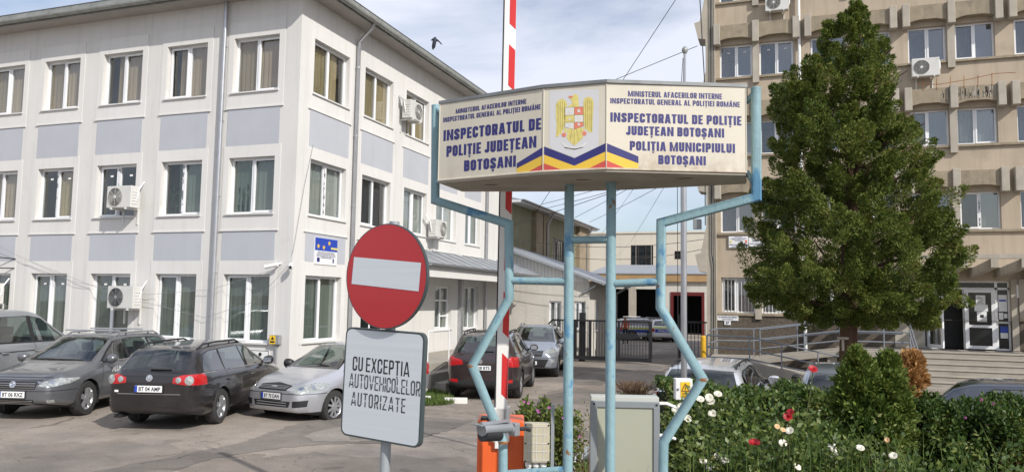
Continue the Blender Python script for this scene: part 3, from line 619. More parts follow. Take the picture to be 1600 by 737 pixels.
# EU project board
a, b = pS(489, 392), pS(526, 394); uc = (a[1]+b[1])/2; z1, z0 = pS(490, 370)[2], pS(489, 412)[2]; hw = .5
T = thing('information_board', 'small blue and white board with yellow stars on the side wall', 'sign', (SX, uc, z0))
m = MB(); m.obox(OS, uS, nS, uc-hw, uc+hw, .014, .034, z0, z1); m.build('board', K['plate'], T)
m = MB(); m.obox(OS, uS, nS, uc-hw+.003, uc+hw-.003, .035, .038, z0+(z1-z0)*.52, z1-.004); m.build('blue_field', K['eublue'], T)
m = MB()
for du, dz in ((-.36, .68), (-.12, .65), (.12, .83)):
    pts = [(SX+.040, uc+du*1.0+.075*(1 if k % 2 == 0 else .4)*math.sin(k*math.pi/5), z0+(z1-z0)*dz+.075*(1 if k % 2 == 0 else .4)*math.cos(k*math.pi/5)) for k in range(10)]; m.poly(pts)
m.build('star', K['yel'], T)
m = MB(); m.obox(OS, uS, nS, uc+.2, uc+hw+.02, .039, .042, z0+(z1-z0)*.60, z0+(z1-z0)*.68); m.build('label_strip', K['crestgold'], T)
m = MB()
for i, (wd, zz) in enumerate(((.74, .46), (.82, .395), (.86, .325), (.5, .26))): put_text(m, ['PROIECT COFINANTAT DIN FONDUL EUROPEAN', 'DE DEZVOLTARE REGIONALA BOTOSANI', 'REABILITARE TERMICA SEDIU INSPECTORATUL', 'JUDETEAN DE POLITIE'][i], (SX+.036, uc, z0+(z1-z0)*zz), (0, 1, 0), (0, 0, 1), (1, 0, 0), wd, .028, bold=.02)
m.build('lettering', K['navy'], T, recalc=False)
m = MB(); m.obox(OS, uS, nS, uc-.4, uc-.28, .035, .037, z0+.06, z0+.17); m.obox(OS, uS, nS, uc+.3, uc+.36, .035, .037, z0+.06, z0+.17); m.build('emblem', K['navy'], T)
# disabled parking sign
z0, z1 = pF(400, 590)[2], pF(400, 546)[2]; xa, xb = pF(389, 560)[0], pF(421, 560)[0]
T = thing('parking_sign', 'white wall sign with black wheelchair symbol behind the parked cars', 'sign', ((xa+xb)/2, FY, z0))
m = MB(); m.obox(OF, uF, nF, xa, xb, .004, .022, z0, z1); m.build('panel', K['plate'], T)
m = MB(); cx, cz = (xa+xb)/2, (z0+z1)/2; yy = FY-.024; s = (xb-xa)
for q in ((xa+.01, xb-.01, z1-.02, z1-.008), (xa+.01, xb-.01, z0+.008, z0+.02), (xa+.01, xa+.022, z0+.02, z1-.02), (xb-.022, xb-.01, z0+.02, z1-.02)): m.obox(OF, uF, nF, q[0], q[1], .023, .026, q[2], q[3])
m.build('border', K['ink'], T)
m = MB(); m.lathe([(.045, 0), (.045, .004), (0, .004)], (cx+.04, yy, z1-.1), (0, -1, 0), 12)
m.tube([(cx+.04, yy, z1-.16), (cx+.03, yy, cz+.0), (cx+.16, yy, cz-.0), (cx+.22, yy, cz-.16), (cx+.28, yy, cz-.14)], .018, 6)
m.tube([(cx-.02+.15*math.cos(t), yy, cz-.05+.15*math.sin(t)) for t in np.linspace(2.2, 6.0, 14)], .016, 6); m.tube([(cx+.04, yy, cz+.1), (cx+.13, yy, cz+.1)], .014, 6); m.build('wheelchair_symbol', K['ink'], T)
# yellow-labelled electric box with conduit
p = pF(433, 530); T = thing('electrical_box', 'grey wall box with yellow warning label near the building corner', 'electrical box', (p[0], FY, p[2]-.1))
m = MB(); m.obox(OF, uF, nF, p[0]-.13, p[0]+.13, .005, .12, p[2]-.11, p[2]+.11); m.build('enclosure', K['grey'], T, bevel=.01)
m = MB(); m.obox(OF, uF, nF, p[0]-.12, p[0]+.04, .121, .124, p[2]-.10, p[2]+.10); m.build('warning_label', K['yel'], T)
m = MB(); m.poly([(p[0]-.09, FY-.126, p[2]), (p[0]+.01, FY-.126, p[2]), (p[0]-.04, FY-.126, p[2]+.08)]); m.obox(OF, uF, nF, p[0]-.1, p[0]+.02, .125, .127, p[2]-.07, p[2]-.03); m.build('warning_symbol', K['ink'], T)
m = MB(); m.tube([(p[0]+.02, FY-.05, p[2]-.11), (p[0]+.02, FY-.05, -.25)], .025, 8); m.build('conduit', K['grey'], T)
# corner security cameras
for lab, px, py, dx in (('white bullet security camera pointing left at the building corner', 440, 413, -1), ('white dome security camera with dark eye at the building corner', 457, 414, 1)):
    q = at(px, py, 17.6); q = Vector((SX-.05+(.12 if dx > 0 else -.32), FY-.16, q[2]))
    T = thing('security_camera', lab, 'camera', q, 0, 'cameras at the building corner')
    m = MB()
    if dx < 0: m.tube([q+Vector((.06, .02, .02)), q+Vector((-.24, -.06, -.04))], [.045, .05], 12)
    else: m.lathe([(.055, .05), (.07, 0), (.06, -.05), (.035, -.08), (0, -.09)], q, (0, 0, 1), 14)
    m.build('housing', K['white'], T, smooth=40)
    m = MB()
    if dx < 0: m.tube([q+Vector((-.24, -.06, -.04)), q+Vector((-.245, -.061, -.041))], .035, 12)
    else: m.lathe([(.036, 0), (.03, .03), (0, .04)], q+Vector((.03, -.05, -.03)), (.4, -1, -.3), 12)
    m.build('lens', K['carglass'], T)
    m = MB(); m.tube([q+Vector((.03, 0, .03)), (q.x+.05, FY-.0, q.z+.06)] if dx < 0 else [q+Vector((0, 0, .05)), (SX+.0, FY+.02, q.z+.06)], .022, 8); m.build('mount', K['white'], T)
# antenna bracket and bare pipe on the far left
p = pF(10, 410); T = thing('antenna_bracket', 'black steel bracket with broken aerial on the white wall above the van', 'bracket', (p[0], FY, p[2]))
m = MB(); y = FY-.02
m.tube([(p[0]-.08, FY-.25, p[2]+.22), (p[0]-.08, FY-.25, p[2]-.18)], .02, 7); m.tube([(p[0]-.08, FY-.25, p[2]+.14), (p[0]+.35, FY, p[2]+.1)], .016, 7); m.tube([(p[0]-.08, FY-.25, p[2]-.16), (p[0]+.35, FY, p[2]-.16)], .016, 7); m.build('arms', K['black'], T)
m = MB(); m.tube([(p[0]-.06, FY-.26, p[2]+.2), (p[0]-.02, FY-.3, p[2]+.95)], .014, 6); m.build('aerial', K['white'], T)

# ================================================================== entrance canopy of the side wall
PX0 = SX+1.15
EP = thing('entrance_porch', 'grey sheet metal porch roof with steps on the sunlit side wall', 'porch', (SX+.6, 24, -.3))
ga = onX(668, 413, PX0); gb_ = onX(776, 424, PX0); zg = (ga[2]+gb_[2])/2; y0, y1 = 20.3, 30.6; zw = onX(720, 404, SX)[2]+.12
m = MB(); m.add([(PX0+.12, y0-.2, zg+.05), (PX0+.12, y1, zg+.05), (SX, y1, zw), (SX, y0+.9, zw), (SX, y0-.2, zg+.05)], [(0, 1, 2, 3), (0, 3, 4)])
for k in range(12):
    yk = y0+.9+(y1-y0-.9)*k/11; m.tube([(PX0+.12, yk, zg+.062), (SX+.02, yk, zw+.012)], .016, 5)
m.build('roof', K['sheet'], EP, recalc=False)
m = MB(); gutter(m, (PX0+.1, y0-.2, zg+.03), (PX0+.1, y1, zg+.03), (1, 0, 0)); m.build('gutter', K['sheet'], EP, smooth=50, recalc=False)
m = MB(); m.box2((PX0-.06, y0-.2, zg-.36), (PX0+.06, y1, zg-.04)); m.box2((SX+.002, y0-.2, zg-.36), (PX0-.06, y0-.08, zg-.04)); m.box2((SX+.03, y0-.08, zg-.2), (PX0-.06, y1, zg-.14)); m.build('fascia', K['trimw'], EP)
m = MB(); zl = .40
m.box2((SX+.02, 18.2, -.5), (SX+1.9, 24.8, zl)); m.box2((SX+1.9, 18.4, -.5), (SX+2.25, 24.6, zl-.22)); m.box2((SX+2.25, 18.6, -.5), (SX+2.6, 24.4, zl-.45)); m.build('steps', K['step'], EP, bevel=.015)
ra, rb = onG(675, 602), onG(694, 595)
m = MB(); xr = SX+1.75
ya, yb2 = 19.2, 20.6
m.tube([(xr, ya, zl), (xr, ya, zl+.85), (xr, yb2, zl+.85), (xr, yb2, zl)], .022, 8); m.build('handrail', K['white'], EP, smooth=40)
# tall drain casing beside the porch window
m = MB(); m.obox(OS, uS, nS, 25.15, 25.35, .003, .14, .1, zg-.3); m.build('drain_casing', K['zinc'], EP)

# ================================================================== low annex with gable
AY, AX = 31.5, -7.84
AN = thing('annex', 'low whitewashed annex with boarded gable and grey roof beside the black gate', 'building', (AX-3, AY+2, -.3))
aw = [(onY(858, 480, AY)[0], onY(877, 480, AY)[0], .95, onY(870, 470, AY)[2]), (onY(897, 480, AY)[0], onY(915, 480, AY)[0], .95, onY(870, 470, AY)[2])]
ze = 3.0
m = MB(); facade(m, (0, AY), (1, 0), (0, -1), -17, AX, -.5, ze-.05, aw, .2)
AYE = 36.4
swd = [(32.6, 33.4, .9, 2.2), (34.6, 35.4, .9, 2.2)]
facade(m, (AX, 0), (0, 1), (1, 0), AY, AYE, -.5, ze-.05, swd, .2); m.poly([(AX, AYE, -.5), (-17, AYE, -.5), (-17, AYE, ze), (AX, AYE, ze)])
m.build('wall', K['annexwall'] if 'annexwall' in K else K.setdefault('annexwall', facade_mat('old_whitewash', (.60, .575, .52), var=.07, scale=1, bump=.6, bscale=14, streak=.2, col2=(.44, .38, .31), thr=(.62, .8), s2=1.1)), AN, recalc=False)
ap = -12.6; zr = lambda x: ze+.15+(AX-x)*.335 if x > ap else ze+.15+(AX-ap)*.335-(ap-x)*.335
m = MB()
xsn = np.arange(-17, AX+.01, .16)
for i in range(len(xsn)-1):
    a, b = xsn[i], xsn[i+1]-.012
    m.prism([(a, AY-.03, ze-.05), (b, AY-.03, ze-.05), (b, AY-.03, zr(b)-.12), (a, AY-.03, zr(a)-.12)], (0, .05, 0))
m.build('gable_boarding', K['white'], AN)
m = MB(); q = [(AX+.62, zr(AX+.62)), (ap, zr(ap)), (-17.6, zr(-17.6))]
m.prism([(q[0][0], AY-.35, q[0][1]), (q[1][0], AY-.35, q[1][1]), (q[2][0], AY-.35, q[2][1]), (q[2][0], AY-.35, q[2][1]-.1), (q[1][0], AY-.35, q[1][1]-.1), (q[0][0], AY-.35, q[0][1]-.1)], (0, AYE-AY+.7, 0)); m.build('roof', K['sheet'], AN)
m = MB(); gutter(m, (AX+.6, AY-.35, q[0][1]-.06), (AX+.6, AYE+.35, q[0][1]-.06), (1, 0, 0)); m.tube([(AX+.66, AYE, q[0][1]-.1), (AX+.1, AYE, ze-.5), (AX+.1, AYE, -.3)], .05, 8); m.tube([(AX-.3, AY-.06, ze-.55), (AX+.3, AY-.06, ze-.2)], .05, 8); m.build('gutter', K['zinc'], AN, smooth=50, recalc=False)
for a, b, c, d in aw: window(AN, (0, AY), (1, 0), (0, -1), a, b, c, d, 'white', rec=.08)
for a, b, c, d in swd: window(AN, (AX, 0), (0, 1), (1, 0), a, b, c, d, 'dark', rec=.08)
m = MB(); m.box2((-16.5, AY+1.2, -.4), (AX-.8, AY+1.25, 3)); m.box2((AX-1.3, AY+1.3, -.4), (AX-1.2, AYE-.3, 3)); m.box2((-16.5, AY+.25, 2.95), (AX-.25, AYE-.2, 3.0)); m.build('interior', K['room'], AN)

# ================================================================== taller olive building behind the annex
BX, BY0, BY1 = -13., 36.2, 51.5
K['olive'] = facade_mat('olive_render', (.235, .225, .145), var=.15, scale=1.2, bump=.3, streak=.25); K['olive2'] = facade_mat('brown_pilaster_render', (.30, .245, .17), var=.15, scale=1.5, streak=.25)
BB = thing('olive_building', 'shabby olive green building with brown pilasters behind the annex', 'building', (BX-4, 44, -.3))
hol = [(onX(863, 395, BX)[1], onX(884, 395, BX)[1], 4.1, 5.8)]
m = MB(); facade(m, (BX, 0), (0, 1), (1, 0), BY0, BY1, -.4, 7.0, hol, .2); m.poly([(BX, BY0, -.4), (BX-10, BY0, -.4), (BX-10, BY0, 7), (BX, BY0, 7)]); m.poly([(BX, BY1, -.4), (BX-10, BY1, -.4), (BX-10, BY1, 7), (BX, BY1, 7)]); m.build('wall', K['olive'], BB, recalc=False)
for a, b in ((831, 841), (843, 852), (900, 916)):
    m = MB(); m.obox((BX, 0), (0, 1), (1, 0), onX(a, 395, BX)[1], min(BY1, onX(b, 395, BX)[1]), .002, .25, -.35, 6.95); m.build('pilaster', K['olive2'], BB)
for a, b, c, d in hol:
    o = window(BB, (BX, 0), (0, 1), (1, 0), a, b, c, d, 'dark', rec=.1, sill=False)
    m = MB()
    for k in range(8): m.obox((BX, 0), (0, 1), (1, 0), a+(b-a)*(k+.4)/8, a+(b-a)*(k+.6)/8, .02, .05, c, d)
    m.build('security_bars', K['black'], o)
m = MB(); m.box2((BX-2, BY0+.3, -.3), (BX-1.9, BY1-.3, 6.9)); m.build('interior', K['dark'], BB)
m = MB(); m.box2((BX-10.4, BY0-.5, 7.0), (BX+.6, BY1+.6, 7.12)); m.build('soffit', K['white'], BB)
m = MB(); m.add([(BX+.65, BY0-.5, 7.12), (BX+.65, BY1+.6, 7.12), (BX-4.7, BY1-4, 8.6), (BX-4.7, BY0+4, 8.6), (BX-10.4, BY0-.5, 7.12), (BX-10.4, BY1+.6, 7.12)], [(0, 1, 2, 3), (0, 3, 4), (4, 3, 2, 5), (1, 5, 2)]); m.build('roof', K['sheet'], BB)
m = MB(); gutter(m, (BX+.62, BY0-.5, 7.14), (BX+.62, BY1+.6, 7.14), (1, 0, 0))
for yy in (onX(848, 340, BX)[1], BY1-1.2): m.tube([(BX+.7, yy, 7.05), (BX+.3, yy, 6.4), (BX+.3, yy, -.3)], .06, 8)
m.build('gutter', K['zinc'], BB, smooth=50, recalc=False)

# ================================================================== garage and cream building at the end of the yard
K['fasciaorange'] = mat('orange_fascia', (.40, .255, .12), rough=.6, var=.15, scale=1, streak=.2); K['cream'] = facade_mat('cream_cladding', (.62, .57, .475), var=.04, scale=.5); K['redframe'] = mat('red_door_frame', (.12, .012, .012), rough=.5)
GY = 60
GA = thing('garage', 'open fronted garage with orange fascia and red framed bay behind police cars', 'garage', (-10, GY+3, -.3))
m = MB(); hol = [(-12.9, -9.2, -.29, 3.15), (-8.5, -5.95, -.29, 2.95)]; facade(m, (0, GY), (1, 0), (0, -1), -14.8, -3.2, -.4, 3.75, hol, .3); m.build('wall', K['annexwall'], GA, recalc=False)
m = MB(); m.box2((-14.7, GY+6.5, -.4), (-3.3, GY+6.6, 3.7)); m.box2((-14.8, GY+.4, -.4), (-14.7, GY+6.5, 3.7)); m.box2((-3.3, GY+.4, -.4), (-3.2, GY+6.5, 3.7)); m.box2((-8.9, GY+.35, -.4), (-8.8, GY+6.4, 3.7)); m.box2((-14.7, GY+.32, 3.64), (-3.3, GY+6.5, 3.72)); m.build('interior', K['dark'], GA)
m = MB(); m.box2((-14.9, GY-.25, 3.75), (-3.0, GY+.05, 4.35)); m.build('fascia', K['fasciaorange'], GA)
m = MB(); m.add([(-15, GY-.3, 4.36), (-3, GY-.3, 4.36), (-5, GY+8, 5.35), (-15, GY+8, 5.45)], [(0, 1, 2, 3)]); m.prism([(-15, GY-.3, 4.35), (-3, GY-.3, 4.35), (-5, GY+8, 5.33), (-15, GY+8, 5.43)], (0, 0, -.06)); m.build('roof', K['sheet'], GA)
m = MB(); m.box2((-8.5, GY-.06, -.35), (-8.28, GY+.0, 2.95)); m.box2((-6.15, GY-.06, -.35), (-5.95, GY, 2.95)); m.box2((-8.28, GY-.06, 2.68), (-6.15, GY, 2.95)); m.build('bay_frame', K['redframe'], GA)
m = MB(); m.box2((-11.75, GY-.05, -.35), (-11.2, GY+.25, 3.3)); m.build('pillar', K['conc2'], GA)
CB = thing('cream_hall', 'flat roofed cream hall with two dark windows rising behind the garage', 'building', (-12, 80, -.3))
hol = [(-14.5, -12.3, 5.6, 7.7), (-10.25, -9.6, 6.3, 7.1)]
m = MB(); facade(m, (0, 75), (1, 0), (0, -1), -24, 2, -.4, 8.85, hol, .3); m.poly([(-24, 75, 8.85), (2, 75, 8.85), (2, 90, 8.85), (-24, 90, 8.85)]); m.poly([(2, 75, -.4), (2, 90, -.4), (2, 90, 8.85), (2, 75, 8.85)]); m.poly([(-24, 75, -.4), (-24, 90, -.4), (-24, 90, 8.85), (-24, 75, 8.85)]); m.build('wall', K['cream'], CB, recalc=False)
m = MB(); m.box2((-24.1, 74.9, 8.85), (2.1, 75.05, 9.02)); 
for xx in np.arange(-23, 2, 1.5): m.box2((xx, 74.985, -.3), (xx+.03, 74.999, 8.85))
m.build('parapet_trim', K['cream'], CB)
K['bronze'] = mat('dark_bronze_frame', (.03, .022, .02), rough=.4)
for a, b, c, d in hol:
    m = MB(); m.box2((a, 75.1, c), (b, 75.14, d)); o = m.build('window', K['carglass'], CB)
    m = MB(); nb = 3 if b-a > 1 else 1
    for k in range(nb+1): x = a+(b-a)*k/nb; m.box2((x-.06, 75.02, c), (x+.06, 75.095, d))
    for z in (c+.05, c+(d-c)*.45, d-.05): m.box2((a, 75.03, z-.05), (b, 75.093, z+.05))
    m.build('frame', K['bronze'], o)

# ================================================================== black yard gate
GTY = 30.6
GT = thing('yard_gate', 'black steel sliding gate with vertical bars standing half open', 'gate', (-6.6, GTY, -.3))
xl, xr = onY(897, 540, GTY)[0], onY(1018, 540, GTY)[0]; zt, zb = onY(956, 500, GTY)[2], -.22
m = MB(); m.box2((xl, GTY-.04, zt-.07), (xr, GTY+.04, zt)); m.box2((xl, GTY-.05, zb), (xr, GTY+.05, zb+.16))
for x in (xl, onY(920, 540, GTY)[0], onY(965, 540, GTY)[0], xr-.08): m.box2((x, GTY-.045, zb+.16), (x+.1, GTY+.045, zt-.07))
m.tube([(onY(849, 520, GTY)[0], GTY, onY(849, 515, GTY)[2]), (onY(863, 497, GTY)[0], GTY, zt-.04), (xl, GTY, zt-.04)], .035, 6); m.build('frame', K['black'], GT)
m = MB()
for x in np.arange(onY(866, 540, GTY)[0], xr-.05, .118): m.box2((x-.011, GTY-.011, zb+.1), (x+.011, GTY+.011, zt-.06))
m.build('bars', K['black'], GT)
m = MB(); xp = onY(908, 540, GTY)[0]; m.box2((xp-.12, GTY+.1, -.35), (xp+.12, GTY+.28, zt+.28)); m.build('guide_post', K['black'], GT)
xa, xb = onY(963, 525, GTY)[0], onY(1001, 525, GTY)[0]; za, zb2 = onY(980, 529.5, GTY)[2], onY(980, 520.5, GTY)[2]
m = MB(); m.prism([(xa, GTY-.06, za), (xb-.3, GTY-.06, za), (xb, GTY-.06, (za+zb2)/2-.05), (xb-.12, GTY-.06, zb2), (xa, GTY-.06, zb2)], (0, .03, 0)); m.build('lock_plate', K['black'], GT)
RG = thing('fence_panel', 'short black bar fence between the gate opening and the tan building', 'fence', (-3.8, GTY+1.2, -.3))
xl, xr = onY(1059, 540, GTY+1.2)[0], onY(1106, 540, GTY+1.2)[0]; zt2 = onY(1090, 502, GTY+1.2)[2]
m = MB(); m.box2((xl, GTY+1.15, -.35), (xl+.14, GTY+1.27, zt2+.25)); m.build('post', K['black'], RG)
m = MB(); m.box2((xl+.14, GTY+1.18, zt2-.06), (xr, GTY+1.23, zt2)); m.box2((xl+.14, GTY+1.18, -.1), (xr, GTY+1.23, -.04))
for x in np.arange(xl+.25, xr, .14): m.box2((x-.011, GTY+1.19, -.1), (x+.011, GTY+1.215, zt2-.03))
m.build('bars', K['black'], RG)
p = onY(1099, 545, 29.4); BO = MB(); BO.tube([(p[0], 29.4, -.35), (p[0], 29.4, onY(1099, 526, 29.4)[2])], .1, 14); BO.lathe([(.1, 0), (.09, .03), (.05, .05), (0, .055)], (p[0], 29.4, onY(1099, 526, 29.4)[2]), (0, 0, 1), 14)
K['bollardyellow'] = mat('yellow_post_paint', (.62, .36, .02), rough=.5, var=.1)
o = BO.build('bollard', K['bollardyellow'], smooth=40); origin_to(o, (p[0], 29.4, -.3)); tag(o, 'yellow post at the corner of the tan building', 'bollard')
# ================================================================== tan office block on the right
RY = 30.
OR, uR, nR = (0, RY), (1, 0), (0, -1)
RB = thing('office_block', 'tan concrete office block with arched lintel beams and weathered bands', 'building', (6, RY+6, -.4))
rowsR = [(1.80, 3.12), (4.82, 6.12), (7.78, 9.06), (10.80, 12.08), (13.80, 15.10)]
XL, XR, ZRT = -2.85, 17.0, 16.6
hol = []; wins = []
for k in range(6):
    s = -2.36+3.27*k
    for r, (z0, z1) in enumerate(rowsR):
        for j, (a, b) in enumerate(((s, s+1.22), (s+1.46, s+2.70))):
            if r == 0 and k in (2,) : continue
            hol.append((a, b, z0, z1)); wins.append((k, r, j, a, b, z0, z1))
EN = (4.42, 7.06, .71, 3.04); hol.append(EN)
m = MB(); facade(m, OR, uR, nR, XL, XR, 1.70, ZRT, [h if h is not EN else (EN[0], EN[1], 1.70, EN[3]) for h in hol], .3)
for a, b, c, d in ((XL, RY, XL, RY+9), (XL, RY+9, XR, RY+9), (XR, RY+9, XR, RY)): m.poly([(a, b, -.6), (c, d, -.6), (c, d, ZRT), (a, b, ZRT)])
m.poly([(XL, RY, ZRT), (XR, RY, ZRT), (XR, RY+9, ZRT), (XL, RY+9, ZRT)]); m.build('wall', K['tan'], RB, recalc=False)
m = MB(); m.obox(OR, uR, nR, XL, EN[0], -.3, .04, -.6, 1.70); m.obox(OR, uR, nR, EN[1], XR, -.3, .04, -.6, 1.70); m.build('plinth', K['pebble'], RB)
m = MB(); m.box2((XL+.2, RY+1.6, -.5), (XR-.2, RY+1.7, ZRT-.1))
for z in (3.9, 6.9, 9.9, 12.9, 15.9): m.box2((XL+.3, RY+.32, z), (XR-.3, RY+1.6, z+.1))
m.build('interior', K['room'], RB)
cl = ['dark', 'blue', 'blue', 'white', 'green', 'dark']
for k, r, j, a, b, z0, z1 in wins:
    cu = ('blue' if r >= 3 else cl[(k*3+r*2+j*5) % 6]) if r else 'dark'
    if (k, r, j) == (2, 1, 1): cu = 'green'
    cov = (0, 1) if r >= 3 or r == 0 else ((0, 1) if (k+j+r) % 3 else (.45, 1))
    if (k, r, j) == (2, 1, 1): cov = (.5, 1)
    window(RB, OR, uR, nR, a, b, z0, z1, cu, rec=.16, gl='glassR', cover=cov, sill=False, bars=(r == 0 and k == 0), tape=(r == 1 and k == 2), split=.5 if (k+r) % 2 else .46, sticker=(r == 3 and k == 0))
# ledges, piers, arched beams and bracket blocks
for r, (z0, z1) in enumerate(rowsR):
    
    for a, b in (((XL+.15, XR),) if r else ((XL+.15, EN[0]-.92), (EN[1]+.21, XR))): m = MB(); m.obox(OR, uR, nR, a, b, .002, .09, z0-.10, z0-.02); m.build('window_ledge', K['concrete'], RB)
rw = np.random.RandomState(5)
for k in range(6):
    s = -2.36+3.27*k
    for r, (z0, z1) in enumerate(rowsR):
        if r == 0 and k == 2: continue
        m = MB(); m.obox(OR, uR, nR, s+1.225, s+1.455, .001, .13, z0-.30 if r else z0-.22, z1+.06); m.build('pier', K['conc2'], RB)
        if r == 0: continue
        zt, zb = z1+.70, z1+.10
        m = MB(); d = .27
        for a, b in ((s-.02, s+1.22), (s+1.46, s+2.72)):
            pts = [(a, RY-d, zt), (b, RY-d, zt), (b, RY-d, zb)]
            nseg = 7
            for i in range(1, nseg):
                t = i/nseg; x = b+(a-b)*t; h = min(1, min(t, 1-t)/.25); pts.append((x, RY-d, zb+.09*h))
            pts.append((a, RY-d, zb)); m.prism(pts, (0, d-.001, 0))
        m.build('lintel_beam', K['concrete'], RB)
        for c in (s-.08, s+1.34, s+2.78): m = MB(); m.obox(OR, uR, nR, c-.12, c+.12, .0015, d+.10, z1-.06, zt+.06); m.build('bracket_block', K['conc2'], RB, bevel=.02)
# exposed reinforcement on the broken beam
m = MB(); s = 4.18
for x in np.arange(s+.4, s+2.7, .42): m.tube([(x, RY-.275, 9.7), (x+.01, RY-.28, 10.12+.06*math.sin(x*7))], .012, 5)
m.tube([(s+.2, RY-.25, 9.95), (s+.9, RY-.28, 9.88), (s+1.8, RY-.28, 9.98), (s+2.6, RY-.27, 10.12), (s+3.2, RY-.3, 10.1)], .012, 5); m.build('exposed_rebar', K['rust'], RB)
m = MB()
rr = np.random.RandomState(2)
for i in range(70):
    x = s+.95+1.75*rr.rand(); m.obox(OR, uR, nR, x, x+.015+.02*rr.rand(), .271, .285, 9.3+.2*rr.rand(), 9.5+.25*rr.rand())
m.build('spalled_concrete', K['conc2'], RB)
# corner pilaster and stepped beam ends
m = MB(); m.obox(OR, uR, nR, XL-.02, XL+.34, .001, .22, -.6, ZRT); m.build('corner_pilaster', K['conc2'], RB)
for z in (1.22+1.85, 6.12, 9.06, 12.08, 15.1):
    m = MB(); m.prism([(XL-.02, RY-.3, z+1.95), (XL-.22, RY-.3, z+1.0), (XL-.24, RY-.3, z+.95), (XL-.44, RY-.3, z+.90), (XL-.30, RY-.3, z+.27), (XL-.02, RY-.3, z+.22)], (0, .9, 0)); m.build('beam_end', K['conc2'], RB)
m = MB(); m.tube([(XL+.18, RY-.27, 16), (XL+.17, RY-.27, 4), (XL+.24, RY-.27, 3.5), (XL+.2, RY-.27, .1)], .02, 6); m.tube([(XL+.28, RY-.26, 16), (XL+.3, RY-.26, .5)], .012, 6); m.build('wall_cable', K['cable'], RB)
m = MB()
m.tube([(.53, RY-.14, 16.4), (.53, RY-.14, 7.5), (.56, RY-.14, 3.7), (.60, RY-.14, .4)], .055, 9)
for z in (2.2, 5, 8, 11, 14): m.lathe([(.065, -.03), (.065, .03)], (.545, RY-.14, z), (0, 0, 1), 9)
m.build('downpipe', K['white'], RB, smooth=40)
m = MB(); b0 = onY(1140, 550, RY-.3)
m.obox(OR, uR, nR, XL-.55, XL-.25, -.3, -.02, onY(1098, 357, RY)[2], onY(1098, 342, RY)[2]); m.build('cable_box', K['grey'], RB)
ac_unit('white air conditioner at the top edge of the tan block', OR, uR, nR, -.24, 13.42, wdt=.82, h=.62, fan=-1)
ac_unit('white air conditioner on the tan block just right of the treetop', OR, uR, nR, 4.66, 10.50, wdt=.86, h=.64, fan=-1)
# plaques
def plaque(x0, y0, x1, y1, label, rows_, extra=None, bgm='plate'):
    p, q = onY(x0, y1, RY), onY(x1, y0, RY); T = thing('wall_plaque', label, 'sign', ((p[0]+q[0])/2, RY, p[2]), 0, 'small plaques on the tan block')
    m = MB(); m.obox(OR, uR, nR, p[0], q[0], .05, .075, p[2], q[2]); m.build('panel', K[bgm], T)
    w, h = q[0]-p[0], q[2]-p[2]; m = MB()
    for tx, cu, cv, ww, hh in rows_: put_text(m, tx, (p[0]+w*cu, RY-.0755, p[2]+h*cv), (1, 0, 0), (0, 0, 1), (0, -1, 0), w*ww, h*hh, bold=.025)
    m.build('lettering', K['navy'], T, recalc=False)
    for nm, mm, a, b, c, d in (extra or []):
        m = MB(); m.obox(OR, uR, nR, p[0]+w*a, p[0]+w*b, .0755, .08, p[2]+h*c, p[2]+h*d); m.build(nm, K[mm], T)
plaque(1139, 369, 1169, 387, 'white plaque with small crests under a first floor window, left of its pair', [('ROMÂNIA', .5, .92, .4, .07), ('MINISTERUL AFACERILOR INTERNE', .5, .80, .8, .07), ('INSPECTORATUL GENERAL AL POLIŢIEI', .5, .70, .62, .06), ('ROMÂNE', .5, .6, .36, .06), ('INSPECTORATUL DE POLIŢIE', .5, .25, .94, .1), ('JUDEŢEAN BOTOŞANI', .5, .09, .7, .09)], [('emblem', 'crestgold', .05, .15, .4, .62), ('emblem', 'crestred', .84, .95, .42, .66)])
plaque(1170, 371, 1195, 385, 'white plaque with tricolour mark, half hidden by the cypress', [('MINISTERUL AFACERILOR INTERNE', .66, .62, .66, .08), ('POLIŢIA MUNICIPIULUI', .5, .3, .94, .13), ('BOTOŞANI', .6, .1, .5, .1)], [('emblem', 'navy', .36, .52, .82, .95), ('emblem', 'yel', .56, .7, .82, .95), ('emblem', 'crestred', .74, .9, .82, .95)])
plaque(1121, 493, 1154, 500, 'long white street name plaque on the rough plinth', [('STR. BULEVARDUL MIHAI EMINESCU', .5, .66, .9, .26), ('BOTOŞANI', .5, .25, .5, .2)])
plaque(1132, 501, 1142, 507, 'tiny white house number plaque on the rough plinth', [('87', .5, .5, .5, .7)])
plaque(1588, 445, 1606, 465, 'white sign with red and blue disc right of the entrance', [], [])
o = bpy.data.objects['wall_plaque.004']; p, q = onY(1588, 465, RY), onY(1606, 445, RY)
m = MB(); m.lathe([(.2, 0), (.2, .006), (0, .006)], (p[0]+.32, RY-.076, (p[2]+q[2])/2), (0, -1, 0), 24); m.build('disc', K['eublue'], o)
m = MB(); m.add([(p[0]+.32, RY-.085, (p[2]+q[2])/2-.0)]+[(p[0]+.32+.2*math.cos(t), RY-.085, (p[2]+q[2])/2+.2*math.sin(t)) for t in np.linspace(1.6, 4.4, 12)], [tuple(range(13))]); m.build('disc_segment', K['crestred'], o)

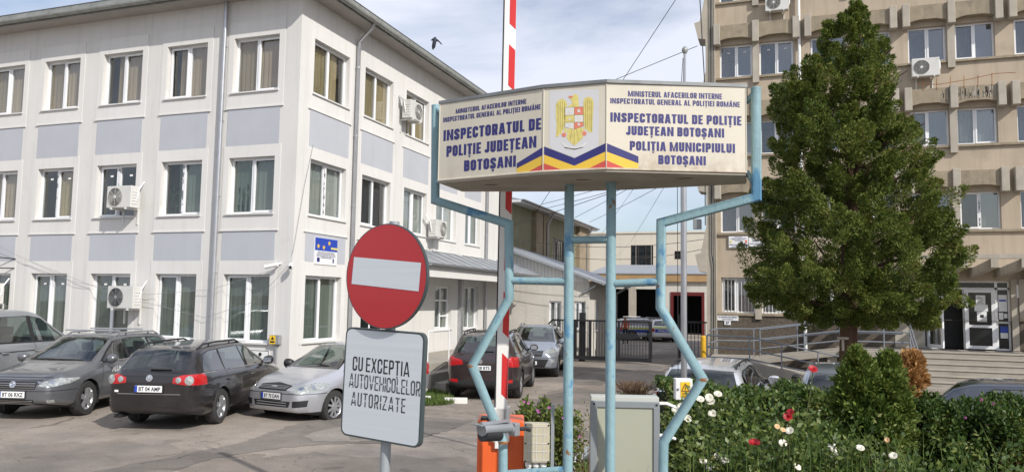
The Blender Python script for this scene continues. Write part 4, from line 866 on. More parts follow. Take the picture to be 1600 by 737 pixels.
# ---- entrance
m = MB(); a, b, c, d = EN; fr = K['pvc']; B = lambda x0, x1, z0, z1, d0=-.2, d1=-.12: m.obox(OR, uR, nR, x0, x1, d0, d1, z0, z1)
zt = 2.75
B(a, b, zt, zt+.07); B(a, a+.06, c, d); B(b-.06, b, c, d); B(a+.06, b-.06, d-.05, d); B(4.80, 4.86, c, zt); B(5.66, 5.70, c, zt); B(6.62, 6.70, c, d-.05); B(6.70, b-.06, 1.62, 1.68); B(a+.06, 4.80, 1.70, 1.76); B(a+.06, 4.80, c, c+.06); B(6.70, b-.06, c, c+.06)
m.build('entrance_frame', fr, RB)
m = MB(); m.obox(OR, uR, nR, a+.06, b-.06, -.17, -.16, zt+.07, d-.05); m.obox(OR, uR, nR, 6.70, b-.06, -.17, -.16, c+.06, zt); m.obox(OR, uR, nR, a+.06, 4.80, -.17, -.16, c+.06, zt); m.build('side_light', K['carglass'], RB)
m = MB(); m.obox(OR, uR, nR, 5.7, 6.62, -.11, -.05, c+.03, c+.14); m.obox(OR, uR, nR, 5.7, 6.62, -.11, -.05, zt-.10, zt); m.obox(OR, uR, nR, 5.7, 5.82, -.11, -.05, c+.14, zt-.10); m.obox(OR, uR, nR, 6.50, 6.62, -.11, -.05, c+.14, zt-.1); m.obox(OR, uR, nR, 5.82, 6.50, -.11, -.05, 1.46, 1.55); dr = m.build('door', fr, RB)
m = MB(); m.obox(OR, uR, nR, 5.82, 6.50, -.09, -.08, c+.14, zt-.1); m.build('door_glass', K['carglass'], dr)
m = MB()
for q in ((6.05, 6.33, 2.25, 2.56), (6.0, 6.40, 2.02, 2.24), (6.07, 6.36, 1.66, 2.01)): m.obox(OR, uR, nR, q[0], q[1], -.079, -.076, q[2], q[3])
m.build('paper_notice', K['plate'], dr)
m = MB(); m.obox(OR, uR, nR, 6.16, 6.27, -.0755, -.073, 1.80, 1.90)
for i in range(9): m.obox(OR, uR, nR, 6.08, 6.30-.05*(i % 3), -.0755, -.074, 2.29+.025*i, 2.298+.025*i)
m.build('notice_print', K['ink'], dr)
m = MB()
for z in (1.0, 1.85, 2.3): m.obox(OR, uR, nR, 6.60, 6.64, -.05, -.03, z, z+.12)
m.build('hinge', K['chrome'], dr)
m = MB(); L_ = Matrix.Rotation(R(-62), 3, 'Z'); H0 = Vector((4.55, RY+.1, 0))
lf = lambda x0, x1, z0, z1, y0=-.03, y1=.03: m.add([H0+L_ @ Vector((x, y, z)) for z in (z0, z1) for x, y in ((x0, y0), (x1, y0), (x1, y1), (x0, y1))], [(0, 3, 2, 1), (4, 5, 6, 7), (0, 1, 5, 4), (1, 2, 6, 5), (2, 3, 7, 6), (3, 0, 4, 7)])
lf(0, .8, .75, .87); lf(0, .8, 2.62, 2.72); lf(0, .1, .87, 2.62); lf(.7, .8, .87, 2.62); lf(.1, .7, 1.7, 1.79); dl = m.build('door', fr, RB)
m = MB(); lf(.1, .7, .87, 2.62, -.01, .01); m.build('door_glass', K['glassR'], dl)
m = MB(); lf(.73, .77, 1.4, 1.75, -.07, -.05); m.build('handle', K['chrome'], dl)
for q, mm in (((6.73, 6.98, 2.02, 2.58), 0), ((6.73, 6.86, 1.75, 1.98), 0), ((6.88, 6.98, 1.80, 1.95), 0), ((6.76, 6.98, 1.12, 1.30), 0), ((6.76, 6.98, 1.31, 1.52), 1), ((6.75, 6.96, 2.36, 2.42), 1)): m = MB(); m.obox(OR, uR, nR, *q[:2], -.155 if mm == 0 else -.149, -.15 if mm == 0 else -.147, *q[2:]); m.build('poster', K['eublue' if mm else 'plate'], RB)
m = MB(); m.box2((4.3, RY+3.2, .6), (7.2, RY+3.3, 3.3)); m.box2((4.2, RY+.35, .6), (7.2, RY+3.2, .70)); m.box2((5.0, RY+3.0, .7), (5.6, RY+3.19, 2.7)); m.build('lobby', K['dark'], RB)
m = MB(); m.obox(OR, uR, nR, EN[0]-.9, EN[0]-.001, .005, .05, .72, 3.1); m.build('entrance_cladding', K['conc2'], RB)
m = MB(); m.obox(OR, uR, nR, EN[1]+.001, EN[1]+.2, .005, .06, .72, 3.1); m.build('entrance_cladding', K['conc2'], RB)
m = MB(); m.obox(OR, uR, nR, EN[1]+.22, EN[1]+2.5, .06, .10, 1.78, 3.1); m.build('entrance_cladding', K['conc2'], RB)
# canopy with ribs
m = MB(); X0c, X1c = 3.2, 15.0; yf = 26.9
m.prism([(X0c, 29.3, 3.47), (X0c, RY-.002, 3.42), (X0c, RY-.002, 3.56), (X0c, 29.3, 3.60)], (X1c-X0c, 0, 0)); m.build('canopy_slab', K['tan'], RB)
m = MB(); m.box2((X0c, 26.79, 3.632), (X1c, 27.05, 3.76)); m.build('canopy_beam', K['conc2'], RB)
for x in np.arange(3.42, X1c, .80):
    m = MB(); m.prism([(x, yf-.12, 3.36), (x, RY-.003, 3.14), (x, RY-.003, 3.415), (x, yf-.12, 3.625)], (.2, 0, 0)); m.build('canopy_rib', K['conc2'], RB)
# steps and ramp
ST = thing('entrance_steps', 'broad grey concrete steps with worn edges leading to the entrance', 'steps', (8, 27, -.4))
m = MB(); zp = .70
m.box2((3.75, 28.3, -.8), (15, RY-.05, zp))
for i in range(1, 8): m.box2((3.75, 28.3-.34*i, -1.0), (15, 28.3-.34*(i-1), zp-.165*i))
m.build('treads', K['step'], ST, bevel=.02)
m = MB()
for i in range(0, 7): m.box2((3.76, 28.3-.34*i-.03, zp-.165*i-.035), (14.9, 28.3-.34*i-.001, zp-.165*i-.005))
m.build('nosing', K['conc2'], ST)
RP = thing('access_ramp', 'folded concrete wheelchair ramp with grey tube railings under the tree', 'ramp', (0, 27, -.4))
m = MB()
m.prism([(-1.15, 25.3, .32), (1.9, 25.3, -.28), (1.9, 25.3, -.6), (-1.15, 25.3, -.05)], (0, 1.25, 0))
m.box2((-2.55, 25.3, -.6), (-1.15, 28.75, .32))
m.prism([(-1.15, 27.4, .32), (1.6, 27.4, .70), (1.6, 27.4, .50), (-1.15, 27.4, .10)], (0, 1.35, 0)); m.box2((1.6, 27.3, .50), (3.745, 29.9, .70)); m.box2((1.2, 27.5, -.6), (1.5, 28.6, .46)); m.box2((3.3, 27.4, -.6), (3.7, 29.9, .49))
m.build('deck', K['step'], RP, bevel=.015)
def rail(lines, posts):
    m = MB()
    for l in lines: m.tube(l, .024, 7)
    m.build('rail', K['railgrey'], RP, smooth=40)
    for a, b in posts:
        m = MB(); m.tube([a, b], .022, 7); m.build('post', K['railgrey'], RP, smooth=40)
yf2 = 25.42; off = (.80, .42, .12)
fl = lambda h: [(-2.45, 26.3, .32+h), (-2.45, yf2, .32+h), (-1.15, yf2, .30+h), (1.85, yf2, -.28+h)]
rail([fl(h) for h in off], [((x, yf2, (.32 if x < -1.1 else .32-.2*(x+1.15))), (x, yf2, (.32 if x < -1.1 else .31-.195*(x+1.15))+.80)) for x in (-2.45, -1.15, -.2, .85, 1.85)])
yb2 = 27.45
bl = lambda h: [(-2.45, 26.3, .32+h), (-2.4, 28.65, .32+h), (-1.15, 28.65, .34+h), (1.6, 28.65, .72+h), (3.6, 28.65, .72+h)]
bl2 = lambda h: [(-.9, yb2, .36+h), (1.6, yb2, .71+h), (3.65, yb2, .71+h), (3.72, 26.2, -.2+h)]
rail([bl(h) for h in (.92, .5)], [((x, 28.65, z), (x, 28.65, z+.92)) for x, z in ((-2.4, .32), (-1.15, .34), (.3, .54))])
rail([bl2(h) for h in (.92, .60, .28)], [((x, yb2, z), (x, yb2, z+.92)) for x, z in ((-.9, .36), (.5, .56), (1.6, .7), (2.9, .7), (3.65, .7))]+[((3.72, 26.2, -.7), (3.72, 26.2, .72))])
# ================================================================== cars
K['autoglass'] = glass('car_window_glass', tint=(.42, .50, .47), ior=1.75, rough=.015); K['cabin'] = mat('cabin_trim', (.055, .055, .06), rough=.85, var=.2)
def paint(name, col, metal=.35, rough=.28):
    m = mat(name, col, rough=rough, metal=metal, var=.05, scale=1.2, coat=1., col2=tuple(c*.72+.03 for c in col), thr=(.52, .9), s2=1.6)
    return m
def car_loft(sp):
    L, W = sp['L'], sp['W']; y0, y1 = -L/2+.09, L/2-.09
    d = np.concatenate([[0, .03, .07, .12, .18, .26, .35], np.linspace(.45, 1, 4)[1:]*.9])
    ys = sorted(set(np.round(np.concatenate([y0+d, y1-d, np.linspace(y0+.95, y1-.95, 30)]), 4)))
    fy = np.linspace(-L/2-.3, L/2+.3, 900)
    def sm(pts, k):
        p = np.array(pts); v = np.interp(fy, p[:, 0], p[:, 1]); g = np.exp(-.5*(np.arange(-60, 61)*(fy[1]-fy[0])/k)**2); g /= g.sum()
        vp = np.pad(v, 60, mode='edge'); return np.convolve(vp, g, 'valid')
    top = sm(sp['top'], sp.get('soft', .05)); belt = sm(sp['belt'], .12)
    zg = sp.get('zg', .2); rings = []; n = 15
    tum = sp.get('tum', .34)
    for y in ys:
        zt = np.interp(y, fy, top); bl = np.interp(y, fy, belt); zs = min(bl, zt-.035)
        e = min(y-y0, y1-y); k = max(0, 1-e/.62); w = W/2*(1-(sp.get('pr', .13) if y < 0 else sp.get('pf', .17))*k**2.2)
        zb = zg+.09*max(0, 1-e/.5)**1.2
        g = max(0, zt-zs); hood = max(0, min(1, (g-.10)/.25)); we = .93*w-tum*g*hood-.05-(.06*(1-hood)); cr = .075*hood+.028*(1-hood)
        cr = min(cr, g*.55)
        pts = [(0, zb), (.6*w, zb), (.90*w, zb+.005), (.965*w, zb+.045), (.988*w, zb+.15), (w, zb+.52*(zs-zb)), (.995*w, zs-.13), (.975*w, zs-.035), (.945*w, zs+.004)]
        b0 = .925*w; z0 = zs+.012
        for t in (.33, .66, 1): pts.append((b0+(we-b0)*t, z0+(zt-cr-z0)*t))
        pts += [(we*.93-.015, zt-cr*.45), (we*.6, zt-cr*.12), (0, zt)]
        rings.append([(x, y, z) for x, z in pts])
    NR = len(rings[0]); ful = []
    for r in rings: ful.append(r+[(-x, y, z) for x, y, z in r[-2:0:-1]])
    M = len(ful[0])
    def cap(r, s):
        c = np.mean(np.array(r), 0); c[0] = 0; zz = [p[2] for p in r]; c[2] = (min(zz)+max(zz))/2
        return [[tuple((np.array(p)-c)*k+c+np.array([0, s*o, 0])) for p in r] for k, o in ((.955, .045), (.86, .075), (.62, .088), (.3, .092))], tuple(c+np.array([0, s*.092, 0]))
    cr_, cc = cap(ful[0], -1); cf, cd = cap(ful[-1], 1)
    allr = cr_[::-1]+ful+cf; v = [p for r in allr for p in r]; f = []
    for i in range(len(allr)-1):
        for j in range(M): f.append((i*M+j, i*M+(j+1) % M, (i+1)*M+(j+1) % M, (i+1)*M+j))
    v += [cc, cd]; a, b = len(v)-2, len(v)-1
    for j in range(M): f.append((a, (j+1) % M, j)); f.append((b, (len(allr)-1)*M+j, (len(allr)-1)*M+(j+1) % M))
    bm = bmesh.new(); vv = [bm.verts.new(p) for p in v]; bm.verts.ensure_lookup_table()
    for q in f: bm.faces.new([vv[i] for i in q])
    bmesh.ops.recalc_face_normals(bm, faces=bm.faces)
    return bm
def cutp(bm, poly, mode, pred, tagv):
    """cut a convex outline into the shell seen from the side (y,z) or from the end (x,z)"""
    P = [Vector(p) for p in poly]; c = sum(P, Vector((0, 0)))/len(P)
    lo = Vector((min(p[0] for p in P), min(p[1] for p in P))); hi = Vector((max(p[0] for p in P), max(p[1] for p in P)))
    ax = 1 if mode == 'side' else 0
    def bb(f):
        a = [q.co[ax] for q in f.verts]; z = [q.co[2] for q in f.verts]
        return max(a) > lo[0] and min(a) < hi[0] and max(z) > lo[1] and min(z) < hi[1]
    bm.normal_update()
    sel = [f for f in bm.faces if pred(f) and bb(f)]
    for i in range(len(P)):
        p, q = P[i], P[(i+1) % len(P)]; e = q-p; nn = Vector((e[1], -e[0]))
        if nn.dot(c-p) > 0: nn = -nn
        if nn.length < 1e-7: continue
        co = Vector((0, p[0], p[1])) if mode == 'side' else Vector((p[0], 0, p[1])); no = (Vector((0, nn[0], nn[1])) if mode == 'side' else Vector((nn[0], 0, nn[1]))).normalized()
        geom = list({*sel, *[e_ for f in sel for e_ in f.edges], *[v_ for f in sel for v_ in f.verts]})
        r = bmesh.ops.bisect_plane(bm, geom=geom, dist=1e-5, plane_co=co, plane_no=no)
        sel = [f for f in r['geom'] if isinstance(f, bmesh.types.BMFace) and (f.calc_center_median()-co).dot(no) < 0]
    for f in sel: f.material_index = tagv
    return sel
def circ(y, z, r, n=22): return [(y+r*math.cos(2*math.pi*k/n), z+r*math.sin(2*math.pi*k/n)) for k in range(n)]
def make_car(name, label, cat, c, h, sp, pm, group='parked cars', scale=(1, 1, 1), z=None, simple=False):
    rz = math.atan2(h[1], h[0])-math.pi/2
    T = thing(name, label, cat, (c[0], c[1], gz(*c[:2]) if z is None else z), rz, group); T.scale = scale
    bm = car_loft(sp); L, W = sp['L'], sp['W']
    ids = {}; mats = {0: ('body', pm)}
    def rid(nm, mt, part=True):
        k = len(mats); mats[k] = (nm if part else 'body', mt); return k
    bm.normal_update()
    nrm = {}
    side = lambda s: (lambda f: f.calc_center_median().x*s > .25 and f.normal.x*s > .25)
    rear = lambda f: f.calc_center_median().y < -L/2+.95 and f.normal.y < -.12
    front = lambda f: f.calc_center_median().y > L/2-1.0 and f.normal.y > .06
    r, wb, ro = sp['r'], sp['wb'], sp['ro']; yr = -L/2+ro; yf = yr+wb
    BV = BVHTree.FromBMesh(bm)
    def hit(x, zz, s):   # s=-1 rear, +1 front
        q = BV.ray_cast(Vector((x, s*6, zz)), Vector((0, -s, 0))); return q[0], q[1]
    def hits(y, zz, s):
        q = BV.ray_cast(Vector((s*4, y, zz)), Vector((-s, 0, 0))); return q[0], q[1]
    # dark lower trim
    if 'clad' in sp:
        k = rid('body', K['blackpl'], False)
        for s in (1, -1): cutp(bm, [(-L, -1), (L, -1), (L, sp['clad']), (-L, sp['clad'])], 'side', lambda f: True if abs(f.normal.z) < 2 else False, k); break
        for s in (1, -1):
            for y in (yr, yf): cutp(bm, circ(y, r, r+.13), 'side', side(s), k)
    if 'bumper' in sp:
        k = rid('bumper_trim', K['blackpl'])
        for sgn, polys in sp['bumper'].items():
            for po in polys: cutp(bm, po, 'end', rear if sgn == 'r' else front, k)
    # windows
    kt = rid('body', K['black'], False); 
    for s in (1, -1):
        cutp(bm, sp['dlo'], 'side', side(s), kt)
        for po in sp['win']: cutp(bm, po, 'side', side(s), rid('side_window', K['autoglass']))
    kw = rid('windscreen', K['autoglass']); wsy = sp['wsy']
    cutp(bm, sp['ws'], 'end', lambda f: wsy[0] < f.calc_center_median().y < wsy[1] and f.normal.y > .2, kw)
    kr = rid('rear_window', K['autoglass'])
    cutp(bm, sp['rw'], 'end', lambda f: f.calc_center_median().y < sp['rwy'] and f.normal.y < -.18 and abs(f.normal.x) < .75, kr)
    # seams
    ks = rid('body', K['black'], False)
    for s in (1, -1):
        for y0_, z0_, y1_, z1_ in sp.get('seams', []): cutp(bm, [(y0_, z0_), (y1_, z1_), (y1_+.014, z1_), (y0_+.014, z0_)], 'side', lambda f, s=s: side(s)(f) and f.material_index in (0,), ks)
    for z_, x_ in sp.get('rseam', []): cutp(bm, [(-x_, z_), (x_, z_), (x_, z_+.013), (-x_, z_+.013)], 'end', lambda f: rear(f) and f.material_index == 0, ks)
    for x_, za, zb_ in sp.get('rseamv', []):
        for s in (1, -1): cutp(bm, [(s*x_, za), (s*(x_+.013), za), (s*(x_+.013), zb_), (s*x_, zb_)], 'end', lambda f: rear(f) and f.material_index == 0, ks)
    for z_, x_ in sp.get('fseam', []): cutp(bm, [(-x_, z_), (x_, z_), (x_, z_+.012), (-x_, z_+.012)], 'end', lambda f: front(f) and f.material_index == 0, ks)
    # lights
    lamps = []
    for nm, mt, polys, pr in (('headlight', K['whitel'], sp.get('head', []), front), ('taillight', K['redl'], sp.get('tail', []), rear), ('fog_lamp', K['whitel'], sp.get('fog', []), front)):
        for po in polys:
            for s in (1, -1):
                k = rid(nm, mt); pp = [(x*s, z_) for x, z_ in po]; cutp(bm, pp, 'end', lambda f, s=s: pr(f) and f.calc_center_median().x*s > -.02, k); lamps.append((nm, k, s))
    if 'grille' in sp:
        k = rid('grille', K['blackpl'])
        for po in sp['grille']: cutp(bm, po, 'end', front, k)
    for nm, mt, mode, po in sp.get('extra', []):
        if mode == 'side':
            for s in (1, -1): cutp(bm, po, 'side', lambda f, s=s: side(s)(f) and f.material_index == 0, rid(nm, mt))
        else: k = rid(nm, mt); cutp(bm, po, 'end', lambda f: (rear if mode == 'rear' else front)(f) and f.material_index == 0, k)
    # arches
    ka = len(mats); mats[ka] = ('arch', None)
    for s in (1, -1):
        for y in (yr, yf): cutp(bm, circ(y, r-.01, r+.055), 'side', side(s), ka)
    bm.normal_update(); bm.verts.index_update()
    vn = {v.index: v.normal.copy() for v in bm.verts}; parts = {}
    for f in bm.faces:
        nm, mt = mats[f.material_index]
        if nm == 'arch': continue
        key = nm if nm == 'body' else (nm, f.material_index) if nm in ('headlight', 'taillight', 'fog_lamp', 'side_window', 'side_stripe') else nm
        parts.setdefault(key, []).append(f)
    objs = {}
    for key, fs in parts.items():
        nm = key if isinstance(key, str) else key[0]; idx = {}; vs = []; ff = []; mi = []; ml = []
        for f in fs:
            q = []
            for v in f.verts:
                if v.index not in idx: idx[v.index] = len(vs); vs.append(v)
                q.append(idx[v.index])
            ff.append(q); mt = mats[f.material_index][1]
            if mt not in ml: ml.append(mt)
            mi.append(ml.index(mt))
        off = .004 if nm in ('headlight', 'taillight') else 0
        me = bpy.data.meshes.new(nm); me.from_pydata([tuple(v.co+vn[v.index]*off) for v in vs], [], ff); me.polygons.foreach_set('material_index', mi)
        me.polygons.foreach_set('use_smooth', [True]*len(ff)); me.update(); me.normals_split_custom_set_from_vertices([tuple(vn[v.index]) for v in vs])
        objs[key] = link_mesh(nm, me, ml, T)
    bm.free()
    BW = lambda m, nm, mt, par=T, **k: m.build(nm, mt, par, world=False, **k)
    # under body and arch liners
    m = MB(); m.box2((-W/2+.22, -L/2+.75, .20), (W/2-.22, L/2-.75, .5)); m.box2((-W/2+.3, -L/2+.35, .34), (W/2-.3, L/2-.35, .5))
    for y in (yr, yf):
        for s in (1, -1):
            a = []
            for k in range(13):
                th = math.pi*k/12*1.2-.3; a.append((y+(r+.058)*math.cos(th), max(.1, r-.01+(r+.058)*math.sin(th))))
            m.add([(s*(W/2-.02), yy, zz) for yy, zz in a]+[(s*(W/2-.32), yy, zz) for yy, zz in a], [(i, i+1, 14+i, 13+i) for i in range(12)])
            m.box2((s*(W/2-.33)-.01, y-r-.06, .12), (s*(W/2-.33)+.01, y+r+.06, r*2+.06))
    BW(m, 'underbody', K['blackpl'])
    # cabin: dashboard, seats, steering wheel
    bz = np.interp(0, [q[0] for q in sp['belt']], [q[1] for q in sp['belt']])
    m = MB(); yd = sp['wsy'][1]-.55; m.box((0, yd, bz-.12), (W*.78, .5, .22))
    for sx in (-.36, .36):
        for ys_, wd in ((yd-1.0, .46), (yd-1.85, .52)):
            m.add([(sx+a*wd/2, ys_+b, z_) for a, b, z_ in ((-1, 0, bz-.55), (1, 0, bz-.55), (1, .1, bz-.55), (-1, .1, bz-.55), (-.8, -.22, bz+.14), (.8, -.22, bz+.14), (.8, -.12, bz+.14), (-.8, -.12, bz+.14))], [(0, 3, 2, 1), (4, 5, 6, 7), (0, 1, 5, 4), (1, 2, 6, 5), (2, 3, 7, 6), (3, 0, 4, 7)])
            m.box((sx, ys_-.20, bz+.24), (.24, .08, .17)); m.box((sx, ys_+.25, bz-.5), (wd, .5, .14))
    m.tube([(-.36+.18*math.cos(t), yd-.42+.05*math.sin(t), bz+.0+.17*math.sin(t)) for t in np.linspace(0, 6.28, 15)], .014, 6)
    m.box((0, 0, .38), (W*.8, L*.62, .06)); BW(m, 'cabin', K['cabin'], bevel=.015)
    # wheels
    for y in (yr, yf):
        for s in (1, -1):
            cx = s*(W/2-.125); m = MB(); wd = .105
            m.lathe([(r*.66, -wd), (r*.93, -wd), (r*.99, -wd*.72), (r, 0), (r*.99, wd*.72), (r*.93, wd), (r*.66, wd), (r*.62, wd*.6), (r*.62, -wd), (r*.66, -wd)], (cx, y, r), (s, 0, 0), 30, caps=False)
            t = BW(m, 'wheel', K['rubber'], smooth=40)
            m = MB(); R0 = r*.67
            m.lathe([(R0, wd*.9), (R0-.02, wd*.75), (R0-.035, wd*.3), (R0-.035, -wd*.5)], (cx, y, r), (s, 0, 0), 30, caps=False)
            ns_ = sp.get('spokes', 5)
            for k in range(ns_):
                th = 2*math.pi*k/ns_+.3; a = Vector((0, math.cos(th), math.sin(th))); b = Vector((0, -math.sin(th), math.cos(th))); o = Vector((cx+s*wd*.62, y, r)); w0, w1 = (.045, .06) if ns_ < 8 else (.02, .026)
                q = [o+a*.03-b*w0, o+a*.03+b*w0, o+a*(R0-.02)+b*w1*.8, o+a*(R0-.02)-b*w1*.8]; m.prism(q, Vector((s*.025, 0, 0)))
            m.lathe([(.07, wd*.6), (.065, wd*.9), (0, wd*.95)], (cx, y, r), (s, 0, 0), 14)
            BW(m, 'rim', K['alloy'], t, smooth=35)
            m = MB(); m.lathe([(R0-.03, wd*.1), (0, wd*.1)], (cx, y, r), (s, 0, 0), 20); BW(m, 'brake_disc', K['black'], t)
    # mirrors and handles
    my, mz = sp['mir']
    for s in (1, -1):
        p, _ = hits(my, mz-.07, s); px = abs(p.x) if p else W/2
        m = MB(); m.lathe([(0.02, -.12), (.075, -.09), (.095, 0), (.085, .07), (.03, .11), (0, .115)], (s*(px+.15), my, mz), (s*.95, .2, .05), 12); o = BW(m, 'mirror', sp.get('mirmat', pm), smooth=60)
        m = MB(); m.box((s*(px+.05), my+.02, mz-.05), (.14, .05, .04)); BW(m, 'mirror_arm', K['blackpl'], o)
        m = MB(); m.box((s*(px+.15), my-.085, mz), (.17, .012, .10)); BW(m, 'mirror_glass', K['chrome'], o)
        if not simple:
            for hy in sp['hand']:
                p, n_ = hits(hy, sp['handz'], s)
                if p: m = MB(); m.tube([p+Vector((0, -.1, 0)), p+Vector((s*.035, -.07, .0)), p+Vector((s*.035, .07, 0)), p+Vector((0, .1, 0))], .014, 6); BW(m, 'door_handle', pm, smooth=40)
    if 'rails' in sp:
        a, b, x = sp['rails']; top = sp['H']
        for s in (1, -1):
            ps = []
            for t in np.linspace(0, 1, 9):
                y = a+(b-a)*t; q = BV.ray_cast(Vector((s*x, y, 4)), Vector((0, 0, -1)))[0]; zz = q.z if q else top
                ps.append((s*x, y, zz+(.055 if 0 < t < 1 else .0)))
            m = MB(); m.tube(ps, .018, 8); o = BW(m, 'roof_rail', sp.get('railm', K['blackpl']), smooth=50)
            m = MB()
            for t in (2, 6): m.tube([(ps[t][0], ps[t][1], ps[t][2]-.06), ps[t]], .015, 6)
            BW(m, 'rail_foot', K['blackpl'], o)
    if 'bars' in sp:
        for y in sp['bars']:
            q = BV.ray_cast(Vector((.5, y, 4)), Vector((0, 0, -1)))[0]; m = MB(); m.box((0, y, q.z+.09), (1.26, .06, .03)); BW(m, 'roof_bar', K['zinc'], bevel=.008)
    # number plates
    if 'plate' in sp:
        for s, zz, tx in sp['plate']:
            p, n_ = hit(0, zz, s); yy = p.y+s*.014; m = MB(); hw, hh = sp.get('pw', .26), .056
            m.box((0, yy, zz), (2*hw, .018, 2*hh)); o = BW(m, 'number_plate', K['plate'], bevel=.004)
            m = MB(); m.box((-s*-1*-(hw-.025)*1.0 if False else (-(hw-.025) if s < 0 else (hw-.025)), yy+s*.0095, zz), (.05, .003, 2*hh-.004)); BW(m, 'country_band', K['eublue'], o)
            m = MB(); u = (1, 0, 0) if s < 0 else (-1, 0, 0)
            put_text(m, tx, ((.025 if s < 0 else -.025), yy+s*.0095, zz), u, (0, 0, 1), (0, s, 0), 2*hw-.11, .07, bold=.02, off=.002); BW(m, 'plate_number', K['ink'], o, recalc=False)
            m = MB(); m.box((0, yy-s*.004, zz), (2*hw+.03, .02, 2*hh+.03)); BW(m, 'plate_holder', K['blackpl'], o)
    bd = sp.get('badge')
    if bd:
        for s, zz, kind in bd:
            p, n_ = hit(0, zz, s); n_ = n_.normalized(); u = Vector((1 if s < 0 else -1, 0, 0)); v = n_.cross(u)*(1 if n_.cross(u).z > 0 else -1); m = MB(); q = p+n_*.006
            if kind == 'vw':
                m.lathe([(.062, 0), (.062, .01), (.052, .012), (.052, .004)], q, n_, 22); P = lambda a, b: q+u*a+v*b+n_*.007
                m.tube([P(-.025, .042), P(0, .004), P(.025, .042)], .006, 5); m.tube([P(-.045, .018), P(-.02, -.042), P(0, -.006), P(.02, -.042), P(.045, .018)], .006, 5)
            elif kind == 'oval':
                for t in range(1): m.prism([q+u*(.075*math.cos(a))+v*(.03*math.sin(a)) for a in np.linspace(0, 2*math.pi, 20)[:-1]], n_*.01)
            elif kind == 'diamond': m.prism([q+u*.045, q+v*.075, q-u*.045, q-v*.075], n_*.012)
            elif kind == 'h':
                m.lathe([(.055, 0), (.055, .008), (.045, .008), (.045, .002)], q, n_, 18); P = lambda a, b: q+u*a+v*b+n_*.006
                m.tube([P(-.026, -.03), P(-.016, .03)], .006, 5); m.tube([P(.016, -.03), P(.026, .03)], .006, 5); m.tube([P(-.02, -.004), P(.02, .006)], .006, 5)
            BW(m, 'badge', K['eublue'] if kind == 'oval' and s > 0 and False else K['chrome'])
    if sp.get('wiper'):
        zz, x0_, x1_ = sp['wiper']; pts = []
        for x in np.linspace(x0_, x1_, 6):
            p, n_ = hit(x, zz, -1); pts.append(p+n_*.015)
        m = MB(); m.tube(pts, .012, 6); BW(m, 'wiper', K['blackpl'])
    for x, zz, rr, mt in sp.get('lens', []):
        for s in (1, -1):
            p, n_ = hit(s*x, zz, -1)
            if p is None: continue
            m = MB(); m.lathe([(rr, .0), (rr, .008), (rr*.6, .014), (0, .016)], p+n_*.003, n_, 18)
            par = next((objs[('taillight', k)] for nm, k, ss in lamps if nm == 'taillight' and ss == s and ('taillight', k) in objs), T); BW(m, 'reflector', mt, par, smooth=50)
    for x, zz, rr in sp.get('hlens', []):
        for s in (1, -1):
            p, n_ = hit(s*x, zz, 1)
            if p is None: continue
            m = MB(); m.lathe([(rr, .0), (rr, .006), (rr*.75, .009), (0, .002)], p+n_*.004, n_, 18)
            par = next((objs[('headlight', k)] for nm, k, ss in lamps if nm == 'headlight' and ss == s and ('headlight', k) in objs), T); BW(m, 'reflector', K['chrome'], par, smooth=50)
    if 'louvre' in sp:
        for x0_, x1_, z0_, z1_, nb in sp['louvre']:
            m = MB()
            for k in range(nb):
                zz = z0_+(z1_-z0_)*(k+.5)/nb; pts = []
                for x in np.linspace(x0_, x1_, 7):
                    p, n_ = hit(x, zz, 1); pts.append(p+n_*.008)
                m.tube(pts, .007, 5)
            BW(m, 'grille_bar', K['chrome'] if sp.get('lchrome') else K['grey'], objs.get('grille', T))
    if 'rstrip' in sp:
        zz, x_ = sp['rstrip']; ps = []
        for x in np.linspace(-x_, x_, 9):
            p, n_ = hit(x, zz, -1); ps.append(p+n_*.006)
        m = MB(); m.tube(ps, .010, 6); BW(m, 'chrome_strip', K['chrome'])
    if 'exhaust' in sp:
        for x in sp['exhaust']: m = MB(); m.tube([(x, -L/2+.3, .27), (x, -L/2+.02, .27)], .035, 10); BW(m, 'exhaust_pipe', K['black'])
    if 'trimline' in sp:
        for s in (1, -1):
            for pts_, mt in sp['trimline']:
                ps = []
                for y, zz in pts_:
                    p, n_ = hits(y, zz, s)
                    if p: ps.append(p+n_*.004)
                if len(ps) > 1: m = MB(); m.tube(ps, .009, 5); BW(m, 'trim_strip', mt)
    T['_'] = 0; del T['_']
    return T, hit, hits, BV
def line(y0, z0, y1, z1, n=8): return [(y0+(y1-y0)*t, z0+(z1-z0)*t) for t in np.linspace(0, 1, n)]
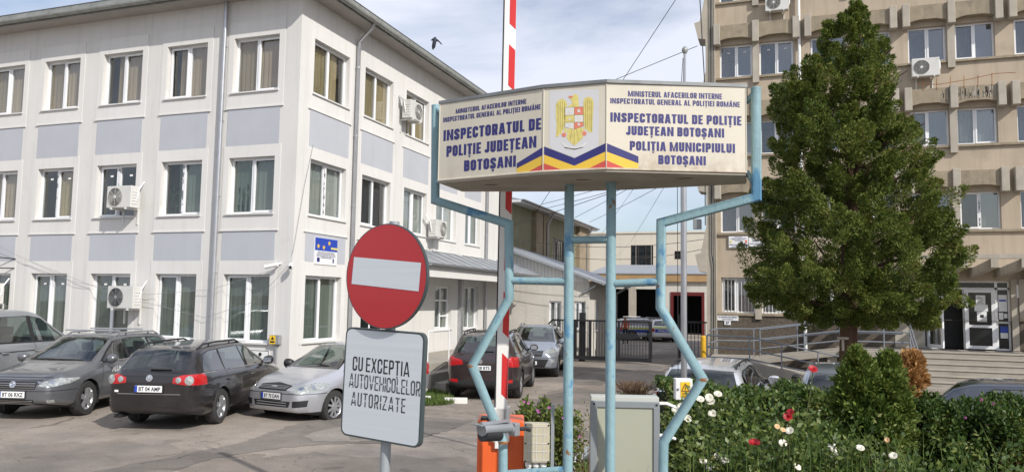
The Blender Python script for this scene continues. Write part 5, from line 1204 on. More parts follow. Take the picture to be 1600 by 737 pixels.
WAGON = dict(L=4.75, W=1.82, H=1.47, r=.325, wb=2.71, ro=1.09, zg=.23, soft=.06, pr=.12, pf=.2, tum=.36,
  top=[(-2.5, .93), (-2.36, .97), (-2.27, 1.03), (-1.93, 1.40), (-1.8, 1.435), (-1.0, 1.475), (-.1, 1.48), (.25, 1.45), (1.18, .985), (1.3, .955), (1.95, .86), (2.2, .76), (2.5, .60)],
  belt=[(-2.5, .95), (-1.5, .955), (0, .93), (1.1, .90), (2.5, .60)],
  dlo=[(-2.0, 1.0), (-1.93, .985), (.98, .955), (.28, 1.335), (-.3, 1.385), (-1.45, 1.36), (-1.75, 1.30)],
  win=[[(-1.93, 1.005), (-1.12, .99), (-1.12, 1.35), (-1.45, 1.345), (-1.72, 1.285)], [(-1.07, .99), (-.12, .975), (-.17, 1.37), (-1.02, 1.355)], [(-.04, .975), (.86, .965), (.25, 1.315), (-.11, 1.365)]],
  ws=[(-.72, .99), (.72, .99), (.56, 1.405), (0, 1.43), (-.56, 1.405)], wsy=(.1, 1.35), rw=[(-.66, 1.06), (0, 1.045), (.66, 1.06), (.54, 1.37), (0, 1.395), (-.54, 1.37)], rwy=-1.75,
  mir=(.82, 1.02), hand=(-1.0, .1), handz=.80, seams=[(-.10, .30, -.13, .96), (-1.02, .34, -1.10, .97), (1.02, .36, .93, .94)], rails=(-1.75, .1, .56),
  spokes=5, trimline=[(line(-2.0, .985, .95, .952, 14), K['chrome'])], hlens=[(.66, .70, .06), (.50, .695, .05)])
vw_rear = dict(tail=[[(.44, .845), (.55, .83), (.97, .79), (1.0, .985), (.62, .985), (.45, .94)]], lens=[(.74, .895, .08, K['whitel']), (.55, .90, .052, K['whitel'])], rseam=[(.62, .62), (.43, .95)], rseamv=[(.62, .62, .83)],
  plate=[(-1, .745, 'BT 04 AMP')], badge=[(-1, .925, 'vw')], wiper=(1.06, -.05, .35), exhaust=(-.62, -.54), rstrip=(.655, .60), bumper={'r': [[(-1, .1), (1, .1), (1, .36), (-1, .36)]]})
pass_front = dict(head=[[(.50, .63), (.74, .62), (.86, .66), (.90, .74), (.72, .76), (.52, .70)]], grille=[[(-.44, .58), (.44, .58), (.50, .74), (-.50, .74)], [(-.42, .30), (.42, .30), (.42, .40), (-.42, .40)]], fog=[[(.66, .33), (.74, .33), (.74, .39), (.66, .39)]],
  louvre=[(-.44, .44, .59, .73, 4), (-.4, .4, .31, .39, 3)], lchrome=True, plate=[(1, .485, 'BT 06 RXZ')], badge=[(1, .66, 'vw')], fseam=[(.54, .9), (.765, .62)])
P_dark = paint('dark_brown_grey_car_paint', (.022, .019, .020)); P_grey = paint('slate_grey_car_paint', (.125, .13, .14)); P_silver = paint('silver_car_paint', (.50, .51, .54), .6); P_brown = paint('brown_car_paint', (.040, .026, .026))
P_blue = paint('blue_silver_car_paint', (.33, .36, .41), .6); P_van = paint('grey_van_paint', (.34, .36, .38), .5); P_light = paint('pale_silver_car_paint', (.56, .58, .61), .4); P_navy = paint('dark_blue_grey_car_paint', (.06, .07, .09)); P_white = paint('white_car_paint', (.72, .73, .74), 0., .35)
GRP = 'cars parked in the yard'
ax = Vector((-.296, .955)).normalized()
place = lambda px, py, lx, ly, h: Vector(onG(px, py)[:2])-Vector((h[1], -h[0]))*lx-Vector(h[:2])*ly
c = place(337, 661, .785*.84, -1.285*.92, ax)
T, hit, hits, BV = make_car('parked_car', 'very dark estate car seen from behind, plate BT 04 AMP', 'car', c, ax, {**WAGON, **vw_rear}, P_dark, GRP, (.84, .92, .905))
m = MB(); 
for s in (1,):
    p, n_ = hit(-.62, .70, -1); m.box(p+n_*.004, (.07, .008, .035))
m.build('oval_sticker', K['plate'], T, world=False)
# slate grey estate facing the camera
fa = Vector((-11.83, 10.35))-Vector((.955, .296))*.78; c = place(127.5, 648, -.785*.86, 1.425*.92, -ax)
T, hit, hits, BV = make_car('parked_car', 'slate grey estate car facing the camera with roof bars', 'car', c, -ax, {**WAGON, **pass_front, 'bars': (-.9, .0), 'railm': K['zinc']}, P_grey, GRP, (.86, .92, .93))
m = MB()
for tx, y, zz, w_, h_ in (('PLUMB', .42, .80, .46, .10),):
    p, n_ = hits(y, zz, -1); put_text(m, tx, p, (0, -1, 0), (0, 0, 1), (-1, 0, 0), w_, h_, bold=.03, off=.006)
p, n_ = hits(.12, .56, -1); m.prism([p+Vector((-.006, .1, 0)), p+Vector((-.006, .02, .04)), p+Vector((-.006, -.16, .015)), p+Vector((-.006, -.16, -.015)), p+Vector((-.006, .02, -.04))], (-.004, 0, 0)); m.build('door_lettering', K['plate'], T, world=False, recalc=False)
K['logogreen'] = mat('green_vinyl', (.05, .35, .05), rough=.5)
m = MB(); p, n_ = hits(.62, .64, -1); m.lathe([(.06, 0), (.06, .004), (.035, .004), (.035, .0)], p+n_*.002, n_, 16); m.build('door_logo', K['logogreen'], T, world=False)
# grey van nosed to the wall
MPV = dict(L=4.5, W=1.8, H=1.68, r=.32, wb=2.7, ro=.85, zg=.2, soft=.06, pr=.08, pf=.18, tum=.22,
  top=[(-2.4, 1.1), (-2.25, 1.15), (-2.16, 1.3), (-2.02, 1.60), (-1.8, 1.65), (-.8, 1.69), (.3, 1.68), (.62, 1.60), (1.62, 1.06), (1.75, 1.03), (2.1, .88), (2.4, .62)], belt=[(-2.4, 1.02), (0, 1.02), (1.3, .98), (2.4, .6)],
  dlo=[(-2.05, 1.06), (1.42, 1.02), (.60, 1.50), (.2, 1.56), (-1.9, 1.53)], win=[[(-1.95, 1.09), (-1.02, 1.08), (-1.02, 1.54), (-1.86, 1.51)], [(-.92, 1.08), (.12, 1.07), (.12, 1.545), (-.92, 1.54)], [(.26, 1.07), (1.30, 1.04), (.58, 1.48), (.26, 1.535)]],
  ws=[(-.72, 1.06), (.72, 1.06), (.62, 1.58), (-.62, 1.58)], wsy=(.4, 1.75), rw=[(-.68, 1.15), (.68, 1.15), (.6, 1.56), (-.6, 1.56)], rwy=-1.9, mir=(1.22, 1.08), hand=(-.75, .25), handz=.88, seams=[(.18, .3, .18, 1.05), (-1.0, .35, -1.0, 1.07), (1.3, .4, 1.3, 1.0)],
  tail=[[(.74, .8), (.95, .8), (.95, 1.2), (.78, 1.2)]], head=[[(.45, .66), (.88, .66), (.9, .84), (.6, .82)]], grille=[[(-.4, .55), (.4, .55), (.45, .72), (-.45, .72)]], spokes=6, trimline=[(line(-1.9, .90, 1.3, .88, 12), K['blackpl'])])
c = Vector((-15.75, 11.55)); make_car('parked_van', 'silver grey people carrier with dark side windows beyond the slate grey estate car', 'van', c, ax, MPV, P_van, GRP, (1, 1, 1.06))
# silver hatchback
HATCH = dict(L=4.34, W=1.82, H=1.47, r=.315, wb=2.64, ro=.83, zg=.17, soft=.06, pr=.12, pf=.19, tum=.34,
  top=[(-2.3, .92), (-2.14, .96), (-2.06, 1.03), (-1.72, 1.38), (-1.5, 1.44), (-.7, 1.48), (.0, 1.475), (.3, 1.44), (1.12, 1.0), (1.25, .975), (1.8, .87), (2.02, .76), (2.3, .58)], belt=[(-2.3, .95), (0, .93), (1.0, .91), (2.3, .6)],
  dlo=[(-1.75, 1.0), (1.0, .955), (.33, 1.33), (-.2, 1.385), (-1.2, 1.36)], win=[[(-1.6, 1.02), (-1.05, .99), (-1.05, 1.35), (-1.2, 1.34)], [(-1.0, .99), (-.15, .98), (-.18, 1.365), (-1.0, 1.355)], [(-.07, .98), (.86, .965), (.3, 1.31), (-.1, 1.365)]],
  ws=[(-.73, 1.0), (.73, 1.0), (.57, 1.40), (0, 1.43), (-.57, 1.40)], wsy=(.1, 1.3), rw=[(-.62, 1.05), (.62, 1.05), (.52, 1.37), (-.52, 1.37)], rwy=-1.4, mir=(.80, 1.03), hand=(-.95, .1), handz=.80, mirmat=K['blackpl'],
  seams=[(-.1, .28, -.12, .96), (-1.0, .4, -1.05, .98), (.98, .35, .9, .94)], tail=[[(.62, .7), (.92, .7), (.92, 1.0), (.75, 1.0)]],
  head=[[(.47, .63), (.70, .61), (.88, .66), (.92, .78), (.74, .80), (.52, .72)]], grille=[[(-.38, .66), (.38, .66), (.42, .75), (0, .79), (-.42, .75)], [(-.46, .36), (.46, .36), (.50, .47), (-.50, .47)], [(.55, .36), (.78, .38), (.80, .50), (.55, .48)], [(-.55, .36), (-.78, .38), (-.80, .50), (-.55, .48)]],
  louvre=[(-.4, .4, .37, .46, 2), (-.36, .36, .68, .74, 3)], lchrome=False, plate=[(1, .555, 'BT 70 DAN')], badge=[(1, .715, 'oval')], fseam=[(.60, .9)], bumper={'f': [[(-1, .1), (1, .1), (1, .27), (-1, .27)]]}, spokes=9, hlens=[(.66, .70, .06), (.80, .72, .05)])
hF = Vector((-.15, -.985)).normalized(); c = place(517, 654, -.785*.86, 1.30*.9, hF)
make_car('parked_car', 'silver hatchback facing the camera beside the building corner', 'car', c, hF, HATCH, P_silver, GRP, (.86, .9, .93))
# brown off-roader
SUV = dict(L=4.4, W=1.82, H=1.66, r=.345, wb=2.64, ro=.92, zg=.24, soft=.06, pr=.13, pf=.18, tum=.32, clad=.42,
  top=[(-2.35, 1.0), (-2.18, 1.05), (-2.09, 1.12), (-1.78, 1.54), (-1.6, 1.60), (-.7, 1.655), (.0, 1.655), (.35, 1.61), (1.15, 1.13), (1.3, 1.10), (1.85, 1.0), (2.08, .88), (2.35, .66)], belt=[(-2.35, 1.06), (-1, 1.06), (0, 1.02), (1.1, .99), (2.35, .66)],
  dlo=[(-1.85, 1.13), (1.05, 1.05), (.36, 1.47), (-.2, 1.53), (-1.4, 1.48)], win=[[(-1.72, 1.15), (-1.12, 1.10), (-1.12, 1.48), (-1.4, 1.46)], [(-1.05, 1.10), (-.15, 1.08), (-.18, 1.51), (-1.05, 1.49)], [(-.07, 1.08), (.92, 1.055), (.33, 1.45), (-.1, 1.51)]],
  ws=[(-.73, 1.12), (.73, 1.12), (.58, 1.57), (0, 1.60), (-.58, 1.57)], wsy=(.15, 1.35), rw=[(-.66, 1.15), (.66, 1.15), (.55, 1.52), (0, 1.545), (-.55, 1.52)], rwy=-1.5, mir=(.82, 1.14), hand=(-.95, .12), handz=.93, seams=[(-.1, .42, -.12, 1.05), (-1.0, .45, -1.08, 1.08), (.98, .42, .92, 1.02)], rails=(-1.55, .1, .56),
  tail=[[(.42, .88), (.96, .80), (1.0, 1.02), (.75, 1.07), (.46, .98)], [(.55, .44), (.78, .46), (.78, .53), (.56, .52)]], plate=[(-1, .80, 'B 128 BTS')], badge=[(-1, .95, 'h')], wiper=(1.18, 0, .3), rseam=[(.60, .6)], spokes=6, bumper={'r': [[(-1, .1), (1, .1), (1, .5), (-1, .5)]]},
  head=[[(.5, .78), (.85, .80), (.9, .95), (.6, .90)]], grille=[[(-.4, .65), (.4, .65), (.5, .82), (-.5, .82)]])
hS = Vector((-.2, .98)).normalized(); c = place(808, 621, .785, -1.28, hS)
T, hit, hits, BV = make_car('parked_car', 'dark brown off-roader seen from behind through the barrier arm', 'car', c, hS, SUV, P_brown, GRP, (1, 1, 1))
m = MB(); m.tube([(0, -2.0, .38), (0, -2.28, .36), (0, -2.30, .46)], .022, 8); m.lathe([(.0, .0), (.03, .03), (0, .06)], (0, -2.30, .45), (0, 0, 1), 10); m.build('tow_ball', K['chrome'], T, world=False)
# blue silver crossover facing the camera
CROSS = {**SUV, 'tail': [[(.5, .88), (.95, .85), (.97, .98), (.6, 1.0)]], 'H': 1.6, 'plate': [(1, .50, 'BT 15 KDR')], 'badge': [(1, .83, 'diamond')], 'wiper': None, 'rseam': [], 'bumper': {'f': [[(-1, .1), (1, .1), (1, .33), (-1, .33)]]},
  'head': [[(.42, .80), (.72, .80), (.90, .86), (.92, .96), (.62, .92), (.44, .86)]], 'grille': [[(-.40, .70), (.40, .70), (.46, .88), (-.46, .88)], [(-.5, .36), (.5, .36), (.62, .62), (-.62, .62)]], 'louvre': [(-.4, .4, .72, .86, 4)], 'lchrome': True, 'fog': [[(.68, .50), (.80, .52), (.80, .62), (.69, .60)]], 'hlens': [(.62, .87, .04), (.78, .90, .04)], 'railm': K['zinc'], 'fseam': [(.66, .85)], 'clad': .34}
hR = Vector((.207, -.978)).normalized(); c = place(868, 588, -.785, 1.36, hR)
make_car('parked_car', 'blue silver crossover facing the camera in front of the annex', 'car', c, hR, CROSS, P_blue, GRP, (1, 1, .98))
# cars behind the hedge
hE = Vector((.07, .998)).normalized(); p = onZ(1092, 585, .75); rc = at(1092, 600, 13.2)
c = Vector((rc[0], rc[1]))+hE*2.2
make_car('parked_car', 'pale silver estate car behind the hedge next to the flagpole', 'car', c, hE, {**WAGON, **{k: v for k, v in vw_rear.items() if k != 'plate'}}, P_light, GRP, (1, 1, 1), z=-.40)
p = at(1303, 600, 13.0); hX = Vector((.97, .12)).normalized()
make_car('parked_car', 'pale blue grey hatchback almost hidden between hedge and cypress trunk', 'car', (p[0]+.15, p[1]+2.0), Vector((.06, .998)), {**HATCH}, P_blue, GRP, (.8, .95, .96), z=-.36)
p = at(1478, 610, 11.5)
make_car('parked_car', 'dark blue grey car behind the hedge below the entrance steps', 'car', (p[0]+2.0, p[1]+.6), Vector((.97, -.24)), {**HATCH}, P_navy, GRP, (1, 1, .95), z=-.36)
# police cars in the yard
pol = lambda txt: [('side_stripe', K['eublue'], 'side', [(-2.3, .52), (2.3, .52), (2.3, .72), (-2.3, .72)]), ('side_stripe', K['polyellow'], 'side', [(-2.3, .76), (2.3, .76), (2.3, .86), (-2.3, .86)]), ('rear_stripe', K['eublue'], 'rear', [(-.62, .62), (.62, .62), (.62, .85), (-.62, .85)]), ('rear_stripe', K['polyellow'], 'rear', [(-.72, .90), (.72, .90), (.72, .99), (-.72, .99)])]
K['polyellow'] = mat('fluorescent_yellow', (.55, .62, .05), rough=.4)
PW = {**WAGON, 'extra': pol(1), 'tail': [[(.64, .68), (.97, .66), (1.0, .90), (.66, .86)]], 'bars': (.1,), 'hand': (), 'trimline': []}
hP = Vector((-.32, .95)).normalized(); q = onG(1036, 536)
for lab, px, py, hh, sc in (('white patrol car with blue and yellow stripes, seen clear of the gate', 1037, 534, hP, .95), ('white patrol car with blue stripes, behind the gate bars nearest the open bay', 1000, 530.5, Vector((-.45, .9)), .95), ('white patrol car at the far side of the gate, partly behind blue post', 966, 530, Vector((.9, .42)), .95)):
    q = onG(px, py); T, hit, hits, BV = make_car('police_car', lab, 'police car', (q[0]+hh[0]*1.9, q[1]+hh[1]*1.9), hh.normalized(), PW, P_white, 'police cars in front of the garage', (sc, sc, sc), simple=True)
    p, n_ = hit(0, .73, -1); m = MB(); put_text(m, 'POLIŢIA', p, (1, 0, 0), (0, 0, 1), (0, -1, 0), .8, .13, bold=.03, off=.012); m.build('lettering', K['plate'], T, world=False, recalc=False)
# ================================================================== big police sign on blue pipes
A, B_, C_, D_ = (Vector(p) for p in ((-2.29, 4.825, 0), (-1.467, 4.645, 0), (-1.054, 4.643, 0), (-.2345, 4.99, 0)))
ZS0, ZS1 = 2.966, 3.515
SB = thing('sign_board', 'large faceted cream police sign with navy lettering and eagle crest', 'sign', (-1.26, 5.0, ZS0))
Ab, Db = Vector((-2.30, 5.26, 0)), Vector((-.25, 5.36, 0)); Mb_, Nb_ = Vector((-1.47, 5.45, 0)), Vector((-1.05, 5.45, 0))
ring = [A, B_, C_, D_, Db, Nb_, Mb_, Ab]
zup = lambda p, z: Vector((p.x, p.y, z))
m = MB()
for i, (p, q) in enumerate(zip(ring, ring[1:]+ring[:1])): m.poly([zup(p, ZS0), zup(q, ZS0), zup(q, ZS1), zup(p, ZS1)])
m.build('light_box', K['signcream'], SB, recalc=False)
m = MB(); ctr = Vector((-1.26, 5.05, 0)); 
ins = [p+(ctr-p)*.004 for p in ring]
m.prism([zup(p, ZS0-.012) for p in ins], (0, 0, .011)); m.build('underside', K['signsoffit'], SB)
m = MB(); ou = [p+(p-ctr).normalized()*.012 for p in ring]
m.prism([zup(p, ZS1+.001) for p in ou], (0, 0, .022)); m.build('top_rim', K['signrim'], SB)
m = MB()
for p in (A, B_, C_, D_): m.tube([zup(p+(p-ctr).normalized()*.001, ZS0+.002), zup(p+(p-ctr).normalized()*.001, ZS1-.002)], .004, 6)
for p, q in ((A, B_), (B_, C_), (C_, D_)):
    d = (q-p).normalized(); n_ = Vector((d.y, -d.x, 0)); m.tube([zup(p+n_*.002, ZS0+.006), zup(q+n_*.002, ZS0+.006)], .008, 6)
m.build('corner_strip', K['signcream'], SB, smooth=40)
K['slot'] = mat('rusty_slot', (.07, .04, .025), rough=.9)
m = MB()
for x, y in ((-1.95, 4.98), (-1.27, 4.92), (-.62, 5.02)): m.prism([(x+.055*math.cos(t), y+.014*math.sin(t)+.1*(x+1.27)*.06, ZS0-.0135) for t in np.linspace(0, 2*math.pi, 12)[:-1]], (0, 0, .001))
m.build('rusty_slot', K['slot'], SB)
def pc(x, y): return 660+x/2.963, 100+y/2.963
def onP(px, py, P, n): r = Vector(ray(px, py)); e = Vector((0, 0, EYE)); return e+r*((P-e).dot(n)/r.dot(n))
def face(P, Q): d = (Q-P).normalized(); return P, d, Vector((d.y, -d.x, 0))
fL, fC, fR = face(A, B_), face(B_, C_), face(C_, D_)
def tline(m, fc, body, xl, yl, xr, yr, h, bold, space=1.02):
    P, d, n = fc; l = onP(*pc(xl, yl), P, n); r = onP(*pc(xr, yr), P, n); xm, ym = (xl+xr)/2, (yl+yr)/2
    t = onP(*pc(xm, ym-h/2), P, n); b = onP(*pc(xm, ym+h/2), P, n); c = (l+r)/2; z = (t.z+b.z)/2; sl = 0
    c.z = z; put_stroke(m, body, c, d, (0, 0, 1), n, (r-l).length, t.z-b.z, t=.225 if h > 30 else .20, off=.0008)
m = MB()
tline(m, fL, 'MINISTERUL AFACERILOR INTERNE', 155, 216, 482, 177, 22, .05); tline(m, fL, 'INSPECTORATUL GENERAL AL POLIŢIEI ROMÂNE', 97, 257, 548, 201, 23, .05)
tline(m, fL, 'INSPECTORATUL DE', 98, 329, 550, 280, 52, .062); tline(m, fL, 'POLIŢIE JUDEŢEAN', 112, 400, 528, 365, 52, .062); tline(m, fL, 'BOTOŞANI', 193, 470, 433, 451, 51, .062)
tline(m, fR, 'MINISTERUL AFACERILOR INTERNE', 952, 144, 1387, 145, 26, .05); tline(m, fR, 'INSPECTORATUL GENERAL AL POLIŢIEI ROMÂNE', 870, 177, 1470, 182, 25, .05)
tline(m, fR, 'INSPECTORATUL DE POLIŢIE', 870, 251, 1477, 259, 43, .062); tline(m, fR, 'JUDEŢEAN BOTOŞANI', 943, 311, 1397, 317, 42, .062); tline(m, fR, 'POLIŢIA MUNICIPIULUI', 960, 384, 1447, 385, 43, .062); tline(m, fR, 'BOTOŞANI', 1092, 445, 1312, 446, 42, .062)
m.build('lettering', K['navy'], SB, recalc=False)
def pol(m, fc, pts, off): P, d, n = fc; m.poly([onP(*pc(x, y), P, n)+n*off for x, y in pts])
# tricolour chevrons
m = MB()
pol(m, fL, [(437, 460), (562, 382), (562, 420), (437, 483)], .0010); pol(m, fC, [(564, 382), (704, 436), (704, 471), (564, 420)], .0010); pol(m, fC, [(704, 436), (849, 366), (849, 405), (704, 471)], .0010); pol(m, fR, [(851, 366), (1000, 428), (1000, 460), (851, 405)], .0010); m.build('blue_chevron', K['navy'], SB)
m = MB()
pol(m, fL, [(437, 483), (562, 420), (562, 497), (437, 506)], .0007); pol(m, fC, [(564, 420), (704, 471), (704, 489), (564, 496)], .0007); pol(m, fC, [(704, 471), (849, 405), (849, 484), (704, 489)], .0007); pol(m, fR, [(851, 405), (1000, 460), (1000, 484), (851, 484)], .0007); m.build('yellow_chevron', K['yellow'], SB)
for fc_, pts_ in ((fL, [(487, 501), (562, 460), (562, 495)]), (fC, [(564, 460), (646, 490), (564, 494)]), (fC, [(765, 486), (849, 445), (849, 483)]), (fR, [(851, 445), (940, 483), (851, 483)])): m = MB(); pol(m, fc_, pts_, .0013); m.build('red_triangle', K['red'], SB)
# crest: pixel outlines of the 840..960 x 120..270 enlargement
def ec(x, y): return 840+x/4.917, 120+y/4.917
def epol(m, pts, off): P, d, n = fC; m.poly([onP(*ec(x, y), P, n)+n*off for x, y in pts])
m = MB(); epol(m, [(95, 108), (470, 96), (470, 535), (285, 622), (120, 560), (92, 530)], .0006); cr = m.build('crest_shield', K['crestgrey'], SB)
gold, lin = MB(), MB()
epol(gold, [(140, 215), (158, 182), (190, 168), (215, 185), (228, 215), (222, 300), (210, 330), (205, 400), (190, 410), (186, 442), (172, 438), (160, 460), (140, 465), (146, 380), (140, 300)], .0012)
epol(gold, [(352, 190), (362, 165), (395, 152), (420, 165), (432, 200), (425, 300), (422, 380), (420, 435), (404, 422), (392, 432), (380, 405), (362, 408), (356, 330), (352, 240)], .0012)
epol(gold, [(244, 165), (250, 150), (268, 150), (282, 132), (305, 138), (314, 165), (314, 215), (330, 245), (248, 245), (236, 225), (262, 210), (266, 190)], .0012)
epol(gold, [(240, 390), (330, 390), (352, 465), (318, 500), (282, 530), (248, 500), (222, 470)], .0012)
epol(gold, [(205, 400), (225, 395), (235, 425), (205, 430)], .0012); epol(gold, [(330, 395), (350, 392), (362, 420), (335, 425)], .0012)
gold.build('eagle', K['crestgold'], cr)
for x0, y0, x1, y1 in [(158, 210, 156, 440), (175, 195, 174, 430), (192, 190, 190, 405), (208, 200, 205, 330), (368, 185, 370, 395), (385, 175, 386, 400), (402, 178, 404, 415), (416, 190, 415, 420), (262, 420, 250, 490), (282, 420, 282, 520), (302, 420, 315, 490), (270, 400, 262, 420), (295, 400, 302, 420)]:
    e = 1.6; epol(lin, [(x0-e, y0), (x0+e, y0), (x1+e, y1), (x1-e, y1)], .0016)
for x0, y0, x1, y1 in [(212, 236, 352, 232), (212, 298, 352, 292), (212, 352, 352, 348)]: epol(lin, [(x0, y0-1.5), (x1, y1-1.5), (x1, y1+1.5), (x0, y0+1.5)], .0026)
for x0, y0, x1, y1 in [(212, 236, 211, 388), (352, 232, 353, 380), (283, 234, 281, 405), (211, 388, 281, 405), (353, 380, 281, 405)]: epol(lin, [(x0-1.5, y0), (x0+1.5, y0), (x1+1.5, y1), (x1-1.5, y1)], .0026)
lin.build('crest_outline', K['crestline'], cr)
m = MB(); epol(m, [(212, 236), (283, 234), (283, 296), (212, 298)], .0021); epol(m, [(283, 294), (352, 292), (352, 349), (283, 350)], .0021); epol(m, [(212, 353), (283, 351), (281, 404), (212, 387)], .0021); m.build('pale_quarter', K['crestwhite'], cr)
for pts_ in ([(283, 234), (352, 232), (352, 292), (283, 294)], [(283, 350), (352, 349), (352, 379), (283, 404)]): m = MB(); epol(m, pts_, .0021); m.build('red_quarter', K['crestred'], cr)
for px, py in ((203, 447), (360, 436)): m = MB(); epol(m, [(px+17*math.cos(t), py+17*math.sin(t)) for t in np.linspace(0, 6.28, 12)[:-1]], .0021); m.build('claw', K['crestred'], cr)
m = MB(); epol(m, [(236, 160), (244, 146), (276, 152), (262, 162)], .0021); m.build('beak', K['crestred'], cr)
m = MB(); epol(m, [(212, 298), (283, 296), (283, 351), (212, 353)], .0021); m.build('gold_quarter', K['crestgold'], cr)
m = MB()
for px, py, s in ((248, 272, 14), (318, 263, 18), (248, 326, 13), (318, 318, 10), (318, 366, 15), (246, 372, 10)): epol(m, [(px+s*(1 if k % 2 else .5)*math.cos(k*.7), py+s*(1 if k % 2 else .5)*math.sin(k*.7)) for k in range(9)], .0029)
m.build('quarter_charge', K['crestwhite'], cr)
m = MB(); epol(m, [(180, 510), (200, 505), (240, 535), (285, 542), (335, 530), (372, 500), (385, 508), (345, 545), (285, 562), (230, 555)], .0015); m.build('ribbon', K['crestwhite'], cr)
m = MB(); epol(m, [(208, 541), (285, 553), (350, 538), (350, 543), (285, 560), (208, 547)], .0018); m.build('ribbon_motto', K['ink'], cr)

# ---- blue pipe frame
FP = 5.10
def fp(x, y): return Vector(onY(x, y, FP))
SF = thing('pipe_stand', 'rusty light blue tube frame shaped like a vase under the police sign', 'sign stand', (-1.3, FP, 0))
rp = .032
def pipe(pts, r=rp, par=SF, name='tube'): m = MB(); m.tube(pts, r, 14); return m.build(name, K['pipeblue'], par, smooth=50)
for x0, x1 in ((889, 887), (955, 953)):
    t = fp(x0, 292); b = fp(x1, 737); b2 = t+(b-t)*1.8; b2 = t+(b-t)*((t.z+.15)/(t.z-b.z)); t.z += .45; pipe([t, b2], .034, name='post')
l = [fp(681, 166), fp(680, 313), fp(795, 350), fp(796, 465), fp(738, 571), fp(786, 690), fp(786, 740)]; l.append(Vector((l[-1].x, FP, -.1)))
r_ = [fp(1181, 139), fp(1182, 308), fp(1033, 348), fp(1032, 480), fp(1098, 592), fp(1037, 690), fp(1036, 740)]; r_.append(Vector((r_[-1].x, FP, -.1)))
pipe(l); pipe(r_)
for a, b in (((890, 375), (953, 374)), ((797, 438), (887, 440)), ((955, 443), (1032, 440)), ((787, 740), (886, 733))): pipe([fp(*a), fp(*b)], .026, name='rung')
for a, b in (((681, 169), Vector((-2.3, 5.0, 3.46))), ((681, 284), Vector((-2.3, 5.0, 3.0))), ((1181, 142), Vector((-.24, 5.15, 3.46))), ((1181, 290), Vector((-.24, 5.15, 3.0)))): pipe([fp(*a), b], .018, name='lug')
for x, y, s in ((681, 166, 1), (1181, 139, 1)):
    m = MB(); q = fp(x, y); m.lathe([(rp+.001, -.004), (rp+.001, .006), (rp*.6, .012), (0, .013)], q, (0, 0, 1), 14); m.build('end_cap', K['pipeblue'], SF, smooth=50)
m = MB()
for q in (l[4], l[5], r_[4]): m.lathe([(rp+.0005, -.011), (rp+.002, 0), (rp+.0005, .009)], q, (0, 0, 1), 14)
m.build('rusty_weld', K['rust'], SF, smooth=60)

# ================================================================== no entry sign on a post
NE = thing('no_entry_sign', 'round red no entry sign with white plate reading CU EXCEPŢIA on a post', 'road sign', (at(597, 600, 4.46)[0], at(597, 600, 4.46)[1], 0))
K['signred'] = mat('sign_red_film', (.40, .018, .022), rough=.32, var=.06, scale=1.5, coat=.2); K['reflex'] = mat('reflective_white_film', (.56, .60, .63), rough=.35, var=.05, scale=9, stretch=(.05, .05, 3.5), detail=1)
K['signback'] = mat('sign_grey_rim', (.075, .095, .10), rough=.4, metal=.3); K['postgrey'] = mat('galvanised_post', (.33, .36, .38), rough=.5, metal=.3, var=.1)
fw = Vector((CAM @ np.array([0, 0, -1.])).tolist()); rt = Vector((CAM @ np.array([1, 0, 0.])).tolist()); rt.z = 0; rt.normalize(); fh = Vector((fw.x, fw.y, 0)).normalized()
ang = R(31.5); ud = (rt*math.cos(ang)-fh*math.sin(ang)); nn = Vector((ud.y, -ud.x, 0))   # right edge nearer the camera
def disc_frame(roll): u = ud*math.cos(roll)-Vector((0, 0, 1))*math.sin(roll); v = Vector((0, 0, 1))*math.cos(roll)+ud*math.sin(roll); return u, v
u1, v1 = disc_frame(R(4.6)); cd = Vector(at(602, 431, 4.43))
Rr = .304
def plate_poly(c, u, v, pts, n, d0, d1, mb): mb.prism([c+u*a+v*b+n*d0 for a, b in pts], n*(d1-d0))
cir = lambda r: [(r*math.cos(t), r*math.sin(t)) for t in np.linspace(0, 2*math.pi, 65)[:-1]]
m = MB(); plate_poly(cd, u1, v1, cir(Rr), nn, -.022, .0, m); m.build('disc', K['signback'], NE, smooth=40)
m = MB(); m.add([cd+u1*a+v1*b+nn*.0015 for a, b in cir(Rr-.006)], [tuple(range(64))]); m.build('red_face', K['signred'], NE)
m = MB(); m.add([cd+u1*a+v1*b+nn*.003 for a, b in ((-.25, -.052), (.255, -.052), (.255, .055), (-.25, .055))], [(0, 1, 2, 3)])
m = MB(); zc = .022; m.add([cd+u1*a+v1*b+nn*.003 for a, b in ((-.253, zc-.088), (.255, zc-.088), (.255, zc+.072), (-.253, zc+.072))], [(0, 1, 2, 3)]); m.build('white_bar', K['reflex'], NE)
u2, v2 = disc_frame(R(1.6)); cp = Vector(at(596, 601.5, 4.42)); hw, hh, rc = .298, .318, .045
def rrect(hw, hh, r): return [(sx*(hw-r)+r*math.cos(t), sy*(hh-r)+r*math.sin(t)) for sx, sy, t0 in ((1, 1, 0), (-1, 1, math.pi/2), (-1, -1, math.pi), (1, -1, 1.5*math.pi)) for t in np.linspace(t0, t0+math.pi/2, 6)]
m = MB(); plate_poly(cp, u2, v2, rrect(hw, hh, rc), nn, -.03, 0, m); m.build('plate', K['signback'], NE, smooth=40)
m = MB(); q = rrect(hw-.011, hh-.011, rc-.008); m.add([cp+u2*a+v2*b+nn*.0015 for a, b in q], [tuple(range(len(q)))]); m.build('plate_face', K['reflex'], NE)
m = MB()
put_stroke(m, 'CU EXCEPŢIA', cp+u2*-.012+v2*.108, u2, v2, nn, .43, .082, t=.125, gap=.12, sp=.2, off=.0025)
m.build('lettering', K['ink'], NE, recalc=False)
K['stencil'] = mat('stencil_paint', (.05, .052, .055), rough=.6, var=.5, scale=30, col2=(.45, .48, .5), thr=(.6, .75), s2=25)
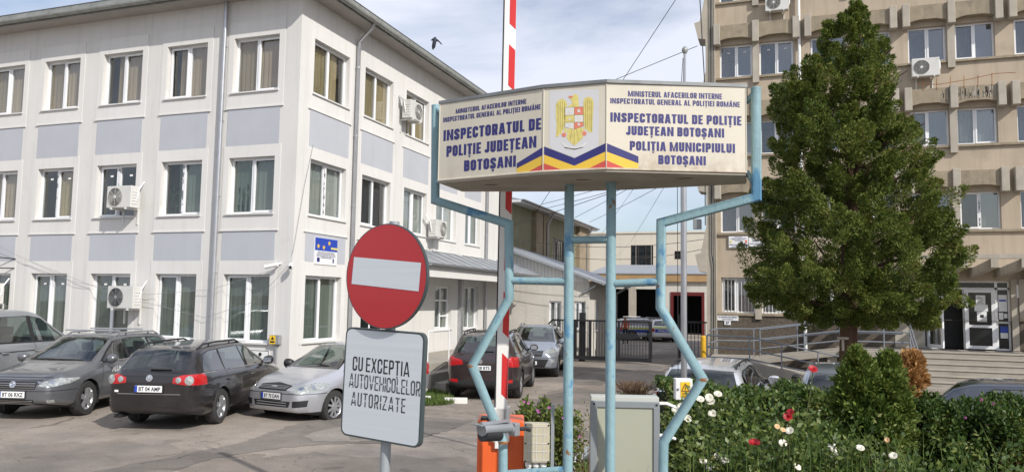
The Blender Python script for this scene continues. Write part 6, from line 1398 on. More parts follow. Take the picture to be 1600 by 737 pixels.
m = MB(); put_stroke(m, 'AUTOVEHICOLELOR', cp+u2*.018+v2*.008, u2, v2, nn, .535, .082, t=.108, gap=.10, off=.0025, stencil=.10); put_stroke(m, 'AUTORIZATE', cp+u2*-.02+v2*-.097, u2, v2, nn, .41, .080, t=.115, gap=.16, off=.0025, stencil=.10); m.build('stencil_lettering', K['stencil'], NE, recalc=False)
base = cp-nn*.06; m = MB(); m.tube([Vector((base.x+.01, base.y, 2.60)), Vector((base.x-.02, base.y, -.1))], .03, 14); m.build('post', K['postgrey'], NE, smooth=50)

# ================================================================== barrier
BD = 6.0; b0 = Vector(at(783, 655, BD)); BG = thing('barrier_gate', 'orange barrier cabinet with raised red and white boom arm', 'barrier', (b0.x, b0.y, 0))
def bx(x, y, d=BD): return Vector(at(x, y, d))
ca = rt; cn = -fh
def cab(a0, a1, d0, d1, z0, z1): return [b0+rt*a+fh*d for a, d in ((a0, d0), (a1, d0), (a1, d1), (a0, d1))], z0, z1
def obx(m, a0, a1, d0, d1, z0, z1, mi=0):
    q = [b0+rt*a+fh*d for a, d in ((a0, d0), (a1, d0), (a1, d1), (a0, d1))]
    m.add([(p.x, p.y, z) for z in (z0, z1) for p in q], [(0, 3, 2, 1), (4, 5, 6, 7), (0, 1, 5, 4), (1, 2, 6, 5), (2, 3, 7, 6), (3, 0, 4, 7)], mi)
zt = 1.21
m = MB(); obx(m, -.185, .185, 0, .34, .03, zt); m.build('cabinet', K['orange'], BG, bevel=.018)
m = MB(); obx(m, -.20, .20, -.02, .36, -.02, .03); m.build('base_plate', K['grey'], BG)
m = MB(); obx(m, -.15, .02, -.004, -.001, .12, 1.02); m.build('cabinet_door', K['orange'], BG)
m = MB(); obx(m, -.16, -.06, .0, .1, zt+.001, zt+.02); m.build('top_vent', K['black'], BG)
# the arm
p0, p1 = bx(782, 668, BD-.06), bx(800, -130, BD-.06)
up = (p1-p0); up = up/up.z; L0 = -.12; 
def arm(a0, a1, d0, d1, z0, z1, m):
    vs = []
    for z in (z0, z1):
        c = p0+up*(z-p0.z)
        for a, d in ((a0, d0), (a1, d0), (a1, d1), (a0, d1)): vs.append(c+rt*a+fh*d)
    m.add(vs, [(0, 3, 2, 1), (4, 5, 6, 7), (0, 1, 5, 4), (1, 2, 6, 5), (2, 3, 7, 6), (3, 0, 4, 7)])
m = MB(); arm(-.042, .050, 0, .045, 1.0, 4.6, m); am = m.build('boom_arm', K['boomwhite'], BG, bevel=.006)
m = MB(); arm(-.052, -.0425, .004, .04, 1.1, 4.6, m); m.build('dark_edge', K['blackpl'], am)  # dark strip along the left edge of the arm
m = MB()
for k in range(8):
    zz = (bx(782, 628, BD-.06).z)+.02+k*.476
    q = []
    for a, z in ((.0, zz+.045), (.0485, zz-.0), (.0485, zz+.315), (.0, zz+.36)):
        q.append(p0+up*(z-p0.z)+rt*a+fh*-.002)
    m.prism(q, fh*.0015)
m.build('red_stripe', K['boomred'], am)
m = MB(); arm(-.06, .07, .0, .09, 1.05, 1.32, m); m.build('arm_clamp', K['boomwhite'], BG, bevel=.01)
# grey CCTV camera on the frame
cc = bx(770, 672, 4.95); K['cctvgrey'] = mat('camera_light_grey', (.30, .32, .34), rough=.35, metal=.3)
CT = thing('cctv_camera', 'grey bullet camera with dark belly in front of the orange barrier cabinet', 'camera', cc)
a, b = bx(752, 672, 4.85), bx(797, 670, 5.05); dr = (b-a).normalized(); sd = dr.cross(Vector((0, 0, 1))).normalized(); uu = Vector((0, 0, 1))
m = MB()
m.tube([a+uu*.006, a+uu*.012+dr*.03, b+uu*.012], [.043, .043, .032], 16); m.box((a+b)/2+uu*.046+dr*-.03, (.29, .07, .007), M=Matrix.Rotation(math.atan2(dr.y, dr.x), 3, 'Z')); m.build('shield', K['cctvgrey'], CT, smooth=40)
m = MB(); m.tube([a+uu*-.026-dr*-.012, a+uu*-.034+dr*.17], [.044, .038], 14); m.build('belly', K['blackpl'], CT, smooth=40)
m = MB(); m.tube([a+uu*-.012+dr*.018, a+uu*-.012+dr*.014], .034, 14); m.build('lens', K['carglass'], CT)
m = MB(); m.box(b+dr*.04, (.05, .065, .085), M=Matrix.Rotation(math.atan2(dr.y, dr.x), 3, 'Z')); m.tube([b, b+dr*.06], .03, 10); m.build('mount', K['cctvgrey'], CT, bevel=.01)
m = MB(); q = b+dr*.09; m.tube([q, q+dr*.07, q+dr*.11+uu*-.01], .014, 8); m.build('cable', K['cable'], CT, smooth=50)
# junction box
JD = 5.75; j0 = Vector(at(839, 700, JD)); b0 = j0
JB = thing('junction_box', 'beige ribbed plastic junction box on a grey stake beside the barrier', 'junction box', (j0.x, j0.y, 0))
zt, zb = at(839, 662, JD)[2], at(839, 722, JD)[2]
m = MB(); obx(m, -.098, .095, 0, .10, zb, zt); m.build('casing', K['beigebox'], JB, bevel=.008)
m = MB()
for a in (-.06, -.005, .05): obx(m, a-.002, a+.002, -.003, .0, zb+.02, zt-.02)
for k in range(5): z = zb+.02+(zt-zb-.04)*k/4; obx(m, -.085, .082, -.0035, -.0005, z-.002, z+.002)
m.build('rib', K['sill'], JB)
m = MB()
for k in range(3): 
    for z in (zb+.01, (zb+zt)/2, zt-.01):
        if k != 1: m.lathe([(.007, 0), (.007, .004), (0, .004)], b0+rt*(-.088 if k == 0 else .086)+Vector((0, 0, z-b0.z)), -fh, 8)
m.build('screw', K['black'], JB)
m = MB()
for a in (-.06, -.005, .05): m.lathe([(.026, 0), (.026, -.035), (.018, -.04), (.018, -.075)], b0+rt*a+fh*.05+Vector((0, 0, zb-b0.z)), (0, 0, 1), 12)
m.build('cable_gland', K['white'], JB)
m = MB(); obx(m, .105, .13, .02, .06, -.1, zt+.14); m.build('stake', K['postgrey'], JB)
m = MB()
for a in (-.06, -.005, .05): m.tube([b0+rt*a+fh*.05+Vector((0, 0, zb-.07-b0.z)), b0+rt*a*.5+fh*.06+Vector((0, 0, -b0.z-.02))], .011, 6)
m.build('cable', K['cable'], JB)
# grey display case
DD = 5.55; p0_, p1_ = Vector(at(923, 700, DD)), Vector(at(1031, 700, DD-.02)); b0 = (p0_+p1_)/2; W2 = (p1_-p0_).length/2
zt = at(985, 627, DD)[2]
DC = thing('display_case', 'grey aluminium notice case with plain sage back behind the blue posts', 'notice case', (b0.x, b0.y, 0))
rt_k, fh_k = rt, fh; rt = (p1_-p0_); rt.z = 0; rt.normalize(); fh = Vector((-rt.y, rt.x, 0))
m = MB(); obx(m, -W2, W2, .0, .02, zt-.045, zt); obx(m, -W2, -W2+.045, .0, .02, .15, zt-.045); obx(m, W2-.045, W2, 0, .02, .15, zt-.045); obx(m, -W2+.045, W2-.045, 0, .02, .15, .2); m.build('frame', K['aluminium'], DC, bevel=.004)
m = MB(); obx(m, -W2+.046, W2-.046, .012, .018, .2, zt-.046); m.build('back_panel', K['board'], DC)
m = MB(); obx(m, -W2+.002, W2-.002, .021, .16, .15, zt+.03); m.build('casing', K['casegrey'], DC, bevel=.006)
m = MB()
for a in (-W2+.022, W2-.022):
    for z in (zt-.022, .9, .5): m.lathe([(.008, 0), (.008, .005), (0, .006)], b0+rt*a+Vector((0, 0, z-b0.z)), -fh, 8)
m.build('screw', K['blackpl'], DC)
m = MB()
for a in (-W2+.1, W2-.1): obx(m, a-.025, a+.025, .06, .11, -.1, .15)
m.build('leg', K['aluminium'], DC)
m = MB()
for z in (zt-.25, zt-.02): m.tube([b0+rt*W2+fh*.08+Vector((0, 0, z-b0.z)), b0+rt*(W2+.06)+fh*.08+Vector((0, 0, z-b0.z)), b0+rt*(W2+.13)+fh*.12+Vector((0, 0, z-.03-b0.z))], .012, 6)
m.build('hinge_arm', K['white'], DC)
rt, fh = rt_k, fh_k
# flagpole with warning box
FD = 8.6; f0 = Vector(at(1069, 640, FD)); ft = Vector(at(1068, 300, FD)); tp = Vector(at(1070, 84, FD))
FPo = thing('flagpole', 'thin grey steel flagpole rising behind the sign', 'flagpole', (f0.x, f0.y, 0))
m = MB(); m.tube([(f0.x, f0.y, -.1), (ft.x, ft.y, ft.z+.6)], .034, 12); m.tube([(ft.x, ft.y, ft.z+.55), (tp.x, tp.y, tp.z)], [.018, .014], 10); m.build('pole', K['zinc'], FPo, smooth=50)
m = MB(); m.lathe([(.02, 0), (.035, .03), (.03, .06), (0, .09)], (tp.x, tp.y, tp.z), (0, 0, 1), 12); m.build('finial', K['gutter'], FPo, smooth=50)
m = MB(); m.tube([(f0.x-.06, f0.y-.03, .2), (ft.x-.065, ft.y-.03, ft.z+.5), (tp.x-.02, tp.y, tp.z-.05)], .004, 5); m.build('halyard', K['cable'], FPo)
WB = 7.4; w0 = Vector(at(1069, 608, WB)); b0 = w0
WBx = thing('meter_cabinet', 'small white electric cabinet with yellow warning sticker by the roses', 'electrical box', (w0.x, w0.y, w0.z-.1))
h0, h1 = at(1069, 624, WB)[2], at(1069, 591.5, WB)[2]
m = MB(); obx(m, -.082, .082, 0, .10, h0, h1); m.build('enclosure', K['white'], WBx, bevel=.006)
m = MB(); obx(m, -.035, .058, -.003, -.001, h0+.025, h1-.03); m.build('warning_sticker', K['yel'], WBx)
m = MB(); q = lambda a, z: b0+rt*a+fh*-.005+Vector((0, 0, z-b0.z))
for (a0, z0_), (a1, z1_) in (((-.024, h0+.085), (.047, h0+.085)), ((.047, h0+.085), (.0115, h1-.043)), ((.0115, h1-.043), (-.024, h0+.085))): m.tube([q(a0, z0_), q(a1, z1_)], .0045, 5)
m.tube([q(.0115, h0+.095), q(.0115, h0+.13)], .004, 5); put_text(m, 'PERICOL', q(.0115, h0+.06), rt, (0, 0, 1), -fh, .07, .014, bold=.02, off=0); put_text(m, 'ELECTRIC', q(.0115, h0+.04), rt, (0, 0, 1), -fh, .07, .014, bold=.02, off=0); m.build('warning_symbol', K['rust'], WBx, recalc=False)
m = MB(); m.lathe([(.012, 0), (.012, .008), (0, .008)], b0+rt*-.06+Vector((0, 0, (h0+h1)/2-b0.z)), -fh, 10); m.build('lock', K['railgrey'], WBx)
m = MB(); obx(m, -.03, .03, .03, .08, -.1, h0); m.build('stand', K['zinc'], WBx)
# ================================================================== vegetation
rs = np.random.RandomState(11)
RT = np.array(rt[:]); FH = np.array(fh[:]); UP = np.array([0, 0, 1.])
def norm(a): return a/np.maximum(1e-9, np.linalg.norm(a, axis=-1, keepdims=True))
def leaf_quads(pos, axis, size, aspect=.5, jit=.6, droop=0.):
    n = len(pos); a = norm(axis+rs.randn(n, 3)*jit); a[:, 2] -= droop; a = norm(a)
    b = norm(np.cross(a, rs.randn(n, 3))); s = np.asarray(size).reshape(-1, 1)*np.ones((n, 1)); s = s*(.7+.6*rs.rand(n, 1))
    w = b*s*aspect*.5; m = pos+a*s*.45
    return np.stack([pos, m+w, pos+a*s, m-w], 1)
K['cypress'] = leafmat('cypress_sprays', [(.016, .034, .008), (.060, .100, .018), (.135, .180, .030), (.215, .235, .05), (.23, .14, .06)], pos=[0, .28, .54, .80, 1], rough=.65, trans=.28)
K['hedge'] = leafmat('hedge_leaves', [(.018, .040, .010), (.042, .084, .018), (.078, .128, .026), (.15, .16, .042), (.20, .11, .045)], pos=[0, .3, .6, .87, 1], rough=.42, trans=.22)
K['roseleaf'] = leafmat('rose_leaves', [(.022, .044, .012), (.056, .098, .021), (.115, .160, .036), (.21, .23, .065), (.18, .065, .04)], pos=[0, .3, .62, .94, 1], rough=.42, trans=.25)
K['thuja'] = leafmat('thuja_sprays', [(.028, .062, .012), (.080, .135, .022), (.15, .20, .036), (.20, .18, .055)], rough=.65, trans=.2)
K['dead'] = leafmat('dead_brown_sprays', [(.16, .075, .022), (.34, .165, .05), (.50, .30, .12), (.26, .12, .04)], rough=.8, trans=.2)
K['autumn'] = leafmat('autumn_bush_leaves', [(.045, .075, .016), (.10, .14, .028), (.18, .20, .05), (.22, .15, .06)], rough=.5, trans=.25)
K['grass'] = leafmat('grass_blades', [(.03, .065, .012), (.065, .12, .02), (.12, .17, .04), (.20, .18, .08)], rough=.6, trans=.2)
K['twig'] = mat('twig', (.13, .075, .045), rough=.9, var=.3); K['stem'] = mat('green_stem', (.07, .085, .025), rough=.7, var=.3)
K['soil'] = facade_mat('planting_soil', (.085, .060, .042), var=.4, scale=6, bump=1., bscale=14)
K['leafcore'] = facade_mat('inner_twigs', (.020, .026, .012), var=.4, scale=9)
K['rosewhite'] = mat('white_petal', (.70, .67, .57), rough=.6, var=.18, scale=30); K['rosered'] = mat('red_petal', (.38, .008, .014), rough=.5, var=.15, scale=12); K['peach'] = mat('peach_petal', (.75, .48, .25), rough=.6); K['aster'] = mat('purple_petal', (.42, .10, .34), rough=.6)

# ---- the big cypress
ED = [(12, 1341, 1352), (30, 1322, 1362), (50, 1285, 1384), (75, 1272, 1388), (100, 1258, 1390), (122, 1232, 1392), (142, 1214, 1416), (165, 1206, 1424), (190, 1212, 1432), (224, 1190, 1440), (250, 1190, 1448), (300, 1186, 1478), (340, 1180, 1500), (375, 1174, 1512), (405, 1164, 1512), (430, 1150, 1506), (455, 1162, 1496), (475, 1190, 1482), (492, 1255, 1468), (505, 1290, 1440)]
TD = 20.; tb = at(1325, 590, TD); ey = np.array([e[0] for e in ED]); el = np.array([e[1] for e in ED]); er = np.array([e[2] for e in ED])
TR = thing('cypress_tree', 'tall broad dark green cypress in front of the tan building', 'tree', (tb[0], tb[1], -.35))
ncl = 690; yy = []
while len(yy) < ncl:
    y = rs.uniform(14, 500)
    if rs.rand() < (np.interp(y, ey, er)-np.interp(y, ey, el)+30)/390: yy.append(y)
yy += list(rs.uniform(445, 500, 70))
P = []; Ax = []; S = []
def bough(ph, y): return .86+.14*math.sin(3*ph+y*.035)+.13*math.sin(5*ph-y*.06+1.3)+.10*math.sin(y*.13+2*ph)
for i, y in enumerate(yy):
    l, r = np.interp(y, ey, el), np.interp(y, ey, er); c, hw = (l+r)/2-5, (r-l)/2-13
    ph = rs.uniform(0, 2*math.pi); inner = i % 6 == 0
    rad = min(1.04, bough(ph, y))*(1-.25*rs.rand()**1.5) if not inner else rs.uniform(.15, .6)
    q = at(c, y, TD)+RT*(math.cos(ph)*hw*rad/F_PX*TD)+FH*(math.sin(ph)*hw*rad*.92/F_PX*TD)
    out = RT*math.cos(ph)+FH*math.sin(ph); d = norm(out*(.45+.6*rs.rand())+UP*(.8)+rs.randn(3)*.3)
    if y > 455: d = norm(out*.8-UP*.35+rs.randn(3)*.25)
    Lc = (.40+.55*rs.rand()**1.5)*(.7 if y < 80 else 1); n = int(430*(.6+.7*rs.rand())*(.55+Lc))
    t = rs.rand(n)**.75; prof = np.sin(np.pi*(.15+.84*t))**.8*.30*Lc
    o = norm(np.cross(rs.randn(n, 3), d)); pp = q-d*Lc*.45+d*(t[:, None]*Lc)+o*(prof*np.sqrt(rs.rand(n)))[:, None]
    P.append(pp); Ax.append(norm(d*1.0+o*.6)); S.append(np.full(n, .08))
P = np.concatenate(P); Ax = np.concatenate(Ax); S = np.concatenate(S)
quads('crown', leaf_quads(P, Ax, S, .36, .45), K['cypress'], TR)
m = MB(); top = at(1345, 30, TD); bs = np.array([tb[0], tb[1], -.5])
tk = [bs, at(1326, 540, TD), at(1326, 470, TD), at(1327, 380, TD), at(1333, 250, TD), at(1341, 120, TD), top]; m.tube([tuple(p) for p in tk], [.30, .22, .20, .19, .13, .07, .02], 14); m.build('trunk', K['bark'], TR, smooth=50)
m = MB()
for i in range(46):
    y = rs.uniform(70, 470); l, r = np.interp(y, ey, el), np.interp(y, ey, er); ph = rs.uniform(0, 6.28); b = at(np.interp(y, [30, 120, 250, 380, 470], [1345, 1341, 1333, 1327, 1326]), y+18, TD); hw = (r-l)/2/F_PX*TD*.8
    e = b+(RT*math.cos(ph)+FH*math.sin(ph))*hw+UP*(.35+.2*rs.rand())*hw; m.tube([tuple(b), tuple((b+e)/2-UP*.1), tuple(e)], [.05, .035, .012], 6)
m.build('limb', K['bark'], TR, smooth=50)
m = MB(); q = at(1317, 528, TD-.25); m.box(tuple(q), (.28, .03, .06)); m.box(tuple(q-UP*.17), (.06, .03, .3)); m.build('nailed_lath', K['conc2'], TR)

# ---- clipped hedge
def hedge_line(s): return at(1040+(1700-1040)*s, 600, 8.9-.7*s)
HG = thing('hedge', 'long clipped green hedge along the back of the rose bed', 'hedge', tuple(hedge_line(.5)[:2])+(0,))
n = 54000; s = rs.rand(n); base = np.array([hedge_line(t) for t in np.linspace(0, 1, 60)]); bi = np.stack([np.interp(s, np.linspace(0, 1, 60), base[:, k]) for k in range(3)], 1)
hx = lambda s: 1.10+.05*np.sin(s*23)+.04*np.sin(s*57+1)-.11*s
zt = hx(s); u = rs.rand(n); face_ = rs.rand(n)
dep = np.where(face_ < .62, rs.normal(.06, .07, n), rs.uniform(0, .8, n)); zz = np.where(face_ < .62, rs.uniform(.0, 1, n)*zt, zt+rs.normal(0, .035, n))
lump = .07*np.sin(s*40+zz*5)+.05*np.sin(s*91-zz*8)
pos = bi*np.array([1, 1, 0])+FH*(dep+lump)[:, None]+UP*zz[:, None]
axd = np.where((face_ < .62)[:, None], -FH*.8+UP*.1-UP*.3, UP*.9)+rs.randn(n, 3)*.3
quads('foliage', leaf_quads(pos, axd, .048, .64, .55), K['hedge'], HG)
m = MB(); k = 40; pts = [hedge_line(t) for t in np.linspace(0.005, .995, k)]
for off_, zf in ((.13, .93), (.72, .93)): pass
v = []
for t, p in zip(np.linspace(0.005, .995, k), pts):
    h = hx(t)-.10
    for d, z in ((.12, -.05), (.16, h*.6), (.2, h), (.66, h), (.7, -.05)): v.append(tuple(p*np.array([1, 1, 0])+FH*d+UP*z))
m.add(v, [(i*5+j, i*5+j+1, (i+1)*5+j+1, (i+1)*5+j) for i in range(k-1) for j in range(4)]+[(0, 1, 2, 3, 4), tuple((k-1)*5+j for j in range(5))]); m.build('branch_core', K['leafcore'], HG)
# sprigs of purple flowers caught in the hedge top
m = MB()
for px, py in ((1533, 624), (1552, 630), (1508, 652), (1543, 662), (1070, 598), (1078, 604)):
    q = Vector(at(px, py, 8.35 if px > 1200 else 8.75)); 
    for j in range(7):
        th = j*.9; m.add([q, q+Vector(RT*math.cos(th)*.013+UP*math.sin(th)*.013)+Vector(-FH*.01), q+Vector(RT*math.cos(th+.5)*.018+UP*math.sin(th+.5)*.018), q+Vector(RT*math.cos(th+1)*.013+UP*math.sin(th+1)*.013)], [(0, 1, 2, 3)])
m.build('blossom', K['aster'], HG, recalc=False)

# ---- conifers in front of the hedge
def spray_bush(name, label, cat, lobes, d, mt, ground=0., leaf=.07, dens=1., trunk=True):
    c0 = at(lobes[0][0], 640, d); T = thing(name, label, cat, (c0[0], c0[1], ground)); V = []
    for px, py, rx, ry in lobes:
        c = at(px, py, d); rx_, ry_ = rx/F_PX*d, ry/F_PX*d; n = int(2600*dens*max(.3, rx_*ry_/.12))
        th = rs.uniform(0, 2*math.pi, n); ct = rs.uniform(-1, 1, n); st = np.sqrt(1-ct**2); o = RT*(np.cos(th)*st)[:, None]+FH*(np.sin(th)*st)[:, None]+UP*ct[:, None]
        f = 1+.20*np.sin(th*5+ct*7)+.17*np.sin(th*9-ct*11)+.10*np.sin(ct*19+th*3); rr = (1-.45*rs.rand(n)**2)*f
        tp = np.clip(1-.32*(ct+.1), .5, 1.25)
        pos = c+RT*(np.cos(th)*st*rx_*rr*tp)[:, None]+FH*(np.sin(th)*st*rx_*rr*tp)[:, None]+UP*(ct*ry_*rr)[:, None]
        V.append(leaf_quads(pos, o*.7+UP*.75, leaf, .4, .4))
    quads('foliage', np.concatenate(V), mt, T)
    m = MB(); p0 = at(lobes[0][0], 640, d)
    for px, py, rx, ry in lobes:
        c = at(px, py, d); m.tube([(p0[0], p0[1], ground-.05), tuple(c*np.array([1, 1, 0])*.5+p0*np.array([1, 1, 0])*.5+UP*(c[2]*.5)), tuple(c+UP*ry/F_PX*d*.5)], [.04, .03, .01], 7)
    m.build('stem', K['bark'], T, smooth=50); return T
spray_bush('conifer_shrub', 'bushy green conifer shrub with two tips, left of a dead brown one', 'shrub', [(1350, 642, 40, 52), (1342, 592, 26, 34), (1384, 598, 26, 36), (1372, 662, 40, 44), (1320, 634, 20, 34), (1338, 562, 11, 14), (1390, 566, 10, 12), (1404, 640, 18, 30), (1326, 604, 14, 20), (1362, 606, 14, 24)], 7.7, K['thuja'], leaf=.06, dens=4.2)
spray_bush('dead_conifer', 'withered orange brown conifer beside the green conifer shrub', 'shrub', [(1420, 582, 20, 22), (1412, 606, 15, 18), (1427, 564, 10, 10), (1434, 592, 9, 10)], 8.75, K['dead'], leaf=.07, dens=2.6)

# ---- rose bushes with their blooms
def bloom(m, c, r, mi=0):
    c = Vector(c); tilt = Vector((rs.randn()*.4, rs.randn()*.3-.75, .7)).normalized(); a = tilt.orthogonal().normalized(); b = tilt.cross(a)
    for ring_, n, op, ln in ((0, 3, .12, .7), (1, 5, .34, .85), (2, 6, .62, .95), (3, 7, .95, 1.0)):
        for k in range(n):
            th = 2*math.pi*k/n+ring_*.7+rs.rand()*.3; o = a*math.cos(th)+b*math.sin(th); s_ = tilt.cross(o); wdt = r*.55*ln; R_ = r*ln
            rows_ = []
            for t in (0, .45, .8, 1.0):
                oo = math.sin(op*t*.9+.1); zz = math.cos(op*t*.8); cc = c+o*(R_*t*oo)+tilt*(R_*.75*t*zz-r*.25); w_ = wdt*(.35+.9*t-.45*t*t*t)
                if t == 1.0: cc = cc+o*r*.08-tilt*r*.04; w_ *= .7
                rows_.append([cc-s_*w_+tilt*r*.05, cc, cc+s_*w_+tilt*r*.05])
            v = [p for q in rows_ for p in q]; m.add(v, [(i*3+j, i*3+j+1, i*3+j+4, i*3+j+3) for i in range(3) for j in range(2)], mi)
bushes = [(1092, 648, 7.0, .38), (1128, 628, 6.9, .42), (1180, 640, 6.6, .42), (1240, 650, 6.5, .45), (1150, 702, 5.8, .34), (1165, 690, 5.5, .42), (1215, 690, 5.4, .45), (1275, 690, 5.7, .42), (1335, 716, 5.6, .38), (1395, 738, 5.4, .36), (1455, 766, 5.2, .36), (1530, 775, 5.0, .38), (1600, 745, 4.9, .30)]
rlab = ['white rose bush next to the white electric cabinet', 'white rose bush high against the hedge left end', 'leafy rose bush without flowers under the hedge', 'rose bush carrying one red bloom near the middle of the hedge and one above it', 'rose bush in front with a low cluster of white blooms by the notice case', 'rose bush with one big deep red bloom and reddish foliage', 'rose bush with small peach bud and pale blooms', 'rose bush with two white blooms before the green conifer shrub', 'low rose bush with single white bloom under the green conifer shrub', 'low rose bush with one white bloom under the withered brown conifer', 'low green rose bush without blooms, right of the last white bloom', 'low weedy rose bush before the dark part of the hedge', 'tall weedy bush before the far end of the hedge, close to the camera']
bl = [[(1063.6, 635, 'w'), (1074, 654, 'w'), (1056, 640, 'w')], [(1121.6, 616, 'w'), (1111, 627, 'w'), (1094, 624, 'w'), (1113, 646, 'w'), (1108, 621, 'w')], [], [(1235, 645, 'r'), (1270, 577, 'r'), (1231, 651, 'r')], [(1098, 719, 'w'), (1110, 729, 'w'), (1121.6, 713, 'w'), (1133, 720, 'w')], [(1179, 692, 'R')], [(1234, 673, 'w'), (1223, 692, 'w'), (1223, 671, 'p'), (1214, 666, 'p'), (1245, 729, 'w')], [(1299.7, 697, 'w'), (1304, 712, 'w'), (1301, 703, 'w')], [(1344, 700, 'w')], [(1396, 712, 'w'), (1386, 687, 'p')], [], [], []]
for (px, py, d, rad), lab, bls in zip(bushes, rlab, bl):
    tp = at(px, py, d); h = tp[2]; bx_ = np.array([tp[0], tp[1], 0])
    T = thing('rose_bush', lab, 'rose bush', tuple(bx_), 0, 'roses in the planting bed')
    m = MB(); V = []; tips = []
    for i in range(13):
        th = rs.uniform(0, 6.28); rr = rad*(.35+.65*rs.rand()); hh = h*(.74+.26*rs.rand()); e = bx_+RT*math.cos(th)*rr+FH*math.sin(th)*rr+UP*hh; md = bx_+(e-bx_)*np.array([.35, .35, .55]); m.tube([tuple(bx_+rs.randn(3)*.02*np.array([1, 1, 0])), tuple(md), tuple(e)], [.008, .006, .003], 5)
        n = 390; t = rs.rand(n)**.6; p = (bx_[None]*(1-t[:, None])+e*t[:, None])*1.0; off = np.clip(rs.randn(n, 3), -1.7, 1.7)*(.085+.05*t[:, None]); pos = p+off; pos[:, 2] = np.maximum(.03, pos[:, 2]); V.append(leaf_quads(pos, off*3+UP*.25, .050 if d > 6 else .046, .58, .6, .1))
    n = 900; pos = bx_+RT*(rs.uniform(-1, 1, (n, 1))*rad*.9)+FH*(rs.uniform(-1, 1, (n, 1))*rad*.9)+UP*(rs.rand(n, 1)**1.2*h*.9); V.append(leaf_quads(pos, rs.randn(n, 3)+UP*.3, .054, .58, .6))
    quads('foliage', np.concatenate(V), K['roseleaf'], T)
    for x, y, kd in bls:
        dd = d-.32 if kd != 'r' or y > 600 else d; q = at(x, y, dd); mb = MB(); bloom(mb, q, {'w': .034, 'r': .037, 'R': .047, 'p': .022}[kd]*dd/5.8); o = mb.build('rose_bloom', K[{'w': 'rosewhite', 'r': 'rosered', 'R': 'rosered', 'p': 'peach'}[kd]], T, recalc=False, smooth=60)
        b = bx_+np.array([0, 0, max(.1, q[2]-.5)]); m.tube([tuple(b+(q-b)*np.array([.5, .5, 0])), tuple(b+(q-b)*np.array([.85, .85, .6])), tuple(q-UP*.02)], [.006, .005, .004], 5)
    m.build('stem', K['stem'], T, recalc=False)

wd = thing('weed_clump', 'loose tall grass and weeds growing through the middle of the rose bed', 'weeds', tuple(at(1260, 735, 5.2)[:2])+(0,))
V = []
for i in range(110):
    px, py, d = rs.uniform(1070, 1590), rs.uniform(655, 745), rs.uniform(4.7, 5.7); tp = at(px, py, d); b = tp*np.array([1, 1, 0])+RT*rs.randn()*.05+UP*.02
    pth = [b, b+(tp-b)*np.array([.3, .3, .5]), b+(tp-b)*np.array([.6, .6, .85]), tp+RT*rs.randn()*.06]
    for j in range(3): sd = norm(np.cross(pth[j+1]-pth[j], FH)); w0, w1 = .004*(3-j)/3+.001, .004*(2-j)/3+.0008; V.append([pth[j]-sd*w0, pth[j]+sd*w0, pth[j+1]+sd*w1, pth[j+1]-sd*w1])
quads('blades', np.array(V), K['grass'], wd)
V = []
for i in range(30):
    px, py, d = rs.uniform(1075, 1590), rs.uniform(660, 740), rs.uniform(4.7, 5.6); q = at(px, py, d)+rs.randn(14, 3)*.03; V.append(leaf_quads(q, rs.randn(14, 3)+UP*.4, .035, .4, .4))
quads('seed_heads', np.concatenate(V), K['autumn'], wd)  # seed heads of the weeds, built from clusters of small leaf quads

# ---- bush with purple asters next to the barrier, twigs, grass
def leafy_bush(name, label, px0, px1, ptop, d, mt, n, leaf, flowers=(), ground=0.):
    c = at((px0+px1)/2, ptop, d); h = c[2]; hw = (px1-px0)/2/F_PX*d; b = np.array([c[0], c[1], ground]); T = thing(name, label, 'shrub', tuple(b))
    a = rs.uniform(-1, 1, n); dd = rs.uniform(-1, 1, n)*.6; zz = ground+(h-ground)*(rs.rand(n)**.7)*(1-.12*np.abs(a)**3+.06*np.sin(a*9)); pos = b*np.array([1, 1, 0])+RT*(a*hw)[:, None]+FH*(dd*.5)[:, None]+UP*zz[:, None]
    quads('foliage', leaf_quads(pos, rs.randn(n, 3)*.6+UP*.5-FH*.3, leaf, .55, .5), mt, T); m = MB()
    for i in range(max(6, n//160)):
        e = b+RT*rs.uniform(-1, 1)*hw+FH*rs.uniform(-.25, .25)+UP*(h-ground)*rs.uniform(.6, 1); s_ = b+(e-b)*np.array([.7, .7, 0]); m.tube([tuple(s_), tuple(e)], [.005, .002], 4)
    m.build('stem', K['twig'], T, recalc=False); m = MB()
    for x, y in flowers:
        q = Vector(at(x, y, d-.33))
        for j in range(9):
            th = j*.7; u_ = Vector(RT*math.cos(th)+UP*math.sin(th)*.8-FH*.3); w_ = Vector(RT*-math.sin(th)+UP*math.cos(th)); m.add([q, q+u_*.011+w_*.004, q+u_*.020, q+u_*.011-w_*.004], [(0, 1, 2, 3)])
    if flowers: m.build('blossom', K['aster'], T, recalc=False)
    return T
leafy_bush('aster_bush', 'yellowing leafy bush with purple flowers behind the junction box', 800, 888, 632, 8.3, K['autumn'], 5200, .055, [(819, 627), (826, 629), (840, 640), (842, 643), (880, 652), (858, 636)])
leafy_bush('aster_bush', 'thin yellowing bush with one purple flower between the blue post and the notice case', 882, 910, 648, 8.2, K['autumn'], 700, .05, [(906, 681), (897, 737), (893, 728)])
leafy_bush('dry_shrub', 'small dry brown shrub behind the top of the notice case', 962, 1022, 592, 9.6, K['dead'] if False else K['autumn'], 350, .03)
leafy_bush('dry_shrub', 'thin bare shrub at the left edge of the notice case', 908, 922, 625, 7.5, K['autumn'], 90, .03)
m = MB()
for i in range(150):
    b = at(992+rs.randn()*12, 625, 9.55); e = at(992+rs.randn()*17, 593+abs(rs.randn())*8, 9.55); m.tube([tuple(b), tuple(e+FH*rs.randn()*.1)], [.006, .003], 4)
o = bpy.data.objects['dry_shrub']; m.build('twig', K['twig'], o, recalc=False)
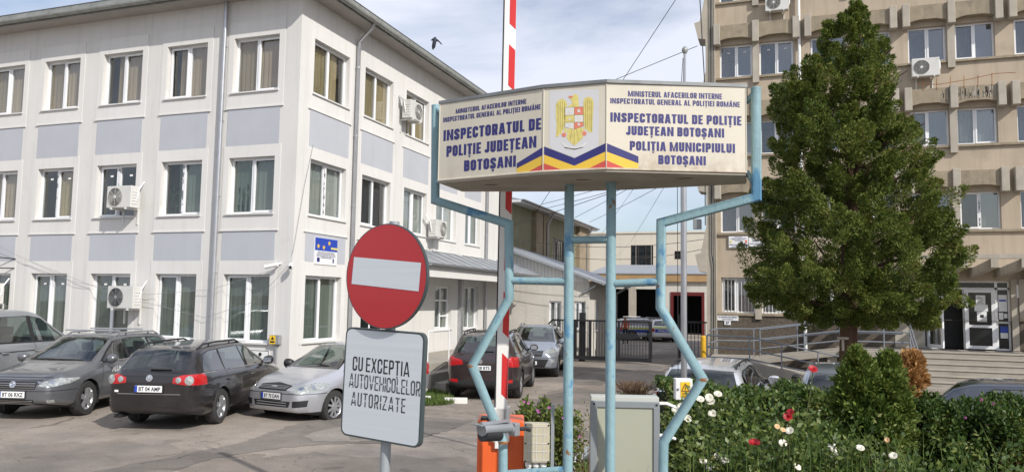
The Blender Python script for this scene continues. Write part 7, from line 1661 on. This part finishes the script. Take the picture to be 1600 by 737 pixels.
# planting bed and its kerb
m = MB(); nx, ny = 40, 40; gx = np.linspace(-2.5, 7.5, nx); gy = np.linspace(1.5, 11.2, ny)
m.add([(x, y, .03+.03*math.sin(x*3+y*2)*math.sin(y*4)+(0 if 0 < i < nx-1 and 0 < j < ny-1 else -.08)) for j, y in enumerate(gy) for i, x in enumerate(gx)], [(j*nx+i, j*nx+i+1, (j+1)*nx+i+1, (j+1)*nx+i) for j in range(ny-1) for i in range(nx-1)])
m.build('garden_ground', K['soil'], kind='structure', smooth=60, recalc=False)
K['kerbwhite'] = mat('whitewashed_kerb', (.68, .67, .63), rough=.8, var=.12, scale=4)
m = MB()
for i in range(8):
    m.box2((-2.68, 1.6+i*1.2, -.1), (-2.52, 1.6+i*1.2+1.19, .13))
m.build('kerb', K['kerbwhite'], kind='structure', bevel=.015)
def grass_patch(poly, n, h, name='grass'):
    poly = np.array(poly); mn, mx = poly[:, :2].min(0), poly[:, :2].max(0); V = []
    def inside(p):
        c = False; k = len(poly)
        for i in range(k):
            a, b = poly[i], poly[i-1]
            if (a[1] > p[1]) != (b[1] > p[1]) and p[0] < (b[0]-a[0])*(p[1]-a[1])/(b[1]-a[1])+a[0]: c = not c
        return c
    pts = []
    while len(pts) < n:
        p = mn+(mx-mn)*rs.rand(2)
        if inside(p): pts.append((p[0], p[1], gz(*p)))
    pos = np.array(pts); V = leaf_quads(pos, np.tile(UP, (n, 1)), h, .13, .45); return quads(name, V, K['grass'], kind='stuff')
g1 = grass_patch([onG(640, 612), onG(668, 610), onG(700, 618), onG(712, 630), onG(690, 634), onG(640, 634)], 5200, .13)
g2 = grass_patch([(-2.45, 7.2), (-1.6, 7.2), (-1.5, 10.8), (-2.45, 10.8)], 5200, .16)
m = MB()
for px, py in ((712, 629), (655, 626)):
    q = onG(px, py); m.box((q[0], q[1], q[2]+.04), (.55, .2, .16), M=Matrix.Rotation(.35, 3, 'Z'))
m.build('lawn_kerb', K['kerbwhite'], kind='structure', bevel=.02)

# ================================================================== overhead wires, bird, person
def wire(label, pts, r=.011, sag=0., group='overhead wires', cat='cable', mt='cable'):
    p = [Vector(q) for q in pts]; out = []
    for i in range(len(p)-1):
        for t in np.linspace(0, 1, 9)[:-1]: out.append(p[i].lerp(p[i+1], t)-Vector((0, 0, sag*4*t*(1-t))))
    out.append(p[-1]); m = MB(); m.tube(out, r, 5); o = m.build('overhead_cable', K[mt], recalc=False); origin_to(o, p[0]); tag(o, label, cat, group); return o
e1 = Vector((BX+.6, 40, 7.1)); tbk = Vector((XL-.4, RY-.1, 12.4))
wire('thin wire from the tan building beam end down to the left behind the sign', [onY(1090, 72, 29.8), onX(792, 194, SX+.02)], .013)
wire('steep thin wire crossing the sky above the right half of the sign', [onY(1103, -72, 29.9), onX(838, 331, BX+.6)], .014)
for (a, y, lab) in (((847, 319), 243, 'wire leaving the grey roof just right of the boom arm'), ((851, 326), 253, 'second wire from the grey roof, running under the first'), ((800, 352), 247, 'long wire rising behind both blue posts'), ((898, 340), 223, 'wire crossing low between the two blue posts'), ((921, 347), 251, 'wire right of the second blue post, rising to the sign underside'), ((986, 377), 181, 'steep wire above the roof of the cream hall'), ((940, 365), 130, 'steep wire ending at the cream hall corner')):
    wire(lab, [onX(a[0], a[1], BX+.6 if a[0] > 830 else SX+.05) if a[0] < 930 else onY(a[0], a[1], 74.9), onY(1103, y, 29.9)], .013, sag=.08)
wire('sagging wire across the yard in front of the cream hall', [onX(794, 372, SX+.04), onY(1104, 373, 30)], .011, sag=.35)
wire('lower sagging wire across the yard above the orange fascia', [onX(794, 384, SX+.04), onY(1104, 388, 30)], .011, sag=.5)
wire('dark vertical cable hanging beside the tan building corner', [onY(1093, -10, 29), onY(1101, 130, 29), onY(1102, 352, 29.4)], .02)
wire('thin cable draped across the ground floor windows of the white building', [onY(0, 386, FY-.12), onY(115, 440, FY-.1), onY(230, 460, FY-.1), onY(330, 452, FY-.12), onY(430, 420, FY-.12)], .0045, mt='grey', group='cables on the white building')
wire('lower thin cable hanging across the white building corner', [onY(40, 405, FY-.1), onY(180, 460, FY-.08), onY(320, 496, FY-.1), onY(400, 470, FY-.15), onX(450, 415, SX+.1)], .0045, mt='grey', group='cables on the white building')
wire('slanting cable on the sunlit side wall above the blue information board', [onX(490, 225, SX+.05), onX(476, 290, SX+.04), onX(458, 395, SX+.05)], .006, mt='grey', group='cables on the white building')
# crow
bq = at(680, 66, 22); k = 22/F_PX; P3 = lambda x, y, d=0: Vector(bq+RT*((x-680)*k)+UP*(-(y-66)*k)+FH*d)
BRd = thing('crow', 'black crow in flight above the white building roof', 'bird', tuple(bq)); K['feather'] = mat('black_feathers', (.012, .013, .03), rough=.6)
m = MB(); m.tube([P3(676.5, 78), P3(677.5, 74), P3(678.5, 68), P3(679.3, 62), P3(679.8, 59.3), P3(680.6, 58)], [.015, .05, .055, .06, .04, .012], 10); m.build('body', K['feather'], BRd, smooth=60)
m = MB(); m.prism([P3(679, 59.5), P3(675.5, 60.5), P3(673, 63), P3(674, 63.6), P3(677.5, 62.5), P3(680, 63)], FH*.03); m.prism([P3(679.5, 59), P3(682, 61), P3(685.5, 63.6), P3(688, 66), P3(691.5, 70.3), P3(689, 69.6), P3(685, 65.6), P3(681, 65)], FH*-.03); m.build('wing', K['feather'], BRd)
# person behind the gate bars
pq = onG(977, 536.5); hgt = 1.62; s_ = hgt/1.75; me = bpy.data.meshes.new('person'); J = {'pel': (0, 0, .95), 'sp': (0, 0, 1.2), 'ch': (0, 0, 1.38), 'nk': (0, 0, 1.5), 'hd': (0, -.02, 1.6), 'ht': (0, -.01, 1.70), 'sl': (-.18, 0, 1.42), 'el': (-.24, .02, 1.15), 'wl': (-.2, -.12, .93), 'sr': (.18, 0, 1.42), 'er': (.24, .02, 1.15), 'wr': (.2, -.12, .93), 'hl': (-.09, 0, .9), 'kl': (-.10, -.02, .5), 'al': (-.10, .02, .08), 'tl': (-.1, -.14, .03), 'hr': (.09, 0, .9), 'kr': (.11, -.04, .5), 'ar': (.12, .05, .08), 'tr': (.12, -.1, .03)}
nm = list(J); ed = [('pel', 'sp'), ('sp', 'ch'), ('ch', 'nk'), ('nk', 'hd'), ('hd', 'ht'), ('ch', 'sl'), ('sl', 'el'), ('el', 'wl'), ('ch', 'sr'), ('sr', 'er'), ('er', 'wr'), ('pel', 'hl'), ('hl', 'kl'), ('kl', 'al'), ('al', 'tl'), ('pel', 'hr'), ('hr', 'kr'), ('kr', 'ar'), ('ar', 'tr')]
rad = dict(pel=.14, sp=.13, ch=.14, nk=.06, hd=.095, ht=.07, sl=.07, el=.05, wl=.04, sr=.07, er=.05, wr=.04, hl=.09, kl=.065, al=.045, tl=.04, hr=.09, kr=.065, ar=.045, tr=.04)
me.from_pydata([Vector(J[q])*s_ for q in nm], [(nm.index(a), nm.index(b)) for a, b in ed], []); tmp = bpy.data.objects.new('tmp', me); C.objects.link(tmp); md = tmp.modifiers.new('s', 'SKIN'); sd = tmp.modifiers.new('u', 'SUBSURF'); sd.levels = 1; sd.render_levels = 1
for i, q in enumerate(nm): me.skin_vertices[0].data[i].radius = (rad[q]*s_, rad[q]*s_*.85)
me.skin_vertices[0].data[0].use_root = True
dgx = bpy.context.evaluated_depsgraph_get(); me2 = bpy.data.meshes.new_from_object(tmp.evaluated_get(dgx)); bpy.data.objects.remove(tmp)
K['jacket'] = mat('orange_red_top', (.55, .09, .03), rough=.8); K['trousers'] = mat('dark_trousers', (.02, .02, .025), rough=.9); K['skin'] = mat('skin', (.35, .20, .14), rough=.6); K['hair'] = mat('dark_hair', (.015, .012, .01), rough=.7)
me2.materials.clear()
for q in ('jacket', 'trousers', 'skin', 'hair'): me2.materials.append(K[q])
for p in me2.polygons:
    z = p.center.z/s_; p.material_index = 3 if z > 1.63 or (z > 1.56 and p.center.y > .0) else 2 if z > 1.49 or (z < .97 and abs(p.center.x/s_) > .17 and z > .8) else 0 if z > .95 else 1
    p.use_smooth = True
me2.name = 'person'; o = bpy.data.objects.new('person', me2); C.objects.link(o); o.location = tuple(pq); tag(o, 'person in orange red top and dark trousers standing behind the gate bars', 'person')
